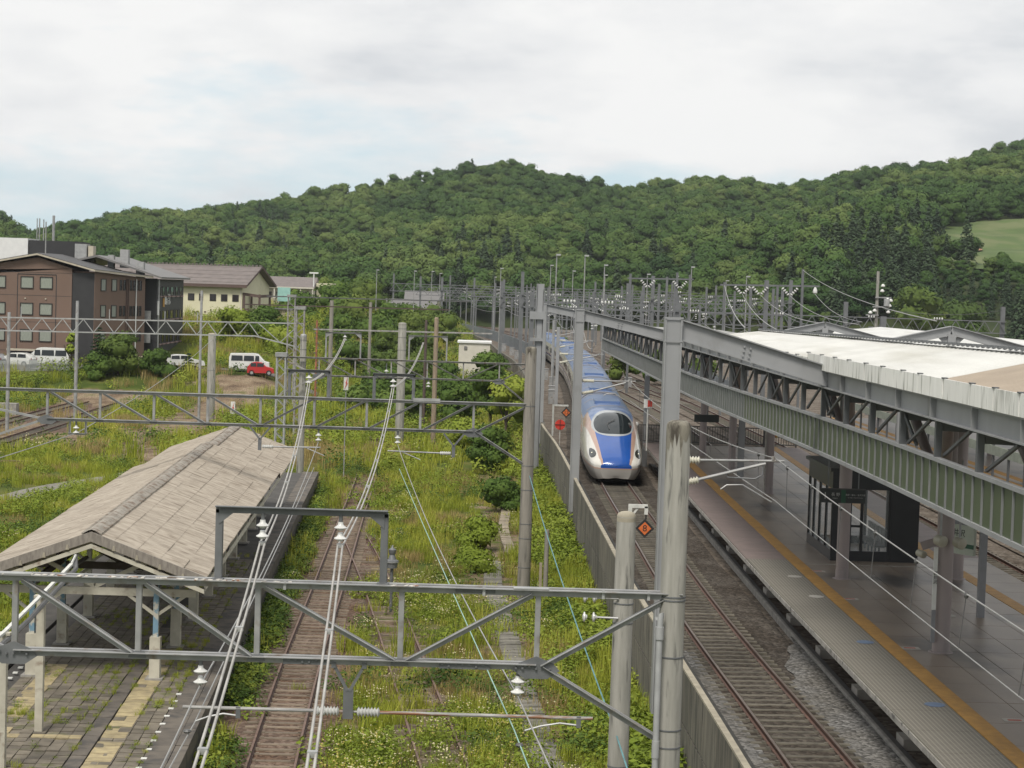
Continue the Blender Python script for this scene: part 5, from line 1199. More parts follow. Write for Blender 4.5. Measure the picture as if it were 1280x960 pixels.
mat('dash_white', (.62, .62, .58), (.48, .48, .45), .8, 6)
for k in range(11): oslab('edge_dash', 'dash_white', .86, 1.0, 43+.9*k, 43.16+.9*k, OZ+.014, .03)
for k in range(12): oslab('edge_dash', 'dash_white', 5.86, 6.0, 49+.75*k, 49.16+.75*k, OZ+.014, .03)
oslab('west_margin', 'old_asphalt', 6.4, 7.4, 30, 116, OZ-.01, .3)

# ------------------------------------------------------------------ old canopy: corrugated sheets on steel trusses
mat('asbestos', (.355, .315, .262), (.25, .217, .178), .95, 4.0, stretch=(.35, 2.2, 1), rand=.045, bump=.4, bscale=14, stain=((.16, .13, .10), 2.4, .54, .72))
mat('asbestos_ridge', (.31, .285, .245), (.22, .20, .17), .95, 2, bump=.5, stain=((.16, .12, .09), 3, .5, .62))
mat('old_cream', (.47, .445, .365), (.37, .345, .28), .75, 3, stain=((.20, .15, .11), 2.5, .58, .7))
mat('old_beam', (.10, .08, .07), (.07, .055, .048), .85, 3)
mat('post_blue', (.15, .26, .34), (.12, .205, .27), .7, 4, stain=((.42, .40, .34), 4, .52, .6))
mat('barge_board', (.245, .22, .19), (.17, .15, .13), .9, 4, stretch=(4, 1, 1))
oc = thing('old_canopy', 'old platform canopy with a weathered corrugated gable roof', 'canopy', (-11, 54, OZ))
def axis(y): return (-11.05)+(-12.85+11.05)*(y-54)/(97-54)
ZAP, ZEV, HW = 5.32, 4.10, 3.28
NR = 5; CY0, CY1, CYM = 53.2, 97.5, 84.0
def sheet(y0, y1, r0, r1, s, lift=0.):
    """one corrugated sheet between fractions r0..r1 of the slope, side s"""
    per = .20; n = max(2, int((y1-y0)/per)*2); P = [[], []]
    for i in range(n+1):
        y = y0+(y1-y0)*i/n
        for row, r_, e in ((P[0], r0, .0), (P[1], r1, .024)):
            row.append((axis(y)+s*HW*r_, y, ZAP+(ZEV-ZAP)*r_+lift+e+(.034 if i % 2 else -.034)))
    return MB().grid(P)
for s in (-1, 1):
    for k in range(NR):
        y = CY0
        r0, r1 = k/NR-(.01 if k else -.02), (k+1)/NR
        while y < CY1-.1:
            y1 = min(y+1.6, CYM if y < CYM-.1 else CY1); lift = .20 if y < CYM-.1 else -.0
            j = RNG.normal(0, .008); 
            if not (s == 1 and k == 0 and abs(y-CYM) < .2): sheet(y, y1+.02, r0, r1, s, lift+j).build('roof_sheet', 'asbestos', oc)
            else: sheet(y+.9, y1+.02, r0, r1, s, lift+j).build('roof_sheet', 'asbestos', oc)
            y = y1
y = CY0
while y < CY1-.1:
    y1 = min(y+1.5, CYM if y < CYM-.1 else CY1); lf = .20 if y < CYM-.1 else 0
    MB().grid([[(axis(q)+a, q, ZAP+lf+b) for a, b in ((-.26, -.055), (-.09, .05), (0, .075), (.09, .05), (.26, -.055))] for q in (y, y1)]).build('ridge_tile', 'asbestos_ridge', oc); y = y1
for s in (-1, 1): MB().add([(axis(CYM)+s*HW*r_, CYM+.02, ZAP+(ZEV-ZAP)*r_+d) for r_ in (.06, 1) for d in (-.05, .17)], [(0, 1, 3, 2)]).build('step_board', 'old_beam', oc)
tb = MB()
for q in np.arange(CY0+.05, CY1, .1): 
    lf = .20 if q < CYM else 0
    for s in (-1, 1): tb.box((axis(q)+s*.25, q, ZAP+lf-.045), (.07, .05, .05))
o = tb.build('ridge_knob', 'asbestos_ridge', oc); o['kind'] = 'stuff'
for s in (-1, 1):
    y0 = CY0-.06
    MB().prism([(axis(y0), ZAP+.22), (axis(y0)+s*(HW+.02), ZEV+.24), (axis(y0)+s*(HW+.02), ZEV-.04), (axis(y0), ZAP-.06)], y0-.03, y0+.03).build('barge_board', 'barge_board', oc)
    MB().prism([(axis(y0), ZAP-.125), (axis(y0)+s*(HW-.05), ZEV-.125), (axis(y0)+s*(HW-.05), ZEV-.24), (axis(y0), ZAP-.25)], y0+.0, y0+.09).build('verge_rafter', 'old_cream', oc)
    for q in range(1, 5): MB().prism([(axis(y0)+s*HW*q/5-.05, ZAP+(ZEV-ZAP)*q/5-.06), (axis(y0)+s*HW*q/5+.05, ZAP+(ZEV-ZAP)*q/5-.06), (axis(y0)+s*HW*q/5+.02, ZAP+(ZEV-ZAP)*q/5+.08), (axis(y0)+s*HW*q/5-.02, ZAP+(ZEV-ZAP)*q/5+.08)], y0-.06, y0-.032).build('sheet_clip', 'wall_cope', oc)
    MB().grid([[(axis(q)+s*(HW-.06), q, ZEV-.03), (axis(q)+s*(HW-.02), q, ZEV-.16), (axis(q)+s*(HW-.1), q, ZEV-.16)] for q in (CY0, CY1)]).build('eave_board', 'old_cream', oc)
ty = [54.0+4.85*i for i in range(9)]
for i, y in enumerate(ty):
    a = axis(y); m_ = 'old_cream' if i == 0 else 'old_beam'
    MB().beam((a-2.9, y, 3.72), (a+2.9, y, 3.72), .1, .22).build('tie_beam', m_, oc)
    for s in (-1, 1):
        MB().beam((a, y, 5.16), (a+s*3.0, y, 4.06), .09, .16).build('rafter', m_, oc); MB().beam((a, y, 3.85), (a+s*1.45, y, 4.58), .08, .12).build('strut', m_, oc)
        x = a+s*1.78
        MB().box((x, y, OZ+.62), (.30, .30, 1.24)).build('post_base', 'old_cream', oc); MB().box((x, y, OZ+2.0), (.15, .15, 1.7)).build('post', 'post_blue' if i < 2 else 'old_cream', oc)
        MB().beam((x, y, 3.05), (x+s*.85, y, 3.66), .07, .09).beam((x, y, 3.05), (x-s*.85, y, 3.66), .07, .09).build('knee', 'old_cream', oc)
        MB().box((x, y, OZ+.03), (.5, .5, .06)).build('footing', 'kerb_concrete', oc)
for s in (-1, 1):
    MB().beam((axis(54)+s*1.78, 53.6, 3.9), (axis(94)+s*1.78, 94, 3.9), .1, .2).build('plate_beam', 'old_beam', oc)
    for q in (.3, .62, .92): MB().beam((axis(CY0)+s*HW*q, CY0+.1, ZAP+(ZEV-ZAP)*q-.09), (axis(CY1)+s*HW*q, CY1-.1, ZAP+(ZEV-ZAP)*q-.09), .07, .1).build('purlin', 'old_beam', oc)
# cable trunking on slim posts leading under the canopy
ct = thing('cable_trunking', 'white cable trunking with black cables climbing over slim posts into the old canopy', 'trunking', (-11, 44, OZ))
for yq, zt in ((43.6, 4.35), (47.3, 4.62)): MB().box((-11.02, yq, (OZ+zt)/2), (.19, .19, zt-OZ)).box((-11.02, yq, zt+.03), (.34, .22, .06)).build('post', 'old_cream', ct)
MB().beam((-10.98, 36, 4.2), (-11.0, 43.6, 4.42), .09, .06).beam((-11.0, 43.6, 4.42), (-11.0, 47.3, 4.70), .09, .06).beam((-11.0, 47.3, 4.70), (-11.0, 50.6, 4.98), .09, .06).build('trunking', 'post_white', ct)
MB().pipe([(-10.88, 36, 4.06), (-10.88, 43.6, 4.28), (-10.88, 45.5, 4.38), (-10.88, 47.3, 4.56), (-10.88, 50.6, 4.86), (-11.2, 52.0, 5.0), (-11.6, 53.0, 4.5), (-11.4, 54.5, 4.6)], .065, 6).build('black_cable', 'wire_dark', ct, True)
MB().pipe([(-11.0, 50.6, 5.0), (-11.15, 51.8, 5.05), (-11.5, 52.8, 4.72), (-11.55, 54, 4.55)], .035, 6).build('white_cable', 'post_white', ct, True)
# ------------------------------------------------------------------ buildings up the slope on the left
mat('hotel_brown', (.165, .108, .082), (.145, .096, .073), .8, .5, stretch=(1, 1, .6), bump=.1, bscale=12)
mat('hotel_black', (.028, .028, .03), (.022, .022, .024), .7, 1)
mat('hotel_black2', (.048, .048, .049), (.040, .040, .041), .7, 1)
mat('roof_dark', (.062, .06, .06), (.046, .045, .045), .6, 2, stretch=(3, .4, 1)); mat('roof_grey', (.155, .15, .145), (.125, .12, .118), .55, 1.4, stretch=(.4, 3, 1))
mat('roof_brown', (.165, .14, .13), (.13, .11, .103), .6, 1.2); mat('fascia_beige', (.43, .39, .31), (.37, .33, .26), .7, 2); mat('fascia_brown', (.10, .065, .055), (.085, .055, .047), .7, 2)
mat('wall_cream', (.60, .57, .41), (.55, .52, .37), .8, .6, stain=((.47, .44, .31), .8, .6, .8)); mat('wall_white', (.55, .52, .45), (.49, .46, .40), .8, .8); mat('balcony', (.36, .32, .28), (.30, .265, .235), .8, 1.5)
mat('window_frame', (.022, .019, .018), (.018, .015, .014), .5, 3); mat('curtain', (.27, .29, .245), (.20, .215, .185), .35, 4, stretch=(8, 8, .6)); mat('pane_dark', (.035, .03, .032), (.025, .022, .024), .12, 3)
mat('sill_pink', (.32, .22, .21), (.26, .18, .17), .7, 3); mat('roof_metal', (.36, .36, .355), (.28, .28, .28), .45, 3, metal=.3); mat('box_white', (.66, .66, .645), (.60, .60, .59), .6, 1.5); mat('teal', (.30, .52, .47), (.25, .45, .41), .7, 2)
mat('tank_cream', (.52, .46, .32), (.46, .40, .28), .6, 2)
ht = thing('hotel', 'brown three storey hotel with a dark gable roof and a black bay', 'hotel', (-50, 213, 3))
def wdw(parent, x0, x1, y, z0, z1, m='curtain', fr=.09, dep=.10):
    f = MB().bx(x0-fr, x1+fr, y-dep, y+.05, z0-fr, z0).bx(x0-fr, x1+fr, y-dep, y+.05, z1, z1+fr).bx(x0-fr, x0, y-dep, y+.05, z0, z1).bx(x1, x1+fr, y-dep, y+.05, z0, z1).build('window', 'window_frame', parent)
    MB().bx(x0, x1, y-.035, y-.025, z0, z1).build('pane', m, f); return f
FY = 213.
MB().bx(-68, -46.9, FY, FY+9, 2, 12.9).prism([(-68, 12.9), (-46.9, 12.9), (-46.9, 13.75), (-50.7, 14.9), (-68, 11.9)], FY, FY+9).build('wall', 'hotel_brown', ht)
MB().bx(-46.9, -44.35, FY+.12, FY+9, 2, 13.3).build('black_bay', 'hotel_black', ht)
# the wing runs back obliquely behind the black bay
WA, WB = Vector((-44.35, FY+.1, 0)), Vector((-40.35, FY+9.4, 0)); WD = (WB-WA).normalized(); WN = Vector((WD.y, -WD.x, 0)); WLEN = (WB-WA).length
def onwall(A, D, Nn, u0, u1, z0, z1, d0, d1):
    return MB().add([tuple(A+D*u+Nn*d+Vector((0, 0, z))) for z in (z0, z1) for d in (d0, d1) for u in (u0, u1)], [(0, 2, 3, 1), (4, 5, 7, 6), (0, 1, 5, 4), (2, 6, 7, 3), (0, 4, 6, 2), (1, 3, 7, 5)])
def wall_window(parent, A, D, Nn, u0, u1, z0, z1, m='curtain', fr=.09):
    b = onwall(A, D, Nn, u0-fr, u1+fr, z0-fr, z0, -.02, .07)
    for q in ((u0-fr, u1+fr, z1, z1+fr), (u0-fr, u0, z0, z1), (u1, u1+fr, z0, z1)): t = onwall(A, D, Nn, *q, -.02, .07); b.add(t.v, t.f)
    f = b.build('window', 'window_frame', parent); onwall(A, D, Nn, u0, u1, z0, z1, .01, .02).build('pane', m, f); return f
MB().add([tuple(WA+WD*u+WN*d+Vector((0, 0, z))) for d in (-4, 0) for u, z in ((0, 2), (WLEN, 2), (WLEN, 12.98), (0, 13.5))], [(0, 1, 2, 3), (7, 6, 5, 4), (0, 4, 5, 1), (1, 5, 6, 2), (2, 6, 7, 3), (3, 7, 4, 0)]).build('wing_wall', 'hotel_brown', ht)
for z in (4.35, 7.6, 10.6, 13.2): MB().bx(-68, -46.9, FY-.012, FY, z-.02, z+.02).build('wall_joint', 'hotel_black', ht)
for x in (-53.0, -48.65): MB().bx(x-.04, x+.04, FY-.03, FY-.013, 3, 12.95).build('wall_groove', 'hotel_black', ht)
MB().bx(-53.0, -48.65, FY-.045, FY-.013, 12.95, 13.03).build('wall_groove', 'hotel_black', ht)
E0 = [(-68, FY-.6, 11.6), (-50.73, FY-.6, 15.16), (-44.2, FY-.6, 13.5), (-39.55, FY+9.8, 12.98)]; E1 = [(-68, FY+12, 11.6), (-50.73, FY+12, 15.2), (-43.5, FY+12, 13.5), (-40.2, FY+12, 13.02)]
up_ = lambda P, h: [(x, y, z+h) for x, y, z in P]
MB().grid([up_(E0, .26), up_(E1, .26)]).grid([E0, E1]).grid([E0, up_(E0, .26)]).grid([E1, up_(E1, .26)]).build('roof', 'roof_dark', ht)
out_ = lambda P, d: [(x+(d if i == 3 else d*.5 if i == 2 else 0), y-d, z) for i, (x, y, z) in enumerate(P)]
MB().grid([out_(E0, .03), out_(up_(E0, .19), .03)]).grid([out_(E0, .07), out_(up_(E0, .19), .07)]).grid([out_(up_(E0, .19), .03), out_(up_(E0, .19), .07)]).build('fascia', 'fascia_beige', ht)
for zt in (12.65, 9.67, 6.69):
    for x0, x1 in ((-60.3, -59.0), (-58.1, -56.8), (-55.7, -54.4), (-52.57, -51.29), (-50.41, -49.13)): wdw(ht, x0, x1, FY, zt-1.2, zt)
    for u in (1.25, 3.35): wall_window(ht, WA, WD, WN, u, u+.85, zt-1.25, zt-.02)
    for u in (4.95, 5.65, 7.0, 7.65, 8.3, 8.95): wall_window(ht, WA, WD, WN, u, u+.34, zt-1.15, zt-.05, 'pane_dark', .05)
for u, m_ in ((6.25, 'fascia_brown'), (6.6, 'fascia_brown'), (8.15, 'box_white')): p_ = WA+WD*u+WN*.1; MB().tube((p_.x, p_.y, 2.4), (p_.x, p_.y, 12.8), .07, 6).build('downpipe', m_, ht)
for x in (-52.1, -49.8): MB().box((x, FY-.06, 10.25), (.16, .1, .14)).build('vent_cap', 'fascia_beige', ht)
ld = thing('roof_plant', 'white and black box screens with aerials on the brown hotel roof', 'roof plant', (-52, 226, 14))
MB().bx(-60.4, -55.6, 228, 234, 12, 17.3).build('white_box', 'box_white', ld); MB().bx(-55.55, -49.4, 228.2, 234, 12, 17.1).build('black_box', 'hotel_black', ld)
MB().bx(-49.5, -48.1, 226, 228, 14, 16.8).build('chiller', 'roof_metal', ld); MB().bx(-47.9, -47.3, 226, 227.5, 14, 16.6).build('chiller', 'fascia_beige', ld)
for x, z, r in ((-55.0, 19.8, .06), (-54.7, 19.8, .08), (-54.2, 19.7, .07), (-53.0, 20.2, .16)): MB().tube((x, 230, 16.5), (x, 230, z), r, 8).build('aerial', 'galv', ld)
MB().tube((-50.5, 215.4, 14.6), (-50.5, 215.4, 19.0), .07, 8).build('aerial', 'galv', ld)
bh = thing('hotel', 'black hotel block with a grey roof and a white lettered sign', 'hotel', (-39, 225, 3))
MB().bx(-45, -39.25, 224.2, 243.5, 2.5, 12.9).build('wall', 'hotel_black2', bh); MB().bx(-41.0, -39.22, 224.0, 224.2, 2.5, 12.95).build('end_wall', 'hotel_black', bh)
MB().prism([(-46.2, 15.25), (-38.5, 12.95), (-38.5, 13.15), (-46.2, 15.5)], 222.6, 244.2).build('roof', 'roof_grey', bh); MB().prism([(-46.2, 15.25), (-46.2, 15.5), (-54, 13.6), (-54, 13.4)], 222.6, 244.2).build('roof', 'roof_grey', bh)
MB().tube((-39.15, 224.6, 2.5), (-39.15, 224.6, 12.8), .15, 8).build('corner_pole', 'roof_metal', bh); MB().bx(-39.35, -39.0, 224.3, 224.45, 8.6, 10.3).build('corner_sign', 'box_white', bh)
BA, BD, BN = Vector((-39.25, 224.2, 0)), Vector((0, 1, 0)), Vector((1, 0, 0))
for zt in (11.95, 9.1, 6.2):
    for u, w2 in ((1.6, .7), (3.6, 1.6), (6.6, 1.5), (9.4, 2.2), (13.2, 1.6), (16.4, 1.6)):
        f = wall_window(bh, BA, BD, BN, u, u+w2, zt-.95, zt, 'pane_dark', .07); onwall(BA, BD, BN, u-.1, u+w2+.1, zt-1.2, zt-1.06, 0, .22).build('sill', 'sill_pink', f)
sgn = thing('hotel_sign', 'white letters with an amber bar on the black hotel wall', 'sign', (-39.2, 230, 10))
mat('sign_amber', (.50, .27, .06), (.42, .22, .05), .6, 3)
onwall(BA, BD, BN, 3.9, 4.7, 9.55, 10.6, .02, .12).build('amber_bar', 'sign_amber', sgn); onwall(BA, BD, BN, 5.3, 6.0, 9.85, 10.75, .02, .1).build('letter_bar', 'box_white', sgn)
text('letters', 'ホテル', 1.05, 'box_white', sgn, (-39.2, 224.2+7.7, 10.15), (R(90), 0, R(90)), .02); text('letters', '軽井沢', .5, 'box_white', sgn, (-39.2, 224.2+8.2, 10.85), (R(90), 0, R(90)), .02)
for x, z, w_ in ((-43.6, 16.3, 1.0), (-41.7, 14.9, .9), (-45.2, 15.6, .7)): MB().bx(x-w_/2, x+w_/2, 226, 227, z-2.2, z).build('chimney', 'roof_metal', bh)
for z in (5.3, 8.0): MB().bx(-41.0, -39.8, 223.2, 223.5, z, z+1.1).build('balcony_front', 'roof_metal', bh)
tk = thing('storage_tank', 'cream round tank standing beside the hotel corner', 'tank', (-38.3, 211, 3)); MB().lathe((-38.3, 211, 2.6), [(.62, 0), (.62, 1.45), (.5, 1.55), (.05, 1.6)], 16).build('drum', 'tank_cream', tk, True)
cb = thing('cream_building', 'cream two storey building with a brown tiled roof and gable end', 'building', (-35, 270, 6))
O = Vector((-35.1, 270, 0)); U = Vector((-.979, .204, 0)); V = Vector((.204, .979, 0))
cp_ = lambda u, v, z: O+U*u+V*v+Vector((0, 0, z))
def cbx(u0, u1, v0, v1, z0, z1): return MB().add([cp_(u, v, z) for z in (z0, z1) for v in (v0, v1) for u in (u0, u1)], [(0, 2, 3, 1), (4, 5, 7, 6), (0, 1, 5, 4), (2, 6, 7, 3), (0, 4, 6, 2), (1, 3, 7, 5)])
CW, CD = 26., 12.
b = cbx(0, CW, 0, CD, 4, 12.45); b.add([cp_(0, 0, 12.45), cp_(0, CD, 12.45), cp_(0, CD/2, 14.9)], [(0, 1, 2)]); b.build('wall', 'wall_cream', cb)
for v0, z0, v1, z1 in ((-.7, 12.25, CD/2, 15.0), (CD+.7, 12.25, CD/2, 15.0)):
    MB().add([cp_(u, v, z) for u in (-.9, CW) for v, z in ((v0, z0), (v1, z1), (v1, z1+.2), (v0, z0+.2))], [(0, 1, 2, 3), (7, 6, 5, 4), (0, 4, 5, 1), (1, 5, 6, 2), (2, 6, 7, 3), (3, 7, 4, 0)]).build('roof', 'roof_brown', cb)
for k in range(5):
    q = (k+.6)/5; MB().add([cp_(u, -.7+(CD/2+.7)*q+d, 12.48+2.75*q+h) for u in (-.9, CW) for d, h in ((0, 0), (.10, .12), (.2, .06))], [(0, 1, 4, 3), (1, 2, 5, 4)]).build('roof_step', 'roof_brown', cb)
sg_ = MB()
for k in range(46): q = cp_(-.6+k*.58, CD/2, 15.32); sg_.box(q, (.3, .3, .22))
o = sg_.build('ridge_tile', 'roof_brown', cb); o['kind'] = 'stuff'
cbx(-.9, CW, -.78, -.7, 12.05, 12.5).build('fascia', 'fascia_brown', cb)
MB().add([cp_(-.95, v, z) for v, z in ((-.7, 12.2), (CD/2, 14.95), (CD/2, 15.3), (-.7, 12.55))], [(0, 1, 2, 3)]).build('verge_board', 'fascia_brown', cb); MB().add([cp_(-.95, v, z) for v, z in ((CD+.7, 12.2), (CD/2, 14.95), (CD/2, 15.3), (CD+.7, 12.55))], [(0, 1, 2, 3)]).build('verge_board', 'fascia_brown', cb)
for u in (1.0, 2.7, 4.4, 6.2, 7.7):
    wd_ = .3 if u == 6.2 else .48; f = cbx(u-wd_, u+wd_, -.06, .02, 10.05, 11.05).build('window', 'window_frame', cb); cbx(u-wd_+.1, u+wd_-.1, -.08, -.062, 10.12, 10.98).build('pane', 'pane_dark', f)
for u in np.arange(5.4, 7.8, .6): cbx(u, u+.28, -.05, .02, 8.35, 8.55).build('wall_vent', 'fascia_brown', cb)
cbx(.15, .3, -.1, -.02, 6, 12.3).build('downpipe', 'wall_white', cb)
st_ = thing('entrance_frame', 'dark brown timber entrance frame on the gable side of the cream building', 'porch', (-33, 270, 6))
for u, v in ((-.2, .2), (-.3, 3.2), (-2.4, .6), (-2.4, 5.2)): q = cp_(u, v, 0); MB().box((q.x, q.y, 8.6), (.3, .3, 5.2)).build('post', 'fascia_brown', st_)
MB().beam(cp_(0, .2, 11.2), cp_(-2.6, .6, 10.9), .3, .4).beam(cp_(-2.4, .4, 10.9), cp_(-2.4, 5.2, 11), .3, .4).beam(cp_(0, .2, 9), cp_(-2.4, .6, 9), .2, .25).build('beam', 'fascia_brown', st_)
th_ = thing('annex', 'pale orange low annex with a teal panel behind the cream building', 'building', (-31, 285, 6)); MB().bx(-32.4, -29.6, 284, 290, 5, 8.9).build('wall', 'tank_cream', th_); MB().bx(-31.6, -29.7, 283.8, 283.95, 10.2, 12.3).build('teal_panel', 'teal', th_); MB().bx(-32.6, -29.5, 283.7, 290, 8.9, 9.1).build('roof', 'roof_grey', th_)
wb_ = thing('apartment_block', 'white balcony building with a brown grey roof and a flat white annex', 'building', (-36, 340, 8))
MB().bx(-41, -31.4, 341.5, 352, 6, 12.3).build('wall', 'wall_white', wb_); MB().prism([(340.2, 12.3), (346.5, 14.2), (352.8, 12.3)], -41.2, -31.3, 'yz').build('roof', 'roof_brown', wb_)
for z in (9.2, 12.1): MB().bx(-41, -31.4, 340.2, 341.5, z, z+.25).build('floor_slab', 'wall_white', wb_)
MB().bx(-40.9, -31.6, 340.25, 340.3, 9.45, 10.3).build('railing', 'balcony', wb_)
for x in (-40.9, -38.5, -36.2, -33.8, -31.6): MB().bx(x-.1, x+.1, 340.3, 340.5, 6.5, 12.1).build('column', 'wall_white', wb_)
for x in (-40, -37.6, -35.3, -33.0):
    f = MB().bx(x-.7, x+.9, 341.4, 341.52, 9.5, 11.4).build('window', 'window_frame', wb_); MB().bx(x-.62, x+.1, 341.37, 341.39, 9.55, 11.3).build('pane', 'curtain', f)
MB().bx(-31.2, -28.2, 343, 350, 7, 13.2).build('annex_wall', 'wall_cream', wb_); MB().bx(-40, -34, 340, 340.1, 7.4, 8.5).build('teal_awning', 'teal', wb_)
MB().tube((-31.5, 341, 12), (-31.5, 341, 15), .12, 6).box((-31.5, 341, 15), (1.6, .3, .25)).build('floodlight_mast', 'box_white', wb_)
eb = thing('equipment_hut', 'white flat roofed equipment building beside the express viaduct', 'building', (-1.5, 250, 0))
MB().bx(-3.6, .55, 250, 256, 0, 5.75).build('wall', 'wall_white', eb); MB().bx(-3.8, .75, 249.8, 256.2, 5.75, 5.98).build('roof', 'box_white', eb); MB().bx(-2.9, -2.5, 249.86, 249.97, 4.9, 5.3).build('vent', 'roof_grey', eb); MB().bx(-.5, .2, 249.9, 249.99, 1.5, 3.6).build('door', 'balcony', eb)
hs = thing('house', 'small far house with a pale roof under the hill', 'house', (-40, 520, 4)); MB().bx(-22, -13, 520, 528, 3, 9.5).build('wall', 'wall_cream', hs); MB().prism([(519, 9.5), (524, 12.2), (529, 9.5)], -23, -12, 'yz').build('roof', 'roof_grey', hs)
hs = thing('house', 'long low far house with grey roof left of the masts', 'house', (-25, 430, 4)); MB().bx(-23.5, -12, 430, 437, 3.5, 8.3).build('wall', 'wall_white', hs); MB().prism([(429, 8.3), (433.5, 10.3), (438, 8.3)], -24, -11.5, 'yz').build('roof', 'roof_grey', hs)

# ------------------------------------------------------------------ car park, cars
pk = structure(MB().grid([[(x, y, gz(x, y)+.08) for x in np.linspace(-66, -44, 12)] for y in np.linspace(203, 212.9, 6)]).build('car_park', 'asphalt', fixn=False))
rd = structure(MB().grid([[(x, y, gz(x, y)+.08) for x in np.linspace(-40, -18, 14)] for y in np.linspace(207.5, 212, 4)]).build('road', 'asphalt', fixn=False))
paint('car_white', (.62, .62, .60)); paint('car_silver', (.30, .31, .32)); paint('car_red', (.42, .02, .02)); paint('car_dark', (.02, .022, .028)); mat('tyre', (.02, .02, .02), (.015, .015, .015), .9, 5); mat('car_glass', (.02, .024, .028), (.015, .018, .02), .06, 3); mat('lamp_red', (.3, .01, .01), (.25, .01, .01), .3, 3)
def carv(label, x, y, yaw, prof, L_, W_, m, glass_z, low=None, group=None):
    """prof: side outline (fraction along, height); glass_z: (z0, z1, f0, f1)"""
    z = gz(x, y)+.1; c = thing('parked_car', label, 'car', (x, y, z), group); ca, sa = math.cos(yaw), math.sin(yaw)
    Wp = lambda u, v, h: (x+u*ca-v*sa, y+u*sa+v*ca, z+h)
    rows = []
    for s in (-1, -.96, .96, 1):
        rows.append([Wp((f-.5)*L_, s*W_/2*(1-.10*max(0, h-.9)), h*(1 if abs(s) < 1 else .985)) for f, h in prof])
    b = MB().grid(rows); n = len(prof); b.f.append(tuple(range(n))); b.f.append(tuple(range(3*n, 4*n))[::-1]); b.build('body', m, c, True)
    if low: MB().add([Wp(u*L_, v*(W_/2+.012), h) for v in (-1, 1) for u, h in ((-.49, .35), (.49, .35), (.49, low), (-.49, low))], [(0, 1, 2, 3), (4, 5, 6, 7), (1, 5, 6, 2), (0, 4, 7, 3)]).build('lower_body', 'car_red', c)
    z0, z1, spans = glass_z
    for s in (-1, 1):
        for f0, f1 in spans: MB().add([Wp((f-.5)*L_, s*(W_/2*(1-.10*max(0, h-.9))+.012), h) for f, h in ((f0, z0), (f1, z0), (f1-.01, z1), (f0+.01, z1))], [(0, 1, 2, 3)]).build('window', 'car_glass', c)
    for f in (.17, .81):
        for s in (-1, 1):
            t = MB(); q = Wp((f-.5)*L_, s*(W_/2-.1), .31); d = Vector((-sa, ca, 0)); t.pipe([Vector(q)-d*.1, Vector(q)+d*.1], .31, 14); w_ = t.build('wheel', 'tyre', c, True); h_ = MB().pipe([Vector(q)-d*.11, Vector(q)+d*.11], .17, 10).build('rim', 'roof_metal', w_)
    for s in (-1, 1): MB().add([Wp(-.503*L_, s*W_*.40+e, h) for e in (-.1, .1) for h in (.75, 1.0)], [(0, 1, 3, 2)]).build('tail_light', 'lamp_red', c)
    return c
VAN = [(0, .3), (.0, 1.5), (.03, 1.93), (.62, 1.98), (.70, 1.9), (.86, 1.15), (.985, 1.0), (1, .55), (1, .3)]
SED = [(0, .3), (0, .85), (.03, 1.0), (.14, 1.35), (.28, 1.48), (.52, 1.46), (.70, 1.02), (.97, .82), (1, .5), (1, .3)]
carv('white minibus parked nose left in front of the brown hotel', -47.9, 206.3, math.pi+.02, VAN, 4.9, 1.9, 'car_white', (1.12, 1.72, ((.05, .30), (.32, .60), (.62, .76))))
carv('white hatchback parked in front of the minibus', -51.0, 204.4, math.pi-.2, SED, 4.4, 1.75, 'car_white', (.98, 1.36, ((.12, .34), (.36, .62))))
carv('silver car half under the dark carport roof', -54.0, 204.0, math.pi-.3, SED, 4.4, 1.75, 'car_silver', (.98, 1.36, ((.12, .34), (.36, .62))))
carv('white wagon parked beyond the concrete pole', -25.9, 207.0, .05, VAN, 4.4, 1.8, 'car_white', (1.15, 1.72, ((.05, .34), (.36, .62), (.64, .75))))
carv('small red car in front of the white wagon', -24.4, 204.6, .1, SED, 2.9, 1.5, 'car_red', (.98, 1.36, ((.12, .34), (.36, .62))))
carv('white car among the bushes below the white building, left one', -35.2, 300, .2, SED, 4.5, 1.8, 'car_white', (.98, 1.36, ((.12, .34), (.36, .62))))
carv('white minivan among the bushes below the white building', -31.6, 300, 2.9, VAN, 4.6, 1.8, 'car_white', (1.12, 1.72, ((.05, .30), (.32, .60), (.62, .76))))
carv('dark car seen between the bush and the little spruce', -35.6, 209, .4, SED, 4.3, 1.75, 'car_dark', (.98, 1.36, ((.12, .34), (.36, .62))))
carv('white car at the road just right of the dark car', -33.5, 209.4, .4, SED, 4.3, 1.75, 'car_white', (.98, 1.36, ((.12, .34), (.36, .62))))
cpt = thing('carport', 'dark roofed carport at the left edge in front of the hotel', 'carport', (-58, 202, 3)); zc = gz(-57, 202)
MB().prism([(-62, zc+2.2), (-56, zc+2.7), (-52.6, zc+2.15), (-52.6, zc+2.28), (-56, zc+2.85), (-62, zc+2.35)], 199.6, 204).build('roof', 'roof_dark', cpt)
for x in (-60, -56.4, -53.2): MB().bx(x-.1, x+.1, 199.9, 200.1, zc-1, zc+2.3).build('post', 'fascia_brown', cpt)
fn = thing('chain_fence', 'low silver wire fence edging the car park', 'fence', (-50, 202.4, 3))
glass('mesh_fence', (.40, .42, .42), .45, .6)
for i in range(12):
    x0, x1 = -58.5+i*1.2, -57.3+i*1.2; y0, y1 = 200.5+i*.22, 200.7+i*.22; z0, z1 = gz(x0, y0), gz(x1, y1); MB().tube((x0, y0, z0-.2), (x0, y0, z0+1.25), .04, 6).build('fence_post', 'galv', fn); MB().add([(x0, y0, z0), (x1, y1, z1), (x1, y1, z1+1.15), (x0, y0, z0+1.15)], [(0, 1, 2, 3)]).build('fence_mesh', 'mesh_fence', fn)
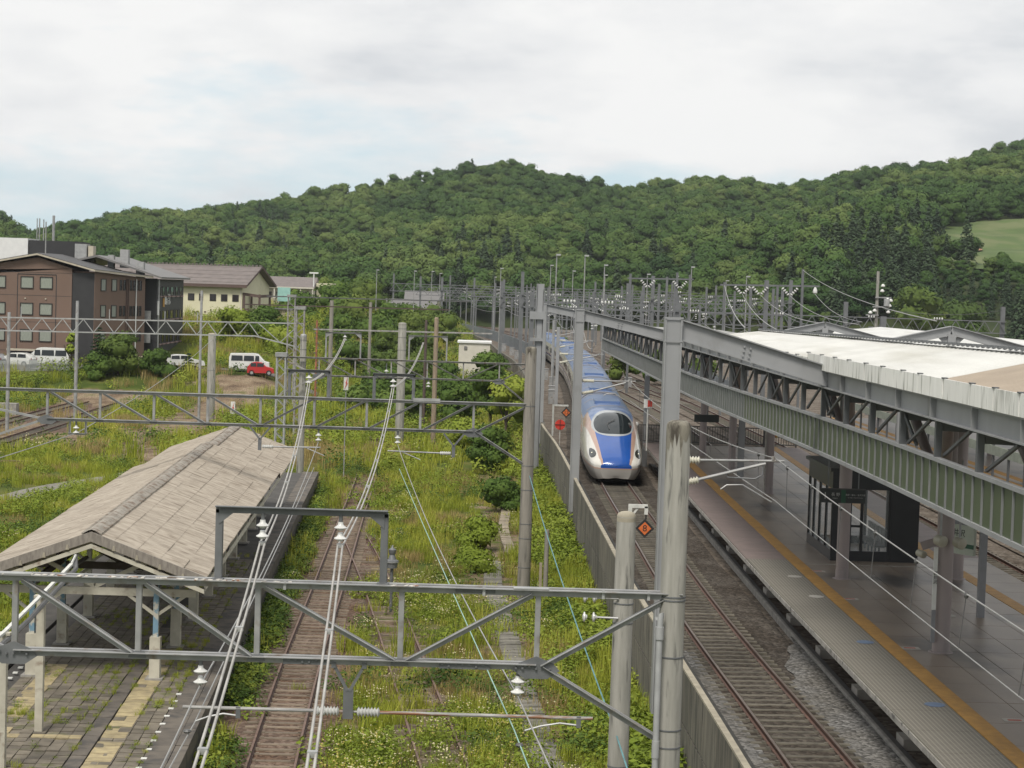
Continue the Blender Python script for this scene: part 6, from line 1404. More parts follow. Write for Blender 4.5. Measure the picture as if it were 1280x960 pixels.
wl = thing('lot_wall', 'low dark wall along the back of the car park', 'wall', (-50, 211, 3)); MB().bx(-53.5, -45.5, 211.2, 211.5, 3, 4.35).build('wall', 'hotel_black', wl); MB().bx(-53.6, -47.5, 210.9, 211.15, 4.4, 4.62).build('rail', 'fascia_beige', wl)
bf = thing('yard_buffer', 'pale concrete block and low frame beside the left sidings', 'buffer', (-41, 150, 0)); MB().bx(-44.8, -42.6, 171.5, 172.6, 0, 1.1).build('block', 'kerb_concrete', bf); MB().bx(-45.2, -44.9, 171.4, 172.7, 0, 1.3).build('end_plate', 'roof_grey', bf)
pg = thing('old_rail_pile', 'dark rails lying in the grass at the left edge', 'rail pile', (-34, 112, 0)); MB().beam((-36, 126, .25), (-30.3, 126.5, .25), .16, .16).beam((-36, 126.4, .22), (-30.0, 126.9, .22), .16, .16).build('rails', 'old_rail_top', pg)
# ------------------------------------------------------------------ leaves
foliage('leaf_grass', (.18, .225, .025), (.30, .33, .040), (.40, .39, .075), zone=.22)
foliage('leaf_dry', (.23, .18, .065), (.33, .255, .10), (.40, .31, .145), zone=.3)
foliage('leaf_weed', (.11, .16, .018), (.19, .245, .030), (.27, .31, .048), zone=.2)
foliage('leaf_deep', (.042, .082, .015), (.080, .135, .024), (.13, .185, .036), zone=.3)
foliage('leaf_forest', (.024, .056, .014), (.055, .105, .022), (.128, .172, .046), zone=.016, trans=.12, iso=.14)
foliage('leaf_conifer', (.026, .048, .025), (.045, .074, .035), (.066, .10, .044), zone=.05, trans=.08, iso=.2)
foliage('leaf_bright', (.12, .175, .020), (.20, .26, .032), (.28, .32, .05), zone=.05, iso=.3)
foliage('leaf_light', (.055, .095, .024), (.085, .13, .032), (.12, .165, .045), zone=.05, iso=.2)
foliage('leaf_mid', (.055, .092, .02), (.098, .142, .028), (.15, .19, .04), zone=.3)
foliage('leaf_spruce', (.018, .038, .018), (.035, .062, .026), (.055, .088, .034))
mat('flower_white', (.50, .46, .29), (.42, .36, .19), .8, 3); mat('flower_yellow', (.36, .29, .07), (.31, .25, .06), .8, 3); mat('trunk', (.10, .075, .055), (.06, .046, .036), .95, 5, stretch=(4, 4, 1))
def rot_to(nv, rng):
    nv = nv/np.linalg.norm(nv); a = np.cross(nv, rng.normal(size=3)); a /= np.linalg.norm(a); return a, np.cross(nv, a)
def leafquads(mb, P, Nn, size, rng, aspect=.62, sh=None):
    for i_, (p, nv, s) in enumerate(zip(P, Nn, size)):
        if sh is not None: mb.n += [sh[i_]]*4
        a, b = rot_to(nv, rng); a = a*s*.5; b = b*s*.5*aspect
        o = len(mb.v); mb.v += [tuple(p-a), tuple(p+b*1.0-a*.1), tuple(p+a), tuple(p-b*1.0-a*.1)]; mb.f.append((o+3, o+2, o+1, o))
def crown(rng, H, Rr, nlobe, nleaf, leaf, z0=.3, flat=.75, spread=.62, jit=.34, core=True):
    """leaf clumps over a set of uneven lobes, each round a lumpy inner mass of leaves; returns one MB"""
    mb = MB(); c = []
    for i in range(nlobe):
        a = (i*2.399963+rng.normal()*.4); r = Rr*spread*math.sqrt((i+.5)/nlobe); zz = H*(z0+(1-z0)*rng.random()**.8*.82); k = 1-.55*((zz/H-z0)/(1-z0))
        c.append((np.array([r*math.cos(a)*k, r*math.sin(a)*k, zz]), Rr*(.34+.24*rng.random())*(.75+.45*k)))
    for ctr, rad in c:
        n = int(nleaf/nlobe); d = rng.normal(size=(n, 3)); d /= np.linalg.norm(d, axis=1)[:, None]; d[:, 2] = np.abs(d[:, 2])*.9+d[:, 2]*.1-.12*rng.random(n)
        rr = rad*(.80+.26*rng.random(n)); P = ctr+d*rr[:, None]*np.array([1, 1, flat]); Nn = d+rng.normal(size=(n, 3))*jit+np.array([0, 0, .18])
        leafquads(mb, P, Nn, leaf*(.7+.7*rng.random(n)), rng, sh=d*.8+Nn*.28+(ctr-np.array([0, 0, H*.4]))/Rr*.25)
        if core:
            ph = rng.random()*6; o = len(mb.v); m_, k_ = 7, 4
            for i in range(k_+1):
                la = -.9+(math.pi/2+.9)*i/k_
                for j in range(m_):
                    lo = ph+2*math.pi*j/m_; q = rad*.64*(.85+.3*rng.random()); mb.n.append((math.cos(la)*math.cos(lo), math.cos(la)*math.sin(lo), math.sin(la))); mb.v.append((ctr[0]+q*math.cos(la)*math.cos(lo), ctr[1]+q*math.cos(la)*math.sin(lo), ctr[2]+q*flat*math.sin(la)))
            for i in range(k_):
                for j in range(m_): mb.f.append((o+i*m_+j, o+i*m_+(j+1) % m_, o+(i+1)*m_+(j+1) % m_, o+(i+1)*m_+j))
    return mb
def conifer(rng, H, Rr, n, leaf):
    mb = MB(); ti = int(H/.55)+4
    for k in range(ti):
        z = H*(.06+.93*k/ti); r = Rr*(1-k/ti)**.9+.04*Rr; m_ = max(3, int(n/ti*(1.6*(1-k/ti)+.25))); nb = max(5, int(7*(1-k/ti)+5)); ph = rng.random()*6
        for j in range(m_):
            a = ph+2*math.pi*(rng.integers(nb)/nb)+rng.normal()*.13; q = math.sqrt(rng.random()); p = np.array([r*q*math.cos(a), r*q*math.sin(a), z-.30*r*q+rng.normal()*.08*leaf])
            leafquads(mb, [p], [np.array([math.cos(a)*.5, math.sin(a)*.5, 1.])+rng.normal(size=3)*.3], [leaf*(.6+.7*rng.random())], rng, .5, [np.array([math.cos(a)*.8, math.sin(a)*.8, .6])])
    return mb
def trunk_of(parent, h, r, rng, branches=4):
    x, y, z = ORG[parent.name]; mb = MB().pipe([(x, y, z-.2), (x+.03*h*rng.normal()*.3, y, z+h*.5), (x, y, z+h*.9)], [r, r*.7, r*.25], 8)
    for i in range(branches):
        a = rng.random()*6.28; mb.pipe([(x, y, z+h*.35), (x+math.cos(a)*h*.16, y+math.sin(a)*h*.16, z+h*.6), (x+math.cos(a)*h*.24, y+math.sin(a)*h*.24, z+h*.78)], [r*.45, r*.3, r*.1], 5)
    return mb.build('trunk', 'trunk', parent, True)
def plant(name, label, cat, x, y, h, r, kind='shrub', m='leaf_deep', n=1500, leaf=.22, group=None, z=None, seed=1, zoff=.02, lobes=15):
    rng = np.random.default_rng(seed); z = gz(x, y)-.05 if z is None else z
    t = thing(name, label, cat, (x, y, z), group)
    mb = conifer(rng, h, r, n, leaf) if kind == 'conifer' else crown(rng, h, r, lobes, n, leaf, .10 if kind == 'shrub' else .34, .9, .72)
    mb.v = [(a+x, b+y, c+z+zoff) for a, b, c in mb.v]; mb.build('foliage', m, t, fixn=False); trunk_of(t, h*.8, .05+.018*h, rng, 0 if kind == 'conifer' else 5); return t
plant('spruce_tree', 'small spruce with a pointed top in front of the brown hotel', 'tree', -41.7, 203.2, 5.2, 1.7, 'conifer', 'leaf_spruce', 1700, .40, seed=3)
plant('shrub', 'large round green shrub right of the small spruce', 'shrub', -39.4, 202.2, 4.5, 2.6, n=2600, leaf=.34, m='leaf_mid', seed=4)
plant('shrub', 'dark shrub in the grass left of the large round shrub', 'shrub', -41.2, 200.4, 2.6, 1.8, n=1300, leaf=.32, seed=5)
plant('shrub', 'low rounded shrub below the cream tank', 'shrub', -35.4, 202.4, 2.7, 2.3, n=1900, leaf=.30, seed=6)
plant('spruce_tree', 'little dark conifer beside the road, right of the low shrub', 'tree', -31.9, 202.4, 2.8, 1.3, 'conifer', 'leaf_spruce', 1000, .34, seed=7)
iv = plant('climbing_vine', 'yellow green vine climbing a thin pole in front of the hotel', 'vine', -44.6, 203, 4.6, .75, 'tree', 'leaf_bright', 650, .3, seed=8)
plant('broadleaf_tree', 'airy pale tree in front of the cream building', 'tree', -32.6, 243, 3.9, 2.8, 'tree', 'leaf_weed', 1700, .38, seed=9)
plant('broadleaf_tree', 'dark bushy tree at the right corner of the cream building', 'tree', -28.6, 244, 4.6, 3.2, 'shrub', 'leaf_deep', 2700, .40, seed=10, lobes=12)
plant('broadleaf_tree', 'bushy tree below the white balcony building', 'tree', -29.2, 292, 5.2, 3.8, 'shrub', 'leaf_deep', 2000, .45, seed=11)
plant('shrub', 'wide hedge like shrub in front of the dark tree by the road', 'shrub', -26.0, 236, 2.6, 3.2, n=1600, leaf=.36, m='leaf_weed', seed=12)
plant('broadleaf_tree', 'dark green tree right of the white equipment building', 'tree', .6, 168, 7.3, 2.6, 'tree', 'leaf_deep', 3200, .34, seed=13, lobes=12)
plant('broadleaf_tree', 'light green tree just left of the brown gantry pole', 'tree', 1.9, 158, 6.0, 2.3, 'tree', 'leaf_weed', 2900, .30, seed=14, lobes=12)
plant('shrub', 'dark shrub at the foot of the light green tree', 'shrub', .5, 132, 3.3, 1.9, n=2600, leaf=.26, seed=15)
plant('shrub', 'dark green shrub right of the tan wooden pole', 'shrub', -2.6, 176, 4.6, 2.8, n=2400, leaf=.32, seed=16)
plant('shrub', 'dark green shrub left of the wooden poles', 'shrub', -6.6, 172, 4.4, 2.4, n=2000, leaf=.32, seed=17)
plant('shrub', 'reddish green shrub below the white equipment building', 'shrub', -1.2, 142, 2.8, 2.2, n=2000, leaf=.26, m='leaf_weed', seed=18)
plant('shrub', 'dark shrub close beside the brown gantry pole', 'shrub', 1.2, 108, 2.0, 1.5, n=1900, leaf=.2, seed=19)
plant('shrub', 'bright leafy bush near the foot of the brown gantry pole', 'shrub', .0, 92, 1.6, 1.25, n=2200, leaf=.17, m='leaf_bright', seed=20)
plant('shrub', 'bushy clump at the near side of the trough bend', 'shrub', -.3, 84.5, 1.2, 1.1, n=1800, leaf=.16, m='leaf_weed', seed=21)
k = 30
for (x, y, h, r) in ((-11.5, 210, 5, 3), (-8.2, 226, 5.5, 3.2), (-12.8, 236, 5.4, 3.2), (-17.5, 246, 5.5, 3.6), (-20.5, 262, 5.5, 3.4), (-14, 268, 6, 3.6), (-9, 262, 6, 3.4), (-5.5, 232, 4.6, 2.8), (-17, 290, 6.5, 4), (-22, 300, 6.5, 4), (-12, 305, 7, 4), (-26, 320, 6.5, 4.2), (-17, 340, 7, 4.4), (-10, 345, 7, 4), (-24, 370, 7.5, 4.6), (-30, 372, 7, 4.6), (-16, 385, 7, 4.6), (-7, 300, 6, 3.6), (-6.2, 196, 3.4, 2.4), (-9.5, 186, 3, 2.2), (-13, 190, 3.2, 2.4), (-3.4, 208, 3.6, 2.4), (-36, 410, 8, 5), (-28, 430, 8, 5)):
    u_ = 606+2350*x/y; lab = ('dark green' if k % 4 in (1, 2) else 'mid green')+' leafy bush '+('in front, ' if y < 250 else 'half way back, ' if y < 310 else 'far back, ')+('left of the twin grey poles' if u_ < 420 else 'behind the twin grey poles' if u_ < 470 else 'between twin poles and stout pole' if u_ < 505 else 'behind the wooden poles' if u_ < 550 else 'right of the tan wooden pole')
    plant('shrub', lab, 'shrub', x, y, h*.8, r, n=1500 if y < 280 else 1000, leaf=.40 if y < 280 else .55, m=('leaf_mid', 'leaf_deep', 'leaf_deep', 'leaf_mid')[k % 4], seed=k, group='bushes in the overgrown middle of the yard', lobes=14); k += 1

# ------------------------------------------------------------------ ground cover
def tuft(rng, n, h, spread, wdt, lean=.5):
    mb = MB()
    for i in range(n):
        a = rng.random()*6.283; r = spread*math.sqrt(rng.random()); x, y = r*math.cos(a), r*math.sin(a); hh = h*(.5+.7*rng.random()); b = rng.random()*6.283; l_ = lean*hh*rng.random(); dx, dy = math.cos(b), math.sin(b)
        o = len(mb.v); mb.v += [(x-dy*wdt/2, y+dx*wdt/2, -.05), (x+dy*wdt/2, y-dx*wdt/2, -.05), (x+dx*l_*.4+dy*wdt*.4, y+dy*l_*.4-dx*wdt*.4, hh*.62), (x+dx*l_, y+dy*l_, hh), (x+dx*l_*.4-dy*wdt*.4, y+dy*l_*.4+dx*wdt*.4, hh*.62)]
        mb.f += [(o, o+1, o+2, o+4), (o+4, o+2, o+3)]
    return mb
def weed(rng, n, h, r, leaf):
    mb = MB()
    for i in range(n):
        a = rng.random()*6.283; q = math.sqrt(rng.random()); z = h*rng.random()**.7*(1-.4*q*q); p = np.array([r*q*math.cos(a), r*q*math.sin(a), z]); leafquads(mb, [p], [np.array([math.cos(a)*.6*q, math.sin(a)*.6*q, .9])+rng.normal(size=3)*.4], [leaf*(.6+.8*rng.random())], rng, .5, [np.array([math.cos(a)*.7*q, math.sin(a)*.7*q, .75])+rng.normal(size=3)*.16])
    return mb
def with_flowers(mb, rng, n, h, r, s, frac=(.75, 1.15)):
    nf0 = len(mb.f)
    for i in range(n):
        a = rng.random()*6.283; q = math.sqrt(rng.random())*r; z = h*(frac[0]+(frac[1]-frac[0])*rng.random()); leafquads(mb, [np.array([q*math.cos(a), q*math.sin(a), z])], [np.array([0, -.4, 1])+rng.normal(size=3)*.3], [s*(.7+.6*rng.random())], rng, .9, [np.array([0, -.2, 1.])])
    return nf0
rg = np.random.default_rng(11)
T_grass = [template('g', tuft(rg, 46, .34+.12*i, .34, .020, .7), ['leaf_grass']) for i in range(3)]
T_dry = [template('d', tuft(rg, 40, .42, .36, .017, .6), ['leaf_dry']) for i in range(2)]
T_tall = [template('t', tuft(rg, 60, .95, .34, .028, .55), ['leaf_grass']) for i in range(2)]
T_weed = [template('w', weed(rg, 95, .42+.16*i, .42, .12), ['leaf_weed']) for i in range(3)]
T_dark = [template('k', weed(rg, 110, .55+.2*i, .45, .11), ['leaf_deep']) for i in range(2)]
T_bright = [template('b', weed(rg, 130, .62+.2*i, .46, .12), ['leaf_bright']) for i in range(3)]
T_flow = []
for i in range(3):
    mb = weed(rg, 70, .5, .42, .10); t_ = tuft(rg, 18, .62, .36, .014, .4); mb.add(t_.v, t_.f); nf = with_flowers(mb, rg, 20, .60, .44, .046); me = mb.mesh('f');  me.materials.append(MATS['leaf_weed']); me.materials.append(MATS['flower_yellow' if i == 2 else 'flower_white'])
    me.polygons.foreach_set('material_index', [0]*nf+[1]*(len(me.polygons)-nf)); T_flow.append(bpy.data.objects.new('f', me))
def on_platform(x, y): return 26 < y < 117 and ow(y)-.05 < x < oe(y)+.08
def cover_points(step_fn, y0, y1, xf0, xf1, keep, rng):
    out = []; y = y0
    while y < y1:
        st = step_fn(y); x = xf0(y)
        while x < xf1(y):
            a, b = x+rng.uniform(-.5, .5)*st, y+rng.uniform(-.5, .5)*st
            if keep(a, b, rng): out.append((a, b))
            x += st
        y += st
    return out
def free(x, y):
    if x > wall_x(y)-.12: return False
    if on_platform(x, y): return False
    if 203 < y < 212 and -66 < x < -44: return False
    if y > 207 and y < 212 and -40 < x < -18: return False
    if 45 < y < 128 and x < -16 and seg_d(x, y, walk) < .95: return False
    if 213 <= y < 240 and x < -36: return False
    return True
TRK = lambda x, y: max((1-ss(.75, 1.25, abs(x-a1x(y)))) * (1 if y < 80 else .78 if y < 125 else .35), (.42-.1*ss(60, 90, y))*(1-ss(.5, 1.0, abs(x-b1x(y)))) if y < 97 else 0, (1-ss(1.2, 1.9, min(abs(x-c1x(y)), abs(x-d1x(y))))) if 118 < y < 200 else 0)
def keep_main(x, y, rng):
    if not free(x, y): return False
    p = 1-.97*soil(x, y); p *= 1-TRK(x, y)*.96
    if 40 < y < 127: p *= .12+.88*ss(.30, .5, abs(x-interp(y, TROUGH)))
    p *= .22+1.1*ss(.36, .56, fnoise(x+50, y, 4.0))
    return rng.random() < p
rgs = np.random.default_rng(5)
sets = {'grass': [], 'dry': [], 'weed': [], 'dark': [], 'flow': [], 'tall': [], 'bright': []}
def sort_points(pts, big):
    for x, y in pts:
        n1, n2, n3 = fnoise(x, y, 3.6), fnoise(x+200, y+90, 3.2), fnoise(x-80, y+300, 8); u = rgs.random()
        near_wall = x > wall_x(y)-2.4; right = x > a1x(y)+1.6
        dryz = ss(.42, .60, n3)*(1.1 if x < a1x(y)-3 and y > 95 else .72)
        k = 'dry' if u < .30*dryz+.5*dryz*dryz else None
        if not k:
            u = rgs.random()
            if near_wall and u < .7: k = 'bright' if n1 > .52 else 'weed' if n2 > .46 else 'dark' if n1 < .40 else 'grass'
            elif right and y < 112 and n2 > .47 and u < .55: k = 'flow'
            elif n2 > .53 and u < .7: k = 'bright' if n1 > .5 else 'weed'
            elif n1 < .42 and u < .7: k = 'dark'
            elif n1 > .60 and u < .25: k = 'tall'
            elif u < .05: k = 'flow'
            else: k = 'grass'
        sets[k].append((x, y, gz(x, y), (.75+.55*rgs.random())*big))
xl_near = lambda y: -.29*y-7
sort_points(cover_points(lambda y: .40+.0016*max(0, y-40), 38, 130, xl_near, lambda y: 5.2, keep_main, rgs), 1.0)
sort_points(cover_points(lambda y: .85+.004*(y-130), 130, 235, xl_near, lambda y: 4.6, keep_main, rgs), 1.9)
sort_points(cover_points(lambda y: 1.3+.008*(y-235), 235, 470, lambda y: -.27*y, lambda y: 4 if y < 300 else 4-(y-300)*.05, lambda x, y, r: free(x, y), rgs), 2.3)
# weeds in the joints of the old platform, and along its foot
for i in range(3400):
    y = rgs.uniform(36, 80)**1.0; w_ = oe(y)-ow(y); u = rgs.choice([.97, 1.30, 1.63, 2.29, 2.72, 3.05, 3.38, 3.70, 4.03, 4.35, 4.68, 5.0, 5.33, 6.3])+rgs.normal(0, .035)
    if u < w_-.2 and rgs.random() < ss(.36, .62, fnoise(oe(y)-u, y, 2.2))*(1 if y < 60 else .35): sets['grass' if rgs.random() < .75 else 'weed'].append((oe(y)-u, y, OZ-.02, .13+.26*rgs.random()**2))
for i in range(700):
    y = rgs.uniform(36, 116); x = oe(y)+.15+abs(rgs.normal(0, .35)); 
    if fnoise(x, y, 3) > .42: sets['dark' if rgs.random() < .6 else 'weed'].append((x, y, 0, .8+.5*rgs.random()))
for i in range(700):
    y = rgs.uniform(36, 134); x = wall_x(y)-.2-abs(rgs.normal(0, .8)); n_ = fnoise(x, y, 4); sets['bright' if n_ > .5 else 'weed' if n_ > .40 else 'tall'].append((x, y, 0, (.9+.9*rgs.random())*(.65 if n_ <= .40 else 1)))
def put(name, key, temps, label, cat):
    P = sets[key]; n = len(P); scatter(name, [(a, b, c) for a, b, c, d in P], [d for a, b, c, d in P], rgs.random(n)*6.283, rgs.integers(0, len(temps), n), temps, label, cat); print(name, n)
put('wild_grass', 'grass', T_grass, 'yellow green wild grass all over the disused yard', 'grass')
put('dry_grass', 'dry', T_dry, 'straw coloured dry grass patches left of the old platform', 'grass')
put('tall_grass', 'tall', T_tall, 'tall arching grass blades among the weeds', 'grass')
put('leafy_weeds', 'weed', T_weed, 'bright leafy weeds along the retaining wall and the yard', 'weeds')
put('bushy_weeds', 'bright', T_bright, 'light green bushy weeds at the foot of the retaining wall', 'weeds')
put('dark_weeds', 'dark', T_dark, 'dark green weeds along the old platform and track edges', 'weeds')
put('flowering_weeds', 'flow', T_flow, 'flowering weeds with pale yellow and white heads between the old tracks', 'weeds')

# ------------------------------------------------------------------ wooded hills
RID = [(-.60, 40), (-.40, 46), (-.30, 46), (-.2588, 42), (-.252, 36), (-.244, 30), (-.2165, 37), (-.1997, 43), (-.183, 45.4), (-.164, 45.1), (-.149, 48.6), (-.132, 51.6), (-.111, 55.3), (-.090, 61), (-.069, 65), (-.048, 68.7), (-.031, 71.8), (-.0103, 76.3), (.0045, 78), (.019, 77), (.032, 72.6), (.045, 71.8), (.062, 68.5), (.079, 68.7), (.100, 70.6), (.113, 74), (.134, 71.7), (.147, 71.3), (.158, 69.1), (.168, 72.8), (.189, 77.8), (.215, 81.6), (.240, 85.8), (.261, 91.5), (.282, 99), (.33, 112), (.42, 120), (.60, 110)]
ra = np.array([p[0] for p in RID]); rz_ = np.array([p[1] for p in RID])
def hill_z(x, y):
    a = x/y; top_ = float(np.interp(a, ra, rz_))-7.5; y0 = 560-120*ss(.05, .22, a)-60*ss(-.12, -.25, a)
    t = (y-y0)/(1000-y0)
    if t <= 0: return 0.
    tt = min(t, 1.); s = tt**.92*(1-.12*math.sin(math.pi*tt))
    lob = (fnoise(x+900, y*.7+400, 95)-.5)*34*math.sin(math.pi*min(1, tt))**.8
    z = 4+(top_-4)*s+lob
    if t > 1: z = top_-(t-1)*60
    return z
hx = list(np.linspace(-.62, .62, 150)); hy = list(np.linspace(430, 1000, 60))+[1040, 1120, 1300, 1600]
foliage('hill_floor', (.02, .032, .012), (.035, .05, .016), (.05, .065, .02), zone=.05)
hill = structure(MB().grid([[(a*y, y, hill_z(a*y, y)-(.0 if hill_z(a*y, y) > .5 else 3.0)) for a in hx] for y in hy]).build('hill', 'hill_floor', fixn=False, smooth=True))
CLR = [(.245, .300, 848, 925), (.262, .300, 915, 960)]
def clearing(x, y):
    a = x/y; c = 0
    d = math.hypot((a-.284)/.054, (y-600)/56); return d < 1
mat('meadow', (.075, .115, .028), (.06, .095, .024), .95, .12, coords='World', bump=.8, bscale=.5, stain=((.11, .13, .05), .09, .46, .62))
mb = MB(); rows = []
for i in range(21):
    row = []
    for j in range(21):
        a = .284+(-1+2*i/20)*.054; y = 600+(-1+2*j/20)*60; row.append((a*y, y, hill_z(a*y, y)+1.2))
    rows.append(row)
structure(mb.grid(rows).build('meadow', 'meadow', fixn=False, smooth=True))
mat('bare_earth', (.32, .17, .10), (.25, .15, .08), .95, .3, coords='World')
be = []
for i in range(7):
    a = .2585+(i-3)*.0014; be.append([(a*(590+q), 590+q, hill_z(a*(590+q), 590+q)+1.7) for q in (-9+abs(i-3)*2, 10-abs(i-3)*1.8)])
structure(MB().grid(be).build('bare_earth', 'bare_earth', fixn=False))
T_for = []
for i in range(6):
    r_ = np.random.default_rng(100+i); mb = crown(r_, 9.5+1.2*(i % 3), 5.0+.6*(i % 2), 13, 1500, .80, .25, .8, .70, .26); T_for.append(template('x', mb, ['leaf_forest']))
for i in range(2):
    r_ = np.random.default_rng(120+i); T_for.append(template('x', conifer(r_, 15, 3.2, 620, 1.3), ['leaf_conifer']))
for i in range(2):
    r_ = np.random.default_rng(130+i); T_for.append(template('x', crown(r_, 9, 4.8, 13, 1400, .75, .22, .8, .72, .28), ['leaf_light']))
fr = np.random.default_rng(77); pts, scl, idx = [], [], []
y = 470.
while y < 1034:
    st = 5.0; x = -.36*y-20
    while x < .36*y+20:
        a, b = x+fr.uniform(-2.5, 2.5), y+fr.uniform(-2.5, 2.5); z = hill_z(a, b)
        if z > 3.2 and not clearing(a, b) and not (a < 20 and b < 560):
            az = a/b; n = fnoise(a, b, 70); front = .235 < az < .345 and 440 < b < 545; low = not (front and z > 15) and z < 22+10*ss(.15, .25, az)
            pc = .015*(z < 30)+.16*(n > .64)*(z < 40)+(.62*ss(.14, .22, az) if low else 0)+(.3 if low and -.02 < az < .02 else 0)
            k = 6+int(fr.integers(2)) if fr.random() < pc else (8+int(fr.integers(2)) if fr.random() < (.40 if low and -.12 < az < .17 and n < .5 else .05) else int(fr.integers(6)))
            pts.append((a, b, z+.6)); scl.append(((.42+.78*fr.random()**1.8) if k not in (6, 7) else .6+.5*fr.random())*(.5 if .235 < az < .345 and 440 < b < 545 else 1)); idx.append(k)
        x += st
    y += st
scatter('forest', pts, scl, fr.random(len(pts))*6.283, idx, T_for, 'dense green wood covering the hills behind the yard', 'forest'); print('forest', len(pts))
t = thing('lone_pine', 'single tall tree standing up from the hilltop', 'tree', (-10.4, 1000, hill_z(-10.4, 1000))); mb = conifer(np.random.default_rng(5), 13, 3.4, 420, 1.8); z0 = hill_z(-10.4, 1000); mb.v = [(a-10.4, b+1000, c+z0+1) for a, b, c in mb.v]; mb.build('foliage', 'leaf_conifer', t, fixn=False); MB().tube((-10.4, 1000, z0), (-10.4, 1000, z0+9), .4, 6).build('trunk', 'trunk', t)
# taller trees standing out in front of the right hand wood
for i, (x, y, h, r, kd, m_, lab) in enumerate(((96, 420, 15, 6.8, 'tree', 'leaf_mid', 'bright rounded tree rising behind the utility pole'), (108, 430, 13, 6.5, 'tree', 'leaf_light', 'rounded tree right of the utility pole behind the truss'), (66, 450, 12, 5.5, 'tree', 'leaf_light', 'pale green tree behind the high voltage portal'), (52, 470, 11, 5, 'tree', 'leaf_light', 'green tree left of the high voltage portal'), (120, 400, 13, 4.2, 'conifer', 'leaf_conifer', 'dark conifer between the rounded tree and the right edge'), (134, 415, 16, 4.6, 'conifer', 'leaf_conifer', 'tall dark conifer near the right edge'), (128, 450, 17, 4.6, 'conifer', 'leaf_conifer', 'dark conifer behind the gable frames'), (146, 440, 17, 4.8, 'conifer', 'leaf_conifer', 'broad dark conifer at the right edge'), (112, 470, 18, 4.8, 'conifer', 'leaf_conifer', 'dark conifer standing left among the conifer group'), (100, 490, 17, 4.6, 'conifer', 'leaf_conifer', 'dark conifer behind the bright rounded tree'))):
    plant('conifer_tree' if kd == 'conifer' else 'broadleaf_tree', lab, 'tree', x, y, h, r, kd, m_, 1500, 1.0 if kd == 'tree' else 1.2, z=2.0, seed=200+i, lobes=14)
# ------------------------------------------------------------------ overhead structures of the express yard
def vstring(mb, a, b, r=.13, n=4):
    """strain insulators hanging from a towards b"""
    a, b = Vector(a), Vector(b); d = (b-a).normalized(); L_ = (b-a).length
    for i in range(n): q = a+d*(L_*(i+.3)/n); mb.pipe([q, q+d*.05, q+d*.12, q+d*.16], [r*.3, r, r*.9, r*.3], 10)
def yard_gantry(y, x0, x1, z, h, label, seg=1.4, masts=(), ins=(), diamond_=False, mast_top=2.0, w_=.07):
    g = thing('yard_gantry', label, 'gantry', (x0, y, 2))
    for dy in (-.35, .35):
        MB().beam((x0, y+dy, z), (x1, y+dy, z), w_*1.3, w_*1.4).beam((x0, y+dy, z-h), (x1, y+dy, z-h), w_*1.3, w_*1.4).build('chord', 'yard_steel', g)
    b = MB(); n = max(2, int((x1-x0)/seg)); st = (x1-x0)/n
    for i in range(n):
        a = x0+i*st
        if diamond_ and i % 2: b.beam((a, y-.36, z), (a+st, y-.36, z-h), w_, w_).beam((a, y-.36, z-h), (a+st, y-.36, z), w_, w_)
        else: b.beam((a, y-.36, z-h), (a+st/2, y-.36, z), w_, w_).beam((a+st/2, y-.36, z), (a+st, y-.36, z-h), w_, w_)
        b.beam((a, y-.35, z), (a+st, y+.35, z), w_*.7, w_*.7)
    b.build('web_bar', 'yard_steel', g)
    for x in masts: MB().box((x, y, (z+mast_top+2)/2), (.42, .42, z+mast_top-2)).build('mast', 'yard_steel', g)
    i_ = MB()
    for x in ins: vstring(i_, (x-.55, y-.4, z+.1), (x+.55, y-.4, z+.1), .16, 4); 
    if ins: i_.build('insulator', 'porcelain', g, True)
    i2 = MB()
    for x in ins[::2]: vstring(i2, (x+2.2, y-.4, z-h-.1), (x+2.2, y-.4, z-h-1.0), .16, 3)
    if ins: i2.build('insulator', 'porcelain', g, True)
    return g
yard_gantry(200, 4.6, 55.3, 11.2, 1.25, 'nearest truss gantry across the express yard, ending in the mast at the right edge', 1.5, (4.7, 20.2, 38.2, 55), (9, 14.5, 22, 31, 41, 48), mast_top=1.6)
yard_gantry(150, 4.2, 12.5, 12.0, .9, 'short truss joined to the boxed mast left of the steel frames', 1.2, (), (6.5, 9.5))
yard_gantry(245, 4.4, 40, 12.4, 1.5, 'second truss gantry across the yard with double lattice', 1.6, (4.5, 21.5, 39.5), (9, 17, 26, 33), True, 3)
yard_gantry(290, -2, 46, 11.9, 1.5, 'third truss gantry across the yard', 1.9, (2.2, 24, 45.5), (8, 18, 30), False, 2.4)
yard_gantry(350, -9, 50, 12.6, 1.7, 'fourth truss gantry, farther back across the yard', 2.2, (-8.5, 3, 26, 49), (), True, 2.4, .09)
yard_gantry(420, -16, 52, 13.2, 1.8, 'fifth truss gantry, near the back of the yard', 2.6, (-15, -3, 24, 51), (), False, 2.4, .1)
yard_gantry(500, -26, 50, 14, 2.0, 'farthest truss gantry in front of the wood', 3.0, (-25, -10, 20, 49), (), False, 2.6, .12)
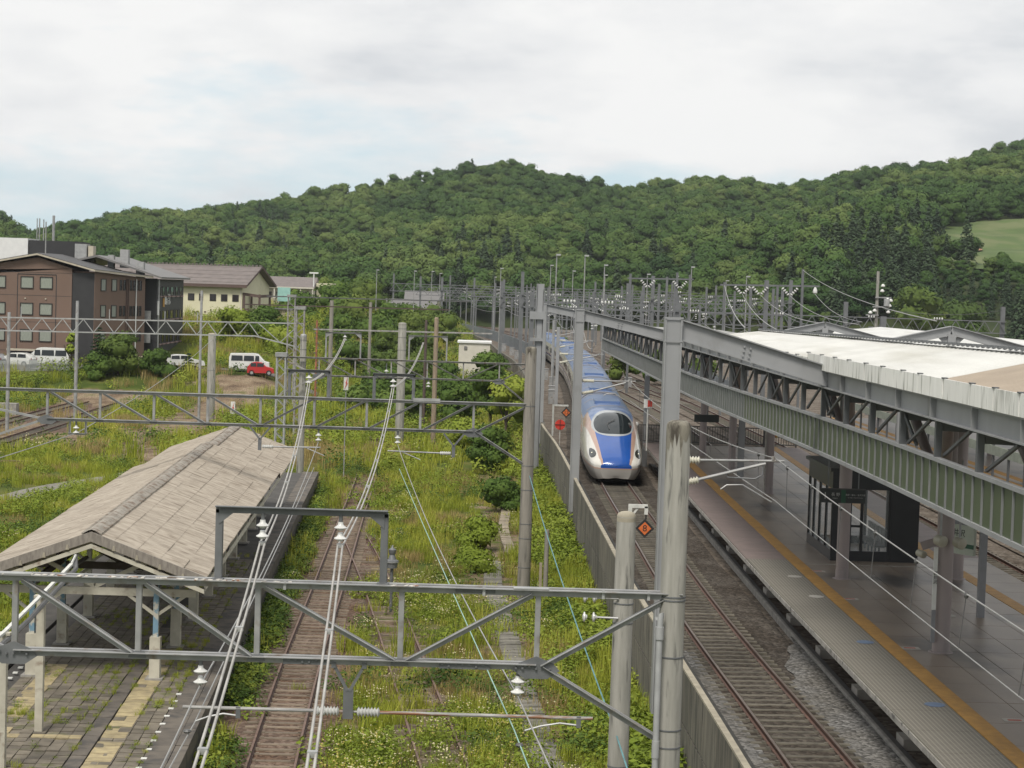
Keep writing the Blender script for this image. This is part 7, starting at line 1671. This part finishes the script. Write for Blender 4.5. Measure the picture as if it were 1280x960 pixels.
# high voltage portal with slack strain insulators
hp = thing('line_portal', 'high voltage portal with V shaped white insulator strings above the roof', 'portal', (25, 170, 2))
for x, z in ((21.4, 14.2), (25.2, 14.5), (26.2, 14.0), (28.45, 15.6)): MB().box((x, 170, (z+2)/2), (.38 if x == 25.2 else .2, .3, z-2)).build('mast', 'yard_steel', hp)
MB().beam((21.0, 170, 13.95), (30.0, 170, 14.1), .16, .16).build('cross_beam', 'yard_steel', hp)
i_ = MB()
for x in (23.0, 24.6, 27.3): vstring(i_, (x-.75, 169.8, 13.9), (x-.1, 169.8, 13.2), .15, 4); vstring(i_, (x+.75, 169.8, 13.9), (x+.1, 169.8, 13.2), .15, 4)
i_.build('insulator', 'porcelain', hp, True); MB().lathe((29.6, 169.9, 13.4), [(.1, 0), (.2, .1), (.2, .3), (.08, .6)], 8).build('insulator', 'porcelain', hp)
hp2 = thing('line_portal', 'second high voltage portal with insulator strings left of the first', 'portal', (19, 205, 2))
for x, z in ((15.5, 15.1), (19.5, 14.9), (20.6, 15.4), (22.0, 15.2)): MB().box((x, 205, (z+2)/2), (.24, .3, z-2)).build('mast', 'yard_steel', hp2)
MB().beam((15.2, 205, 14.6), (22.4, 205, 14.7), .16, .16).build('cross_beam', 'yard_steel', hp2)
i_ = MB()
for x in (17.4, 20.9): vstring(i_, (x-.8, 204.8, 14.5), (x-.1, 204.8, 13.7), .17, 4); vstring(i_, (x+.8, 204.8, 14.5), (x+.1, 204.8, 13.7), .17, 4)
i_.build('insulator', 'porcelain', hp2, True)
for k, (a, b, r, lab) in enumerate((((28.45, 170, 15.5), (17.5, 73, 12.1), .022, 'cable slanting from the top of the right portal mast down behind the roof'), ((24.6, 169.8, 13.2), (17.2, 96, 11.6), .022, 'cable slanting from the middle V insulators down behind the roof'), ((23.0, 169.8, 13.2), (13.0, 82, 11.3), .022, 'cable slanting from the left V insulators down to the ridge'), ((27.3, 169.8, 13.2), (19.2, 97, 11.6), .022, 'cable slanting from the right V insulators down to the gable frame'), ((21.4, 170, 13.9), (11.0, 80, 11.5), .024, 'cable slanting from the left portal mast down to the white roof'), ((29.6, 169.9, 13.4), (22.0, 110, 11.6), .02, 'cable slanting from the hanging insulator down to the right gable frame'), ((17.4, 204.8, 13.7), (23.0, 169.8, 13.2), .024, 'slack cable between the two portals, left'), ((20.9, 204.8, 13.7), (24.6, 169.8, 13.2), .024, 'slack cable between the two portals, right'), ((38, 180, 12.2), (54.9, 200, 12.4), .022, 'long nearly level wire from the utility pole to the right hand mast'))):
    wire('power_cable', lab, sag(a, b, .5, 10), r, 'wire_pale' if k < 6 else 'wire_dark')
up = thing('utility_pole', 'concrete utility pole crowded with transformers and crossarms', 'pole', (37.4, 180, 2))
MB().tube((37.35, 180, 2), (37.35, 180, 15.8), .19, 8, .14).build('shaft', 'concrete_pole', up, True); MB().box((38.0, 180, 6.7), (.55, .5, 9.6)).box((36.9, 180.2, 6.0), (.4, .4, 9)).build('mast', 'yard_steel', up)
MB().box((37.9, 179.8, 13.3), (1.5, .2, .12)).box((37.7, 179.8, 12.4), (1.6, .2, .12)).box((36.9, 179.8, 11.6), (1.2, .2, .12)).build('crossarm', 'galv', up)
i_ = MB()
for x, z in ((37.8, 14.3), (37.75, 13.8), (38.3, 13.0), (38.6, 12.9), (38.5, 12.4), (37.1, 11.9), (36.7, 11.7), (38.4, 11.8)): i_.lathe((x, 179.7, z), [(.08, 0), (.2, .06), (.2, .16), (.08, .3)], 8)
i_.build('insulator', 'porcelain', up, True); MB().lathe((38.2, 179.6, 12.5), [(.28, 0), (.28, .7)], 10).build('transformer', 'galv_light', up, True)
# single masts and floodlight poles all over the throat of the yard
gm = 'slim steel masts crowding the far yard'
mk = thing('yard_mast', 'slim grey mast with brackets in the crowded far yard', 'mast', (0, 0, 0), gm)
MB().box((0, 0, 5.5), (.30, .30, 11)).build('column', 'yard_steel', mk); MB().beam((0, 0, 9.6), (2.2, 0, 9.7), .08, .08).beam((0, 0, 8.6), (2.0, 0, 9.6), .06, .06).build('bracket', 'yard_steel', mk)
i_ = MB(); vstring(i_, (.2, -.05, 9.62), (1.0, -.05, 9.66), .15, 3); vstring(i_, (.2, -.05, 8.8), (.9, -.05, 9.15), .15, 3); i_.build('insulator', 'porcelain', mk, True)
fk = thing('floodlight_pole', 'thin floodlight pole with a pale lamp head in the far yard', 'lamp', (0, 0, 0), 'floodlight poles in the far yard')
MB().tube((0, 0, 0), (0, 0, 14), .10, 6, .07).build('shaft', 'galv', fk); MB().box((.18, -.1, 14.0), (.5, .3, .16)).build('lamp_head', 'galv_light', fk)
spots = []
rgm = np.random.default_rng(9)
for y in np.arange(232, 600, 23): 
    for off in (-3.2, 3.4, 9.5, 16, 23): 
        if rgm.random() < .8: spots.append((t1x(y)+off*(1+.1*rgm.random()), y+rgm.uniform(-7, 7)))
for i, (x, y) in enumerate(spots):
    o = mk if i == 0 else dup(mk, (0, 0, 0), 0, 1)
    o.location = (x, y, 1.9); o.scale = (rgm.choice([-1, 1])*1., 1, .85+.35*rgm.random()); o.scale = tuple(abs(v) for v in o.scale); o.rotation_euler = (0, 0, math.pi*rgm.integers(2))
fs = [(-19.5, 330), (-13.5, 345), (-10.5, 352), (-9.2, 360), (2, 300), (9.6, 290), (13.5, 300), (18, 290), (22, 260), (27, 250), (30, 300), (33, 240), (7.4, 205), (11, 215), (14.8, 240), (38, 300), (1.5, 420)]
for i, (x, y) in enumerate(fs):
    o = fk if i == 0 else dup(fk, (0, 0, 0)); o.location = (x, y, 1.5); o.scale = (1, 1, 1.0+.12*rgm.random())
# wires along the yard
gw = 'long wires over the express yard'
for i, (off, z) in enumerate(((-2.9, 10.6), (-.2, 8.6), (3.5, 10.2), (8.8, 8.6), (13, 10.8), (17, 9.4), (21, 11.2))):
    pts = []
    ys_ = [150, 200, 245, 290, 350, 420, 500]
    for a, b in zip(ys_, ys_[1:]): pts += sag((t1x(a)+off, a, z), (t1x(b)+off, b, z), .8, 6)[(1 if pts else 0):]
    wire('overhead_wire', ('overhead wire along the left side of the express train', 'overhead wire straight above the train roof', 'overhead wire just right of the train roof', 'overhead wire above the second yard track', 'overhead wire above the middle of the yard', 'overhead wire above the far side tracks', 'outermost right overhead wire of the yard')[i], pts, .03, 'wire_pale' if i % 2 else 'galv_dark', gw, 4)
# low grey equipment boxes between the far tracks
gb = thing('equipment_box', 'small grey equipment cabinet between the far tracks', 'cabinet', (0, 0, 0), 'equipment cabinets in the far yard')
MB().bx(-.4, .4, -.4, .4, 0, 1.3).build('body', 'galv', gb); MB().bx(-.45, .45, -.45, .45, 1.3, 1.37).build('lid', 'galv', gb)
for i, (x, y) in enumerate([(6.9, 190), (7.6, 210), (7.4, 232), (7.2, 262), (6.4, 285), (5.0, 300), (16.4, 215), (15, 235), (6.6, 182), (4.4, 318), (3.2, 338)]):
    o = gb if i == 0 else dup(gb, (0, 0, 0)); o.location = (x, y, 2.0)
# bushes showing between the frames, beyond the train
for i, (x, y, h, r, lab) in enumerate(((17.5, 232, 4.5, 2.6, 'green bush beyond the train under the middle frame beam'), (21.5, 225, 4.5, 2.8, 'green bush right of the other bush, under the middle frame beam'), (24.5, 215, 4.2, 2.6, 'green bush just left of the green screen end'), (12.5, 300, 4, 2.4, 'small bush between the far masts'))):
    plant('shrub', lab, 'shrub', x, y, h, r, n=1300, leaf=.45, m=('leaf_mid', 'leaf_deep')[i % 2], z=2, seed=300+i)
# grey picket screen fence right of the train tracks
sf = thing('screen_fence', 'dark grey lattice fence curving beside the far tracks under the canopy end', 'fence', (20, 180, 2))
for y in np.arange(168, 236, 2.4):
    xa, xb = t2x(y)-2.9+.0*y, t2x(y+2.4)-2.9; xa += 6.2; xb += 6.2
    MB().beam((xa, y, 3.6), (xb, y+2.36, 3.6), .06, 2.6).build('fence_panel', 'barrier_blue', sf); MB().box((xa, y, 3.6), (.14, .14, 3.2)).build('fence_post', 'yard_steel', sf)
# ------------------------------------------------------------------ the thin summer haze over the whole valley
hz = MB().bx(-1450, 1450, -220, 1790, -5, 160).build('haze', 'flower_white'); hz['kind'] = 'stuff'
tag(hz, 'thin pale summer haze over the whole valley', 'haze', kind='stuff')
m = bpy.data.materials.new('haze'); m.use_nodes = True; n = m.node_tree.nodes; n.clear()
vo = n.new('ShaderNodeVolumePrincipled'); vo.inputs['Color'].default_value = (.90, .95, 1.0, 1); vo.inputs['Density'].default_value = .00008; vo.inputs['Anisotropy'].default_value = .2
ou = n.new('ShaderNodeOutputMaterial'); m.node_tree.links.new(vo.outputs[0], ou.inputs['Volume']); hz.data.materials.clear(); hz.data.materials.append(m)
